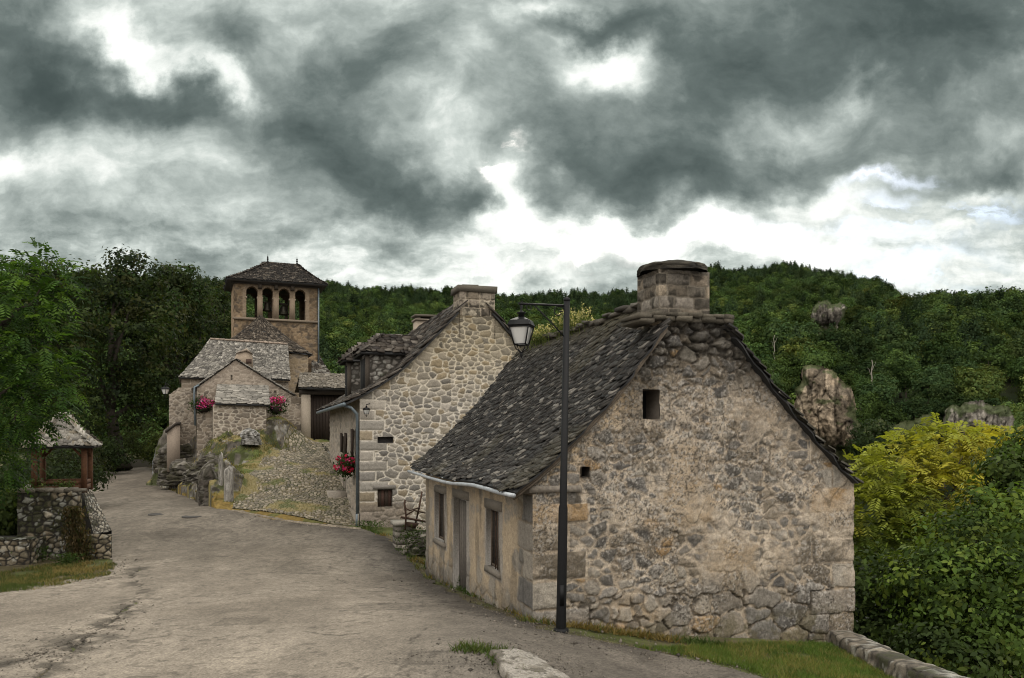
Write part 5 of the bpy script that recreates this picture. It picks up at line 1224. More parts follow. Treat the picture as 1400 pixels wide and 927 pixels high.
    quad_roof(cr, R0, R1, E0, E1, .125, .17, .026, SL_PALE, 181, .10, cvar=.45); wv = F.vd * 2.9
    Bk = E0 + np.append(F.vd * 5.5, 0); cr.raw([R0, E0, Bk], [(0, 1, 2)], (.24, .22, .19)); cr.raw([R0, R1, E1 + np.append(F.vd * 5.5, 0), Bk], [(0, 1, 2, 3)], (.2, .18, .15))
    for k in range(16): p = R0 + (R1 - R0) * (k + .5) / 16; g = random.uniform(.8, 1.2); cr.box(p + np.array([0, 0, .03]), (R1 - R0) / 32 * .96, np.append(F.vd * .16, 0), (0, 0, .05), (.30 * g, .24 * g, .19 * g), jit=.012)
    part('choir_roof', cr, M_SLATE, root)

    # chapel with the small gable facing the road
    V = 0.0; gp_ = plane(V, [(266, 531), (322, 491), (401, 540)]); uL, uA, uR = gp_[0][0], gp_[1][0], gp_[2][0]; uE = U(424, V); zL, zA, zR2 = gp_[0][1], gp_[1][1], gp_[2][1]
    w0 = U(269, V); top = lambda u: np.interp(u, [uL, uA, uR, uE], [zL, zA, zR2, zR2 - .10]) - .06
    sl = (U(315.5, V), U(318, V), F.z(519, uA, V), F.z(513.5, uA, V)); s2 = (U(374, V), U(378, V), F.z(540, uR, V), F.z(534, uR, V))
    def kp(u, z):
        k = z < top(u)
        for h in (sl, s2): k &= ~((u > h[0]) & (u < h[1]) & (z > h[2]) & (z < h[3]))
        return k
    cw = MB(); sheet(cw, F.xy(0, V), F.ud, -F.vd, w0, uE, EZ - 2, zA, .04, st_pointed(.29, .17, CW, (.41, .36, .295), .018, 191, .022, [(uE, -1)], tint=lambda u, z, c, m: lerp(c, np.array([.36, .30, .245]) * (.8 + .4 * fbm(u * 4, z * 4, 3, 5))[..., None], sst(z - EZ + .4 * (fbm(u, z, 3, 2) - .5), 1.9, 2.5) * .45)), kp)
    for h in (sl, s2): recess(cw, F.xy(0, V), F.ud, -F.vd, *h, .3, (.1, .08, .06), True, (.012, .011, .01))
    bodyp = [(w0, EZ - 2), (uE, EZ - 2), (uE, zR2 - .15), (uR, zR2 - .08), (uA, zA - .08), (w0, zL - .06)]; cw.prism([F.w(u, .08, z) for u, z in bodyp], np.append(F.vd * 4.0, 0), (.28, .24, .19)); part('chapel_wall', cw, M_WALL, root)
    cr = MB()
    for (P0, P1, n) in (((uA, zA), (uL - .1, zL - .06), 1), ((uA, zA), (uR + .1, zR2 - .06), 2)):
        T = math.hypot(P1[0] - P0[0], P1[1] - P0[1])
        def s(a, t, P0=P0, P1=P1, T=T): k = t / T; uu = P0[0] + (P1[0] - P0[0]) * k; return np.stack([F.o[0] + F.ud[0] * uu + F.vd[0] * a, F.o[1] + F.ud[1] * uu + F.vd[1] * a, P0[1] + (P1[1] - P0[1]) * k + 0 * a], -1)
        slates(cr, s, lambda t: -.14, lambda t: 3.2, T, .14, .2, .028, SL_PALE, 200 + n, under=False)
    part('chapel_roof', cr, M_SLATE, root)
    hp = MB(); v = 1.0; q = plane(v, [(316, 500), (325, 481), (337, 478), (345, 485), (346, 502)]); hp.prism([F.w(u, v, z) for u, z in q], np.append(F.vd * .9, 0), (.34, .275, .21)); q = plane(v - .03, [(336.5, 497), (336.5, 491), (344, 491), (344, 497)]); hp.prism([F.w(u, v - .03, z) for u, z in q], np.append(F.vd * .02, 0), (.07, .045, .035))
    q = plane(v - .08, [(323, 482.5), (337, 476), (346, 484), (337, 480)]); hp.prism([F.w(u, v - .08, z) for u, z in q], np.append(F.vd * 1.1, 0), (.3, .25, .2)); part('stone_gablet', hp, M_WALL, root)
    # lean-to apse in front
    v = -2.0; ab = MB(); q0, q1 = U(292, v), U(364, v); zq = F.z(553, q0, v)
    sheet(ab, F.xy(0, v), F.ud, -F.vd, q0, q1, EZ - 2, zq, .03, st_pointed(.29, .18, CW, (.45, .40, .33), .022, 211, .03)); ab.abox(F, q0, q1, v + .05, -.03, EZ - 2, zq - .02, (.28, .24, .19)); part('apse_wall', ab, M_WALL, root)
    ar = MB(); quad_roof(ar, F.w(*_uvz((297, 526), -.06)), F.w(*_uvz((366, 527), -.06)), F.w(*_uvz((294, 552), v - .2)), F.w(*_uvz((369, 554), v - .2)), .115, .36, .024, SL_PALE[:3] + SL_PALE[4:5], 221); part('apse_roof', ar, M_SLATE, root)
    # buttresses stepping down the rock on the left
    bt = MB(); v = 1.2; q = plane(v, [(231, 625), (231, 540), (245, 530), (268, 530), (268, 625)]); bp = q; uu = [p[0] for p in bp]
    sheet(bt, F.xy(0, v), F.ud, -F.vd, uu[0], uu[3], EZ - 3, bp[2][1], .04, st_pointed(.27, .16, CW, (.36, .315, .26), .018, 231, .03), lambda u, z: z < np.interp(u, [uu[1], uu[2]], [bp[1][1], bp[2][1]]))
    bt.prism([F.w(p[0], v + .04, p[1]) for p in bp], np.append(F.vd * 2.5, 0), (.26, .22, .17)); v2 = .2; q = plane(v2, [(228, 645), (228, 590), (240, 581), (246, 581), (246, 645)]); bt.prism([F.w(p[0], v2, p[1]) for p in q], np.append(F.vd * 2.5, 0), (.27, .22, .175))
    q = plane(v2 - .1, [(225, 589), (241, 577), (247, 577), (247, 580), (240, 581), (226, 592)]); bt.prism([F.w(p[0], v2 - .1, p[1]) for p in q], np.append(F.vd * 2.5, 0), (.05, .042, .035)); part('buttress', bt, M_WALL, root)
    pp = MB(); pp.tube([F.w(U(272, -.15), -.15, F.z(528, 0, 0)), F.w(U(266, -.2), -.2, F.z(531, 0, 0)), F.w(U(265.5, -.15), -.15, F.z(545, 0, 0)), F.w(U(267, -.12), -.12, F.z(582, 0, 0))], .05, 8); part('downpipe', pp, M_ZINCD, root)
build_church()

def build_barn():
    F = CH; V = -.25; U = lambda px, v=V: F.upx(px, v); root = thing('barn', 'low barn with dark plank doors between the church and the middle house', 'barn', F.w(8, 2, EZ - .5))
    z0 = F.z(604, 7, V); zt = F.z(541, 7, V); a, b = U(424.5), U(480); mb = MB(); mb.abox(F, a, U(500), V + .5, V + 5, z0 - .5, zt + .25, (.22, .19, .15)); mb.abox(F, U(412), a, V - .05, V + .35, z0 - .6, zt - .02, (.31, .265, .21), jit=.01); part('wall', mb, M_WALL, root)
    bm = MB(); bm.abox(F, U(410), U(498), V - .05, V + .25, zt, zt + .24, (.035, .028, .022)); part('lintel', bm, M_WOOD, root)
    d = MB(); n = 13; x = np.linspace(a, b, n + 1)
    for k in range(n): g = .8 + .4 * random.random(); d.abox(F, x[k] + .006, x[k + 1] - .006, V + .28, V + .34, z0 - .1, zt, (.032 * g, .023 * g, .018 * g))
    do = part('door', d, M_WOOD, root)
    r = MB(); E0, E1 = F.w(U(408, V - .4), V - .4, F.z(532.5, 7, V - .4)), F.w(U(500, V - .4), V - .4, F.z(533.5, 9, V - .4)); R0, R1 = F.w(U(410, V + 2.2), V + 2.2, F.z(512.5, 7, V + 2.2)), F.w(U(500, V + 2.2), V + 2.2, F.z(514, 9, V + 2.2))
    T = float(np.linalg.norm((E0 + E1 - R0 - R1) / 2)); LW = float(np.linalg.norm(E1 - E0))
    def s(p, t): k = np.asarray(t / T)[..., None]; f = np.asarray(p / LW)[..., None]; return (R0 + (R1 - R0) * f) * (1 - k) + (E0 + (E1 - E0) * f) * k
    slates(r, s, lambda t: 0.0, lambda t: LW, T, .14, .2, .028, [(.13, .115, .09), (.17, .15, .12), (.10, .088, .07), (.2, .18, .15)], 251); r.raw([R0, R1, R1 + np.append(F.vd * 2.5, -1.0), R0 + np.append(F.vd * 2.5, -1.0)], [(0, 1, 2, 3)], (.1, .09, .07)); part('roof', r, M_SLATE, root)
build_barn()

# ------------------------------------------------------------------ street lamp and wall lantern
def lantern(root, c, s, rot, arm=None):
    """four-sided tapering lantern hung with its top at c, scale s (1 = 0.62 m tall)"""
    def ring(w, z): return [np.array([c[0] + w * s * math.cos(rot + k * math.pi / 2), c[1] + w * s * math.sin(rot + k * math.pi / 2), c[2] + z * s]) for k in range(4)]
    f = MB(); f.lathe(c, [(.012 * s, 0), (.022 * s, -.02 * s), (.012 * s, -.07 * s), (.03 * s, -.10 * s), (.07 * s, -.11 * s), (.07 * s, -.125 * s), (.045 * s, -.135 * s), (.05 * s, -.19 * s)], 10)
    prof = [(.075, -.185), (.20, -.235), (.245, -.31), (.225, -.335)]; rs = [ring(w, z) for w, z in prof]
    for a, b in zip(rs[:-1], rs[1:]):
        f.raw(a + b, [(k, (k + 1) % 4, 4 + (k + 1) % 4, 4 + k) for k in range(4)])
    f.raw(rs[0], [(0, 1, 2, 3)])
    t, b = ring(.215, -.335), ring(.125, -.60)
    for k in range(4):
        f.tube([t[k], b[k]], .011 * s, 5); f.tube([b[k], b[(k + 1) % 4]], .011 * s, 5); f.tube([t[k], t[(k + 1) % 4]], .012 * s, 5)
        m = ring(.10, -.66)[k]; f.tube([b[k], m, np.array([c[0], c[1], c[2] - .73 * s])], .008 * s, 5)
    f.lathe((c[0], c[1], c[2] - .80 * s), [(.008 * s, 0), (.02 * s, .03 * s), (.022 * s, .06 * s), (.012 * s, .09 * s)], 8)
    lo = part('lantern', f, M_IRON, root); g = MB(); ti, bi = ring(.20, -.34), ring(.117, -.59); g.raw(ti + bi, [(k, 4 + k, 4 + (k + 1) % 4, (k + 1) % 4) for k in range(4)]); part('glass', g, M_GLASS, lo); return lo

def build_lamp():
    Y = 12.45; b = gp(767, 861); b = P(767, 861, Y); t = P(775, 410, Y); root = thing('street_lamp', 'tall black iron street lamp on a post with a bracketed lantern before the near house', 'street lamp', b)
    d = (t - b) / (t[2] - b[2]); at = lambda z: b + d * (z - b[2]); m = MB()
    m.tube([b - d * .15, b + d * .02, b + d * 1.9, b + d * 1.96, t], [.083, .079, .071, .058, .047], 12); m.lathe(t, [(.05, -.02), (.055, .0), (.045, .03), (.0, .05)], 10)
    m.lathe(b, [(.12, -.1), (.12, .015), (.085, .03)], 12); part('post', m, M_IRON, root)
    dr = MB(); q = at(b[2] + .55); dr.box(q + np.array([0, -.078, 0]), (.035, 0, 0), (0, .006, 0), (0, 0, .16)); part('post_door', dr, M_IRON, root)
    br = MB(); p0 = at(P(0, 418, Y)[2]); e = P(711, 417, Y - .12); e[2] = P(0, 417, Y)[2]; br.tube([p0, e + (p0 - e) * -.03], .017, 8, sq=True)
    v = e - p0; L = np.linalg.norm(v[:2]); ux = v / np.linalg.norm(v)
    pl = lambda x, z: p0 + ux * x + np.array([0, 0, z]); br.tube([pl(L * .70, -.01), pl(L * .28, -.31), pl(.03, -.50)], .011, 6)
    sp = lambda cx, cz, r0, a0, a1, n=18: [pl(cx + r0 * (1 - .55 * k / n) * math.cos(a0 + (a1 - a0) * k / n), cz + r0 * (1 - .55 * k / n) * math.sin(a0 + (a1 - a0) * k / n)) for k in range(n + 1)]
    br.tube(sp(.155, -.105, .095, math.pi * .95, -math.pi * 1.1 + math.pi * 2), .009, 5); br.tube(sp(.13, -.10, .10, math.pi * 1.0, -math.pi * .9), .009, 5); br.tube(sp(L * .80, -.055, .05, math.pi * .3, -math.pi * 1.5), .008, 5); br.tube(sp(L * .97, .02, .03, 0, -math.pi * 1.6), .007, 5)
    part('bracket', br, M_IRON, root); lantern(root, e + np.array([.02, 0, -.02]), 1.02, math.radians(28))
build_lamp()
def build_wall_lantern():
    c = P(226, 524, 42.2); root = thing('wall_lantern', 'small wall lantern on a bracket at the left corner of the church', 'lantern', c)
    br = MB(); w = P(233, 528, 43.0); br.tube([w, c + np.array([0, 0, .02])], .02, 6); br.tube([w - np.array([0, 0, .4]), c + (w - c) * .3], .012, 5); part('bracket', br, M_IRON, root); lantern(root, c, .95, .5)
build_wall_lantern()
c = P(501, 553, 27.8); r_ = thing('wall_lantern', 'little dark lantern under the eave corner of the pointed stone house', 'lantern', c); m = MB(); m.tube([c, c + np.array([.1, .35, .05])], .015, 5); part('bracket', m, M_IRON, r_); lantern(r_, c, .55, .4)

# ------------------------------------------------------------------ flowers
def flower_box(c, rx, ry, rz, label, petals, seed, hang=.5):
    r = np.random.default_rng(seed); root = thing('flower_basket', label, 'flowers', c - np.array([0, 0, rz]), 'flower baskets on the walls'); m = MB()
    m.lathe(c - np.array([0, 0, rz * 1.0]), [(rx * .3, -rz * .35), (rx * .5, 0), (rx * .55, rz * .5)], 12, (.02, .016, .012)); part('planter', m, M_WOOD, root)
    f, _ = crown([(c[0], c[1], c[2] - rz * .35, rx * 1.05, ry * .9, rz * 1.15)], 70, 14, .085, .10, [(.03, .055, .015), (.045, .075, .02), (.02, .035, .012)], seed, .7); part('foliage', f, M_LEAF, root)
    bl_ = [(c[0] + rx * r.uniform(-.8, .8), c[1] - ry * r.uniform(0, .6), c[2] + rz * r.uniform(-.9, .7), rx * r.uniform(.2, .5), ry * .5, rz * r.uniform(.25, .5)) for _ in range(11)]; p = MB(); cc, _ = blob_points(bl_, 420, r, .5); leaves(p, cc, .075, pal(r.random(420), petals) * r.uniform(.7, 1.2, 420)[:, None], r, .95, .2, 0, True); part('blossoms', p, M_PETAL, root)
PINK = [(.66, .05, .28), (.55, .03, .12), (.72, .14, .42), (.60, .03, .20), (.70, .26, .50)]; RED = [(.48, .015, .05), (.56, .03, .12), (.36, .01, .03), (.62, .10, .22), (.50, .02, .16)]
flower_box(P(278, 549, 41.2), .66, .46, .42, 'wide basket of pink and red flowers left of the church apse', PINK, 1)
flower_box(P(378, 551, 41.5), .56, .42, .42, 'round basket of bright pink flowers right of the church apse', PINK, 2)
flower_box(np.append(H2.xy(-.32, 1.5), EZ - 1.12), .36, .55, .36, 'red geranium box under the shuttered window of the middle house', RED, 3)

# ------------------------------------------------------------------ shelter on its stone platform, left of the road
SH = Frame(*P(47, 660, 23.4)[:2], 21)
def build_shelter():
    F = SH; a = 1.30; zb = F.z(672, .5, 0); ze = F.z(611, .7, -.3); za = F.z(564, .75, .75); root = thing('wooden_shelter', 'small wooden wayside shelter with pyramid slate roof on a stone platform', 'shelter', F.w(a / 2, a / 2, zb))
    WD = (.105, .050, .026)
    for (u, v) in ((0, 0), (a, 0), (a, a), (0, a)):
        m = MB(); m.abox(F, u - .075, u + .075, v - .075, v + .075, zb - .05, ze + .12, WD, jit=.004)
        for du, dv in ((1, 0), (0, 1)):
            sg = (1 if u < .5 else -1, 1 if v < .5 else -1); p0 = F.w(u, v, ze - .38); p1 = F.w(u + du * sg[0] * .36, v + dv * sg[1] * .36, ze + .04); m.tube([p0, p1], .045, 4, WD, sq=True)
        part('post', m, M_WOOD, root)
    m = MB(); g = .10
    for (z0, z1) in ((zb + .02, zb + .16), (zb + .20, zb + .30)):
        for q in (0, a): m.abox(F, g - .02, a - g + .02, q - .035, q + .035, z0, z1, WD); m.abox(F, q - .035, q + .035, g, a - g, z0, z1, WD)
    part('railing', m, M_WOOD, root); m = MB()
    for q in (0, a): m.abox(F, -.22, a + .22, q - .06, q + .06, ze - .02, ze + .11, WD); m.abox(F, q - .06, q + .06, -.22, a + .22, ze - .015, ze + .115, WD)
    part('wall_plate', m, M_WOOD, root); rf = MB(); hw = a / 2 + .30; c = (a / 2, a / 2); T = math.hypot(hw, za - ze)
    for k in range(4):
        ca, sa = math.cos(k * math.pi / 2), math.sin(k * math.pi / 2)
        def s(al, t, ca=ca, sa=sa):
            f = t / T; x, y = al, -hw * f; u = c[0] + x * ca - y * sa; v = c[1] + x * sa + y * ca
            return np.stack([F.o[0] + F.ud[0] * u + F.vd[0] * v, F.o[1] + F.ud[1] * u + F.vd[1] * v, za + (ze - za) * f - .08 * np.sin(np.clip(f, 0, 1) * math.pi) + 0 * al], -1)
        slates(rf, s, lambda t: -hw * t / T, lambda t: hw * t / T + .005, T, .115, .17, .02, [(.36, .335, .295), (.29, .27, .24), (.23, .215, .19), (.42, .39, .34), (.30, .26, .2)], 301 + k, rough_edge=.4)
    rf.lathe(F.w(*c, za - .03), [(.14, -.06), (.10, .03), (.03, .08)], 8, (.33, .3, .26)); part('roof', rf, M_SLATE, root)
    r = np.random.default_rng(4); b = F.w(.35, .1, zb + .15); p = thing('planter', 'plants in a wooden trough on the shelter railing', 'plants', b); m = MB(); m.abox(F, .05, .95, -.22, -.06, zb + .0, zb + .16, (.08, .04, .02)); part('trough', m, M_WOOD, p)
    f, _ = crown([(*(F.w(.1, -.15, zb + .24)), .32, .2, .16), (*(F.w(.75, -.15, zb + .2)), .4, .2, .12)], 50, 12, .07, .06, [(.05, .08, .02), (.08, .11, .03)], 9); part('foliage', f, M_LEAF, p)
build_shelter()

def build_left_walls():
    DR = [(.235, .195, .135), (.175, .145, .10), (.28, .24, .175), (.135, .115, .08), (.33, .29, .225), (.11, .09, .062)]
    F = Frame(*P(24, 740, 22.0)[:2], 8.0); w = F.upx(112); zt = F.z(671, .8, 0); zb = F.z(800, .8, 0)
    root = thing('stone_retaining_wall', 'mossy dry stone platform wall carrying the wooden shelter', 'wall', F.w(w / 2, 0, zb)); mb = MB()
    sheet(mb, F.o, F.ud, -F.vd, 0, w, zb, zt, .022, st_dry(.23, .14, DR, 401, .05, .75, .03, .55)); mb.prism([F.w(u, v, zb) for u, v in ((.02, .03), (w - .02, .03), (w - 2.2, 3.4), (-1.2, 3.4))], (0, 0, zt - .02 - zb), (.16, .14, .11)); part('wall', mb, M_WALL, root)
    # the sloping shoulder of rubble beside the road
    S0 = [P(112, 671, 24.6), P(126, 671, 24.9)]; S1 = [P(128, 731, 21.9), P(153, 727, 21.9)]; n = 90; m = 36; f, g = np.meshgrid(np.linspace(0, 1, n), np.linspace(0, 1, m), indexing='ij')
    A = S0[0] + (S1[0] - S0[0]) * f[..., None]; B = S0[1] + (S1[1] - S0[1]) * f[..., None]; Pg = A + (B - A) * g[..., None]; hh, cc = st_dry(.17, .11, [(.27, .24, .19), (.22, .195, .155), (.33, .3, .245)], 405, .04, .35, .045, .6)(f * 3.8, g * .55); Pg = Pg + np.array([0, -.25, 1.0]) * hh[..., None]
    mb = MB(); mb.grid(Pg, cc); st = st_dry(.23, .14, DR, 407, .045, .5, .03, .55)
    q0, q1 = S1[0], S1[1]; ud = (q1 - q0)[:2]; L = np.linalg.norm(ud); ud /= L; sheet(mb, q0[:2] + np.array([-ud[0], -ud[1]]) * .15, ud, (ud[1], -ud[0]), 0, L + .15, zb, q0[2] + .02, .02, st)
    for side in (1, 0):
        e = Pg[:, -1] if side else Pg[:, 0]; lo = e.copy(); lo[:, 2] = zb; mb.grid(np.stack([lo, e], 1), np.full((n, 2, 3), .11))
    part('shoulder', mb, M_WALL, root)
    r = np.random.default_rng(12); tops = MB()
    for a, b in zip(np.arange(0, w - .1, .24), np.arange(.24, w + .2, .24)): g_ = r.uniform(.6, 1.1); tops.abox(F, a + .01, b - .01, -.06, .35, zt - .03, zt + .05 + r.uniform(0, .03), (.22 * g_, .195 * g_, .155 * g_), jit=.025)
    part('coping', tops, M_WALL, root)
    # trailing plant
    c = P(108, 735, 21.85); rr = np.random.default_rng(17); n = 2600; pp = np.stack([rr.normal(0, .17, n), rr.normal(0, .09, n), rr.uniform(-.75, .85, n)], 1); pp[:, 0] *= (1.25 - .5 * (pp[:, 2] + .75) / 1.6); pp[:, 0] += .22 - .25 * (pp[:, 2] + .75) / 1.6
    base = pal(rr.random(n), [(.085, .062, .03), (.06, .05, .025), (.05, .055, .02), (.11, .08, .04)]) * rr.uniform(.6, 1.3, n)[:, None]; mb = MB(); leaves(mb, c + np.array([-.1, -.12, 0]) + pp, .11, base, rr, .35, .1, 1.6); pl_ = single('trailing_plant', mb, M_LEAF, 'brown withered trailing plant hanging over the platform wall corner', 'plant')
    # low wall at the frame edge
    F2 = Frame(*P(-60, 760, 21.2)[:2], 3); w2 = F2.upx(41); z1 = F2.z(738, 1, 0); z0 = F2.z(790, 1, 0); mb = MB(); sheet(mb, F2.o, F2.ud, -F2.vd, 0, w2, z0, z1, .022, st_dry(.22, .13, DR, 411, .045, .8, .03, .55)); mb.abox(F2, 0, w2, .03, 1.0, z0, z1 - .02, (.05, .045, .035)); sheet(mb, F2.xy(w2, 0), F2.vd, F2.ud, 0, 1.0, z0, z1, .03, st_dry(.22, .13, DR, 412, .045, .7, .03, .55))
    uu, vv = np.meshgrid(np.linspace(-.02, w2 + .02, 150), np.linspace(-.04, 1.0, 50), indexing='ij'); hh, cc = st_dry(.30, .22, [(.15, .135, .108), (.11, .10, .08), (.19, .172, .14)], 413, .05, .6, .03, .7)(uu, vv); q = F2.o + uu[..., None] * F2.ud + vv[..., None] * F2.vd; mb.grid(np.concatenate([q, (z1 - .02 + hh - .16 * sst(vv, .3, 1.0))[..., None]], -1), cc)
    single('dry_stone_wall', mb, M_WALL, 'low mossy dry stone wall at the left edge below the shelter platform', 'wall')
    # roadside wall at the bend
    F3 = Frame(*P(112, 650, 50)[:2], -2); a = np.array([P(112, 655, 50), P(160, 648, 54), P(232, 634, 57)]); mb = MB()
    for p0, p1 in zip(a[:-1], a[1:]):
        ud = (p1 - p0)[:2]; L = np.linalg.norm(ud); ud /= L; zz = float(G(p0[0], p0[1])); sheet(mb, p0[:2], ud, (ud[1], -ud[0]), 0, L, zz - .8, zz + .62, .06, st_dry(.4, .22, [(.10, .09, .075), (.075, .07, .055), (.13, .115, .09)], 415, .05, .7)); c_ = (p0 + p1) / 2; mb.box((c_[0], c_[1] + .3, zz - .1), np.append(ud * L / 2, 0), (-ud[1] * .26, ud[0] * .26, 0), (0, 0, .70), (.07, .065, .05))
    single('roadside_wall', mb, M_WALL, 'low dark stone wall along the road bend under the big trees', 'wall')
build_left_walls()

def build_small_stone():
    r = np.random.default_rng(23)
    # low wall at the right, running down past the grass
    a = np.array([[6.12, 15.0, EZ - 3.72], [6.10, 13.2, EZ - 3.62], [6.06, 11.6, EZ - 3.46], [6.0, 9.6, EZ - 3.2], [5.95, 8.0, EZ - 3.0]]); mb = MB(); n = 300; m = 26; f = np.linspace(0, 1, n) * (len(a) - 1); ctr = np.stack([np.interp(f, np.arange(len(a)), a[:, k]) for k in range(3)], 1)
    sl = np.concatenate([[0], np.cumsum(np.linalg.norm(np.diff(ctr, axis=0), axis=1))]); prof = np.array([(-.24, -1.0), (-.235, -.5), (-.228, -.12), (-.222, -.03), (-.19, 0), (0, .012), (.19, 0), (.222, -.03), (.235, -.3), (.25, -1.4)]); tt = np.linspace(0, len(prof) - 1, m); px_ = np.interp(tt, np.arange(len(prof)), prof[:, 0]); pz_ = np.interp(tt, np.arange(len(prof)), prof[:, 1])
    S_, T_ = np.meshgrid(sl, np.cumsum(np.r_[0, np.hypot(np.diff(px_), np.diff(pz_))]), indexing='ij'); h, c = st_dry(.30, .17, [(.22, .195, .155), (.18, .155, .12), (.26, .23, .185), (.14, .12, .095)], 421, .02, .5, .06, .6)(S_, T_)
    side = np.sign(px_)[None] * np.clip(np.abs(px_) / .2, 0, 1)[None]; Pg = np.stack([ctr[:, 0][:, None] + px_[None] + h * side, ctr[:, 1][:, None] + 0 * h, ctr[:, 2][:, None] + pz_[None] + h * (1 - np.abs(side)) + .04 * (fbm(S_ * 1.5, T_ * 0, 3, 5) - .5)], -1); mb.grid(Pg, c)
    single('low_stone_wall', mb, M_WALL, 'low lichen covered stone wall edging the lawn at the near house corner', 'wall')
    # broken kerb slab in the foreground
    q = [(662, 889), (690, 884), (724, 885), (790, 914), (860, 946), (720, 950), (690, 917)]; top = [P(x, y, 1089 * 2.70 / (y - 590)) for x, y in q]; u, v = np.meshgrid(np.linspace(0, 1, 130), np.linspace(0, 1, 70)); L0, L1, R0, R1 = P(664, 890, 9.85), P(722, 884, 10.05), P(735, 965, 7.9), P(900, 972, 7.9)
    Pg = (L0 + (L1 - L0) * v[..., None]) * (1 - u[..., None]) + (R0 + (R1 - R0) * v[..., None]) * u[..., None]; X, Yy = Pg[..., 0], Pg[..., 1]; n1 = fbm(X * 4, Yy * 4, 4, 431); n2 = fbm(X * 18, Yy * 18, 3, 432); e = np.minimum(np.minimum(v, 1 - v) * .6, np.minimum(u, 1.0) * 2.0) + .10 * (n1 - .5); drop = sst(e, .05, -.01)
    Pg[..., 2] = G(X, Yy) + .11 * (1 - drop) - .05 * drop + .03 * (n1 - .5) + .012 * n2; c = lerp(np.array([.13, .115, .095]), np.array([.30, .275, .24]), sst(n1 + .4 * (n2 - .5), .46, .60)); c = c * (.7 + .6 * n2)[..., None]; c = lerp(c, np.array([.10, .085, .06]), np.clip(drop + sst(n2, .58, .68) * .6, 0, 1)); mb = MB(); mb.grid(Pg, c)
    single('kerb_slab', mb, M_WALL, 'broken whitish stone kerb slab in the foreground roadway', 'kerb')
    # standing stones by the ramp
    for (px, y0, y1, w, th, Y, lab) in ((302, 622, 662, .085, .09, 31.6, 'thin pale standing stone, the taller of two beside the cobbled ramp'), (312.5, 641, 690, .17, .10, 30.8, 'broad pale standing stone with rounded top beside the cobbled ramp')):
        p0 = P(px, y1 + 4, Y); h = P(px, y0, Y)[2] - p0[2]; single('standing_stone', rock_mesh(p0, w, th, h, int(px), 26, 22, ((.27, .255, .225), (.21, .197, .175), (.33, .315, .285)), .12, 2.2, .12, False), M_WALL, lab, 'stone')
    for (px, py, Y, rx, ry, h, sd, lab, col) in ((226, 655, 44.8, .56, .5, 2.0, 3, 'tall dark grey boulder at the road bend below the church', ((.15, .155, .155), (.11, .115, .115), (.20, .2, .2))),
            (343, 604, 37.6, .42, .35, .75, 6, 'rounded pale grey boulder in front of the church apse', ((.30, .29, .27), (.24, .23, .21), (.36, .35, .33))),
            (288, 686, 32.0, .5, .4, 1.5, 8, 'jagged dark rock beside the thin standing stone', ((.10, .09, .075), (.075, .065, .055), (.16, .15, .13)))):
        single('boulder', rock_mesh(P(px, py, Y) - np.array([0, 0, .15]), rx, ry, h, sd, 44, 30, col, .32, .8, .45, False, (.035, .032, .022)), M_ROCK, lab, 'boulder')
    # doorstep slab, pier, garden wall
    F = H1; mb = MB(); mb.abox(F, -1.05, -.25, 4.6, 5.5, EZ - 3.78, EZ - 3.56, (.16, .14, .12), jit=.03); single('step_stone', mb, M_WALL, 'dark worn step stone on the ground before the near house door', 'step')
    F = Frame(*P(541, 745, 23.6)[:2], 18.3); w = .62; mb = MB(); z0, z1 = EZ - 3.75, F.z(714, .2, 0); stone_stack(mb, F, 0, w, 0, .6, z0, z1 - .1, 5, [(.21, .19, .16), (.17, .155, .13), (.25, .225, .19)], 77); mb.abox(F, -.06, w + .06, -.06, .66, z1 - .1, z1, (.26, .24, .205), jit=.015); single('stone_pier', mb, M_WALL, 'short squared stone pier by the old iron plough', 'pier')
    mb = MB(); F4 = Frame(*F.xy(w + .02, .25), 10); sheet(mb, F4.o, F4.ud, -F4.vd, 0, 1.6, EZ - 3.9, F4.z(727, .3, 0), .03, st_dry(.28, .18, [(.14, .125, .1), (.18, .16, .13)], 78, .06, .5)); mb.abox(F4, 0, 1.6, .03, .5, EZ - 3.9, F4.z(727, .3, 0), (.1, .09, .07)); single('rubble_wall', mb, M_WALL, 'low dark rubble wall behind the plough between the two houses', 'wall')
    a, b = P(441, 640, 41.5), P(466, 660, 37.2); ud = (b - a)[:2]; L = np.linalg.norm(ud); ud /= L; zz0 = EZ - 2.2; mb = MB(); sheet(mb, a[:2], ud, (ud[1], -ud[0]), 0, L, zz0 - .5, EZ - .55, .045, st_dry(.34, .22, [(.15, .135, .11), (.11, .1, .08), (.2, .18, .15)], 79, .08, .5), lambda u, z: z < EZ - .55 - .22 * u + .15 * (fbm(u * 3, u * 0, 2, 3) - .5)); mb.box(((a + b) / 2)[:2].tolist() + [zz0 - .1] + np.zeros(0).tolist() if False else (*(((a + b) / 2)[:2] + np.array([-ud[1], ud[0]]) * .3), zz0), np.append(ud * L / 2, 0), np.append(np.array([-ud[1], ud[0]]) * .22, 0), (0, 0, .9), (.09, .08, .06)); single('garden_wall', mb, M_WALL, 'rough dark stone wall at the top of the ramp beside the middle house', 'wall')
    for (px, py) in ((217, 703), (263, 706)):
        p = gp(px, py); mb = MB(); mb.lathe(p + np.array([0, 0, -.05]), [(.36, 0), (.36, .066), (.31, .068), (.31, .064), (0.01, .066)], 24, (.07, .065, .06)); o = single('manhole_cover', mb, M_WALL, 'round dark iron manhole cover in the road, ' + ('nearer the shelter' if px < 240 else 'nearer the cobbled ramp'), 'manhole', 'manhole covers in the road')
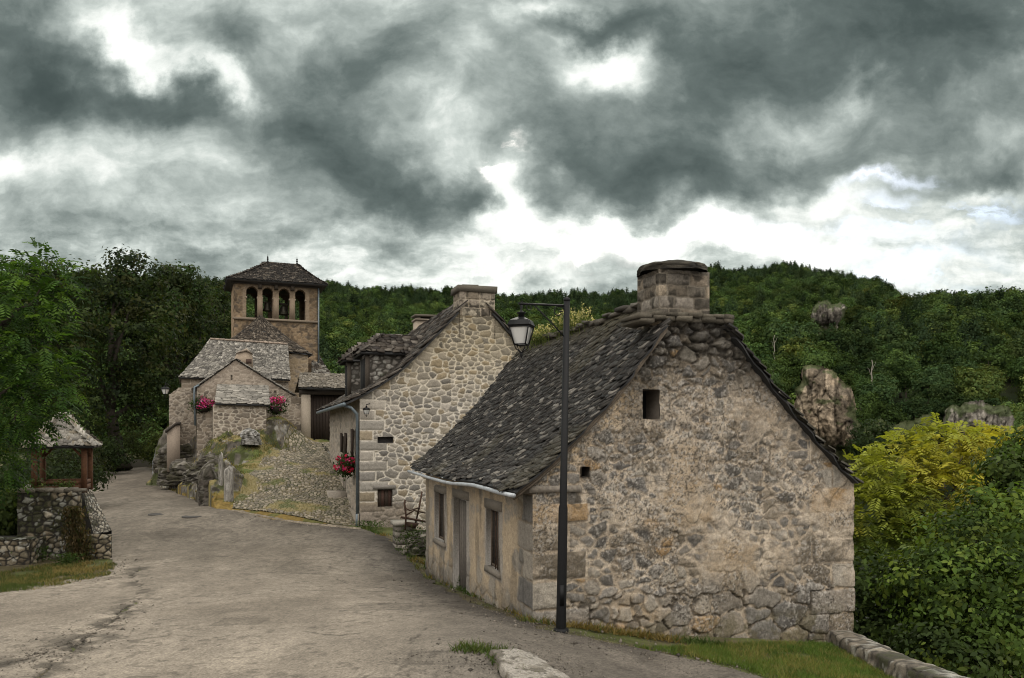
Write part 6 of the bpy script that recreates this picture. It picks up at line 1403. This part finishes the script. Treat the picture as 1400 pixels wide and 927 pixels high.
    # dark rocks breaking out of the knoll face
    for i, (px, py, Y, rx, ry, h, where) in enumerate(((240, 657, 41.4, .75, .5, 1.0, 'lowest, beside the bend'), (254, 650, 40.2, .8, .6, .95, 'above the yellow verge, leftmost'), (272, 655, 38.0, .75, .5, .8, 'in the middle of the verge'), (246, 625, 42.2, .9, .6, 1.1, 'under the left buttress'), (284, 652, 36.0, .7, .5, .9, 'on the middle terrace'), (293, 668, 33.0, .55, .45, 1.35, 'left of the thin standing stone'), (294, 640, 34.4, .6, .5, .8, 'behind the thin standing stone'), (232, 640, 43.4, .7, .5, 1.2, 'next to the grey bend boulder'))):
        single('rock', rock_mesh(P(px, py, Y) - np.array([0, 0, .25]), rx, ry, h, 500 + i, 44, 30, ((.095, .085, .07), (.06, .054, .044), (.15, .138, .118)), .38, .7, .5, False, (.045, .042, .024)), M_ROCK, 'dark weathered rock in the knoll face, ' + where, 'rock', 'rocks in the knoll face')
build_small_stone()

def build_plough():
    Y = 23.2; root = thing('old_plough', 'rusty old iron plough with upright handles parked beside the stone house', 'plough', P(560, 745, Y)); m = MB(); p = lambda x, y, dy=0: P(x, y, Y + dy)
    m.tube([p(548, 707), p(586, 714, .3)], .035, 6); m.tube([p(554, 725), p(555, 705), p(553, 688), p(554, 683)], .028, 6); m.tube([p(568, 716, .3), p(573, 694, .3), p(577, 672, .3)], .026, 6); m.tube([p(553, 694), p(560, 698), p(574, 694, .3)], .02, 6); m.tube([p(556, 704), p(566, 698, .2), p(584, 702, .4)], .022, 6); part('frame', m, M_RUST, root)
    s = MB(); c = p(562, 716, .1); s.prism([c + np.array(q) for q in [(-.15, 0, .05), (.22, 0, .0), (.1, 0, -.14), (-.12, 0, -.08)]], (.02, .06, 0)); part('share', s, M_RUST, root)
    r = np.random.default_rng(3)
    for i, (x, y, q, where) in enumerate(((571, 752, .26, 'nearest the house wall'), (580, 740, .3, 'touching the house corner'), (565, 742, .22, 'behind the stone pier'), (553, 756, .16, 'in front of the stone pier'))):
        single('rubble_stone', rock_mesh(P(x, y, 23.0) - np.array([0, 0, .12]), q, q * .8, q * 1.3, 800 + i, 30, 20, ((.16, .145, .12), (.11, .10, .085), (.22, .2, .17)), .35, .7, .5, False, (.04, .045, .02)), M_ROCK, 'rough dark stone by the old plough, ' + where, 'stone', 'rough stones by the plough')
    n = 900; c = P(572, 738, 22.9); mb = MB(); leaves(mb, c + r.normal(size=(n, 3)) * np.array([.3, .2, .2]), .08, np.array([(.04, .062, .018)]) * r.uniform(.4, 1.4, (n, 1)), r, .4, .3, 0); single('weed_tuft', mb, M_LEAF, 'leafy weeds among the stones by the old plough', 'weeds', 'weed tufts at the wall feet')
build_plough()

# ------------------------------------------------------------------ nearer trees and shrubs
def pblobs(L): return [tuple(P(x, y, Y)) + (r * sx, r * sy, r) for (x, y, Y, r, sx, sy) in L]
def tree(name, label, cat, base, crown_mb, trunk, group=None, cmat=None):
    root = thing(name, label, cat, base, group); part('crown', crown_mb, cmat or M_LEAF, root); part('trunk', trunk, M_BARK, root); return root

def build_trees():
    # bright feather-leaved tree in front of the shelter
    r = np.random.default_rng(31); B = pblobs([(15, 415, 20, 1.05, 1, 1), (-30, 470, 20.3, 1.3, 1.2, 1), (50, 470, 19.8, 1.0, 1, 1), (68, 520, 19.6, .75, 1, 1), (10, 540, 19.6, 1.15, 1.2, 1), (36, 566, 19.5, .55, 1.1, 1), (-12, 620, 19.8, .85, 1.1, 1), (-70, 560, 20.5, 1.7, 1.2, 1), (-60, 400, 20.6, 1.4, 1.2, 1), (62, 385, 20.0, .75, 1, 1), (55, 352, 20.2, .34, 1.2, 1)])
    n = 2500; c, k = blob_points(B, n, r, .55); b = np.array(B); d = c - b[k, :3]; d[:, 2] *= .3; d += unit(n, r) * .5; d /= np.linalg.norm(d, axis=1)[:, None]; mb = MB()
    fronds(mb, c, d, .42, [(.030, .066, .012), (.045, .095, .016), (.016, .036, .009), (.075, .135, .024), (.024, .05, .011)], r, 6, .36, .35)
    base = P(-75, 800, 20.5); tree('feather_leaved_tree', 'bright green feather leaved tree hanging over the shelter at the left edge', 'tree', base, mb, trunk_mb(base, P(-30, 480, 20.3), .2, .07, [P(15, 430, 20), P(45, 520, 19.8), P(60, 400, 20), P(-60, 430, 20.5), P(30, 565, 19.6)], 3))
    # tall dark trees by the road bend
    DK = [(.020, .032, .010), (.027, .040, .012), (.012, .020, .008), (.040, .046, .015), (.022, .042, .012), (.034, .050, .014)]
    spec = [('tall dark tree with a stout leaning trunk at the road bend', 52, (166, 640), (150, 560), .50, [(175, 400, 55, 2.1, 1.1, 1), (140, 430, 54, 2.2, 1.1, 1), (215, 440, 55, 2.2, 1.1, 1), (175, 470, 53, 2.6, 1.2, 1), (135, 510, 53, 2.2, 1.2, 1), (205, 520, 54, 2.2, 1.1, 1), (160, 555, 52, 1.8, 1.3, 1), (180, 365, 55, 1.1, 1.3, 1), (110, 470, 53, 1.6, 1, 1), (150, 388, 55, 1.5, 1.1, 1), (192, 383, 55, 1.4, 1.1, 1), (172, 362, 55, 1.0, 1.4, 1), (128, 400, 54, 1.4, 1, 1)], 7),
            ('tall dark tree between the road bend and the church', 60, (238, 650), (240, 520), .35, [(240, 410, 61, 2.4, 1, 1), (225, 450, 60, 2.4, 1.1, 1), (262, 450, 62, 2.2, 1, 1), (240, 500, 60, 2.6, 1.1, 1), (215, 540, 59, 2.0, 1.2, 1), (242, 378, 61, 1.2, 1.3, 1), (275, 500, 63, 2.0, 1, 1), (228, 388, 61, 1.6, 1.1, 1), (256, 396, 61, 1.6, 1.1, 1), (240, 372, 61, 1.0, 1.4, 1)], 8),
            ('dark rounded tree rising behind the feather leaved tree', 48, (40, 680), (45, 560), .35, [(40, 400, 49, 2.0, 1.1, 1), (10, 420, 49, 2.0, 1.2, 1), (80, 400, 50, 1.8, 1, 1), (50, 450, 48, 2.4, 1.2, 1), (95, 460, 48, 2.0, 1, 1), (0, 500, 48, 2.4, 1.2, 1), (70, 520, 47, 2.2, 1.2, 1), (108, 372, 50, 1.0, 1.2, 1), (100, 560, 47, 1.7, 1.2, 1), (20, 570, 47, 1.9, 1.2, 1), (15, 388, 49, 1.5, 1.3, 1), (62, 384, 49, 1.5, 1.3, 1), (108, 385, 50, 1.3, 1.2, 1)], 9),
            ('dark tree just left of the church tower', 72, (300, 640), (295, 520), .3, [(293, 400, 73, 1.5, 1.2, 1), (285, 430, 72, 2.3, 1.2, 1), (305, 460, 72, 2.4, 1, 1), (270, 480, 72, 2.4, 1, 1), (295, 510, 71, 2.4, 1, 1), (262, 540, 70, 2.4, 1.1, 1)], 10)]
    for lab, Y, bp, tp, tr, bl, sd in spec:
        cr, cc = crown(pblobs(bl), 520, 28, .25, .36, DK, 500 + sd, .6, .5, .3, var=.45, shell=.6); base = P(*bp, Y)
        base[2] = min(base[2], float(G(base[0], base[1])) + .2) - .1
        tree('dark_tree', lab, 'tree', base, cr, trunk_mb(base, P(*tp, Y + .5), tr, tr * .6, [c for c in cc[:9]], sd, (.035, .03, .024)), 'dark trees by the road bend')
    # bushes round the bend
    for i, (lab, px, py, Y, w, h, pals) in enumerate([
            ('pale green bush beyond the road bend beside the big trunk', 198, 604, 57, 1.7, 1.45, [(.05, .065, .022), (.065, .08, .026), (.04, .055, .02)]),
            ('yellow green bush against the church corner at the road bend', 222, 612, 53, .95, 1.1, [(.07, .085, .022), (.05, .07, .02)]),
            ('dark green bush behind the shelter posts', 70, 640, 33, 1.9, 1.0, [(.018, .028, .010), (.026, .036, .013)]),
            ('dark green bush left of the shelter posts', 8, 665, 27, 1.3, 1.1, [(.02, .034, .01), (.028, .046, .014)]),
            ('grassy green bush beside the left flank of the shelter platform', 6, 706, 23.6, .62, .75, [(.05, .075, .02), (.035, .055, .014), (.065, .085, .026)]),
            ('small bush between the shelter roof and the big trunk', 137, 618, 49, 1.5, 1.1, [(.02, .034, .012), (.034, .052, .016), (.026, .04, .013)]),
            ('tangled low bush under the left trees', 95, 628, 44, 1.6, 1.1, [(.018, .024, .010), (.03, .034, .014)])]):
        c = P(px, py, Y); cr, cc = crown([(c[0], c[1], c[2], w, w, h), (c[0] - .5 * w, c[1], c[2] - .3 * h, w * .7, w * .7, h * .7), (c[0] + .5 * w, c[1], c[2] - .4 * h, w * .7, w * .7, h * .6)], 200, 22, .16, .22, pals, 600 + i, .55, var=.35); g = np.array([c[0], c[1], float(G(c[0], c[1])) - .2])
        if g[2] > c[2] - h * .5: g[2] = c[2] - h
        tree('bush', lab, 'bush', g, cr, trunk_mb(g, c, .07, .03, list(cc[:4]), i), 'bushes round the bend')
    # right side: yellowing tree
    r = np.random.default_rng(37); B = pblobs([(1235, 640, 25, 1.05, 1.2, 1), (1300, 622, 25, 1.05, 1.2, 1), (1368, 625, 25.5, .95, 1.2, 1), (1188, 652, 24.5, .85, 1.1, 1), (1215, 700, 24, 1.25, 1.2, 1), (1285, 690, 24, 1.3, 1.2, 1), (1375, 690, 25, 1.2, 1.2, 1), (1180, 730, 24, 1.3, 1.1, 1), (1240, 770, 23.5, 1.4, 1.1, 1), (1192, 830, 23, 1.5, 1.1, 1), (1340, 600, 26, .5, 1.5, 1), (1265, 598, 25.5, .5, 1.5, 1), (1440, 650, 26, 1.4, 1, 1)])
    n = 4600; c, k = blob_points(B, n, r, .6); b = np.array(B); d = c - b[k, :3]; d[:, 2] = np.abs(d[:, 2]) * .3; d += unit(n, r) * .55; d /= np.linalg.norm(d, axis=1)[:, None]; mb = MB()
    def warm(c, col, r):
        y = HY - (c[:, 2] - EZ) * FX / c[:, 1]; a = sst(y + r.normal(0, 30, len(y)), 800, 620); cl = fbm(c[:, 0] * .9, c[:, 2] * .9, 3, 6); t = lerp(np.array([.06, .10, .018]) + 0 * col, np.array([.225, .245, .036]) + 0 * col, a); t = lerp(t, np.array([.38, .32, .038]) + 0 * col, a * sst(cl, .56, .70) * .6); return t * r.uniform(.65, 1.35, len(y))[:, None]
    fronds(mb, c, d, .46, [(.1, .12, .02)], r, 6, .40, .3, warm); base = P(1285, 900, 25); base[2] = float(G(base[0], base[1])) - .2
    tree('yellowing_tree', 'yellow green feather leaved tree turning colour behind the near house', 'tree', base, mb, trunk_mb(base, P(1280, 690, 24.5), .2, .08, [P(1240, 640, 25), P(1310, 630, 25), P(1370, 640, 25.3), P(1200, 670, 24.5), P(1330, 690, 24.6)], 41))
    GR = [(.055, .092, .017), (.076, .12, .021), (.028, .048, .011), (.11, .15, .028)]; DG = [(.030, .048, .012), (.040, .062, .015), (.022, .036, .010), (.052, .074, .018)]
    for i, (lab, nm, bl, pals, ncl, leaf) in enumerate([
            ('dense green shrub filling the right edge below the yellow tree', 'shrub', [(1330, 760, 17.5, 1.2, 1.1, 1), (1395, 735, 17.5, 1.2, 1.1, 1), (1300, 815, 17, 1.2, 1.1, 1), (1370, 830, 16.5, 1.4, 1.1, 1), (1330, 890, 16, 1.3, 1.1, 1), (1420, 880, 16, 1.3, 1.1, 1), (1260, 800, 17.5, .9, 1.1, 1), (1350, 705, 18, .6, 1.3, 1)], GR, 620, .125),
            ('dark green shrub beside the near house wall', 'shrub', [(1215, 850, 18.5, 1.3, 1.1, 1), (1190, 800, 19, 1.0, 1.1, 1), (1255, 890, 17.5, 1.3, 1.1, 1), (1200, 905, 18, 1.3, 1.1, 1), (1300, 920, 15.5, 1.0, 1.2, 1)], DG, 460, .12),
            ('dark leafed young tree at the right frame edge before the yellow tree', 'young_tree', [(1378, 648, 21, .55, 1, 1.1), (1398, 620, 21.5, .6, 1, 1), (1410, 670, 21, .8, 1, 1)], DG[1:] + GR[:1], 190, .14)]):
        cr, cc = crown(pblobs(bl), ncl, 34, leaf, .2, pals, 700 + i, .52, .55, .35, True, shell=.6, var=.38); m = np.mean(cc, 0); base = np.array([m[0], m[1], float(G(m[0], m[1])) - .2])
        tree(nm, lab, 'shrub' if nm == 'shrub' else 'tree', base, cr, trunk_mb(base, m, .09, .04, list(cc[:7]), 50 + i), 'shrubs beyond the low wall' if nm == 'shrub' else None)
    # dark bush at the cliff foot
    c = P(1192, 602, 120); cr, cc = crown([(c[0], c[1], c[2], 3.4, 3, 3.6), (c[0] + 2.5, c[1], c[2] - 1, 2.4, 2, 2)], 160, 22, .5, .6, [(.02, .034, .012), (.028, .044, .015)], 91); base = c - np.array([0, 0, 6.5]); tree('dark_tree', 'dark bushy tree at the foot of the tall cliff', 'tree', base, cr, trunk_mb(base, c, .3, .15, list(cc[:5]), 93))
build_trees()

# weeds on the roof ridge
def build_roof_weeds():
    pl, TL, sl, rz = ROOF1
    for i, (v, t, n, hgt, lab, w) in enumerate(((6.9, .22, 120, .42, 'pale flowering weed clump at the far end of the roof ridge', .38), (5.0, .10, 150, .50, 'tall flowering weed clump on the roof ridge right of the lamp post', .42))):
        r = np.random.default_rng(60 + i); c = sl(np.array(v), np.array(t)); root = thing('roof_weeds', lab, 'weeds', c, 'weeds growing on the roof'); st = MB(); lf = MB(); fl = MB()
        for k in range(n):
            p = c + np.append(H1.vd * r.normal(0, w), 0) + np.append(H1.ud * r.normal(0, .1), 0); h = hgt * r.uniform(.4, 1.2); q = p + np.array([r.normal(0, .13), r.normal(0, .13), h]); m = (p + q) / 2 + r.normal(0, .02, 3); st.tube([p - (0, 0, .1), m, q], [.006, .004, .002], 4, (.11, .13, .04), cap=False)
            s = r.random((9, 1)) ** .7; pp = p + (q - p) * s + r.normal(0, .025, (9, 3)); leaves(lf, pp, .065, np.array([(.07, .10, .025)]) * r.uniform(.6, 1.4, (9, 1)), r, .3, .3, 0)
            if r.random() < .75: s = .72 + .28 * r.random((9, 1)); pp = p + (q - p) * s + r.normal(0, .016, (9, 3)); leaves(fl, pp, .034, np.array([(.55, .49, .26)]) * r.uniform(.7, 1.2, (9, 1)), r, .9, .5, 0)
        part('stems', st, M_GRASS, root); part('leaves', lf, M_LEAF, root); part('flowers', fl, M_PETAL, root)
build_roof_weeds()

# ------------------------------------------------------------------ grass and small weeds
def scatter(poly, n, r, zf):
    p = np.array(poly); lo, hi = p.min(0), p.max(0); q = lo + (hi - lo) * r.random((n, 2)); k = in_poly(q[:, 0], q[:, 1], [tuple(x) for x in p]); q = q[k]; return q[:, 0], q[:, 1], zf(q[:, 0], q[:, 1])
def gpoly(L): return [tuple(gp(*q)[:2]) for q in L]
def grass_obj(name, X, Y, Z, h, cols, r, clump=.0, **k):
    if clump: m = fbm(X * 1.3, Y * 1.3, 4, 17) + r.normal(0, .05, len(X)) > clump; X, Y, Z = X[m], Y[m], Z[m]
    c = pal(np.clip(fbm(X * .9, Y * .9, 3, 18) * 1.8 - .4 + r.normal(0, .12, len(X)), 0, .999), cols) * r.uniform(.65, 1.3, len(X))[:, None]; o = link(bpy.data.objects.new(name, blades(X, Y, Z, np.full(len(X), h), c, r, **k).data(name, M_GRASS))); o['kind'] = 'stuff'
def build_gravel():
    r = np.random.default_rng(83); Q = []
    for pts, n, w in (([(60, 920), (110, 880), (150, 850), (185, 822)], 500, .3), ([(-20, 915), (40, 900), (85, 882), (130, 862)], 400, .35), ([(560, 765), (588, 795), (650, 828), (735, 860), (860, 886), (1000, 916)], 2600, .5), ([(640, 900), (700, 893), (780, 925)], 900, .4), ([(0, 806), (150, 790), (165, 765)], 700, .3), ([(300, 700), (400, 716), (490, 728)], 500, .3)):
        a = np.array([gp(*q) for q in pts]); f = r.random(n) * (len(a) - 1); k = np.minimum(f.astype(int), len(a) - 2); Q.append(a[k] + (a[k + 1] - a[k]) * (f - k)[:, None] + r.normal(0, w, (n, 3)))
    p = np.concatenate(Q); p[:, 2] = G(p[:, 0], p[:, 1]) + .008; n = len(p); s = r.uniform(.006, .016, n) * (1 + (r.random(n) < .05) * 1.6); b = np.array([(1, 0, 0), (-.5, .87, 0), (-.5, -.87, 0), (.1, .1, .9), (0, 0, -.8)]); V = p[:, None] + (b[None] + r.normal(0, .25, (n, 5, 3))) * s[:, None, None]
    f = np.array([(0, 1, 3), (1, 2, 3), (2, 0, 3), (1, 0, 4), (2, 1, 4), (0, 2, 4)]); F = ((np.arange(n) * 5)[:, None, None] + f[None]).reshape(-1, 3); c = np.array([(.14, .122, .1)]) * r.uniform(.4, 1.5, (n, 1)); mb = MB(); mb.raw(V.reshape(-1, 3), F, np.repeat(c, 5, 0)); setting('gravel', mb, M_WALL, 'stuff', False)
build_gravel()
def build_grass():
    r = np.random.default_rng(71); g0 = lambda X, Y: G(X, Y) - .01
    X, Y, Z = scatter(gpoly([(860, 884), (940, 897), (1010, 912), (1075, 935)]) + [(5.6, 8.6), (6.0, 11), (5.95, 13), (5.95, 14.6)] + gpoly([(1135, 881), (1000, 880)]), 110000, r, g0); grass_obj('lawn_grass', X, Y, Z, .065, [(.075, .12, .022), (.11, .155, .032), (.18, .165, .05), (.06, .10, .02), (.10, .155, .028)], r, .30, w=.07, lean=.6)
    X, Y, Z = scatter(gpoly([(-80, 800), (-80, 822), (60, 806), (150, 787), (160, 770), (120, 768), (40, 775)]), 34000, r, g0); grass_obj('verge_grass', X, Y, Z, .075, [(.06, .08, .022), (.15, .125, .045), (.06, .08, .022), (.19, .15, .06)], r, .47)
    X, Y, Z = scatter(gpoly([(212, 655), (212, 662), (254, 678), (298, 697), (300, 688), (262, 662), (230, 652)]), 16000, r, lambda X, Y: np.maximum(G(X, Y), np.minimum(Kz(X, Y), G(X, Y) + .5)) - .02); grass_obj('roadside_grass', X, Y, Z, .12, [(.20, .145, .035), (.16, .125, .035), (.10, .10, .03), (.23, .17, .05)], r, .34)
    kp = [tuple(P(*q)[:2]) for q in [(225, 600, 45), (235, 640, 42), (290, 680, 32.5), (312, 694, 30.2), (350, 690, 30.6), (340, 660, 33.2), (392, 612, 40.0), (425, 600, 42.2), (400, 584, 42), (300, 582, 41)]]
    X, Y, Z = scatter(kp, 60000, r, lambda X, Y: Kz(X, Y) - .03); grass_obj('dry_knoll_grass', X, Y, Z, .11, [(.22, .17, .06), (.13, .125, .04), (.08, .095, .028), (.25, .20, .08)], r, .47)
    # weeds at wall feet and in the cracks
    P_ = []
    for a, b, n in (((596, 790), (735, 853), 900), ((720, 850), (1000, 884), 1300), ((500, 722), (530, 735), 500), ((625, 889), (690, 895), 300), ((680, 900), (735, 945), 800), ((560, 765), (590, 792), 250), ((545, 752), (580, 772), 250), ((30, 785), (150, 772), 500)):
        p, q = gp(*a), gp(*b); s = r.random((n, 1)); s = np.floor(s * 26) / 26 + r.normal(0, .012, (n, 1)) if n > 400 else s; x = p + (q - p) * s + r.normal(0, .07, (n, 3)); P_.append(x)
    x = np.concatenate(P_); grass_obj('weeds', x[:, 0], x[:, 1], G(x[:, 0], x[:, 1]), .10, [(.05, .08, .02), (.08, .10, .03), (.16, .12, .04)], r, .42, lean=.7)
    for i, (px, py, w, h, lab) in enumerate(((637, 805, .15, .32, 'green weed tuft at the near house door foot'), (507, 722, .45, .24, 'green weed patch under the cellar hatch of the middle house'), (588, 779, .12, .22, 'small weed tuft at the far corner of the near house'), (46, 768, .35, .4, 'leafy weed clump before the low mossy wall'), (93, 772, .3, .3, 'leafy weed clump under the trailing plant'))):
        p = gp(px, py); n = 500; q = p + np.stack([r.normal(0, w * .6, n), r.normal(0, w * .4, n), r.random(n) * h], 1); mb = MB(); leaves(mb, q, .075, np.array([(.05, .085, .022)]) * r.uniform(.5, 1.3, (n, 1)), r, .35, .2, -.5); single('weed_tuft', mb, M_LEAF, lab, 'weeds', 'weed tufts at the wall feet') if w < .4 else setting('ground_weeds', mb, M_LEAF, 'stuff', False)
build_grass()
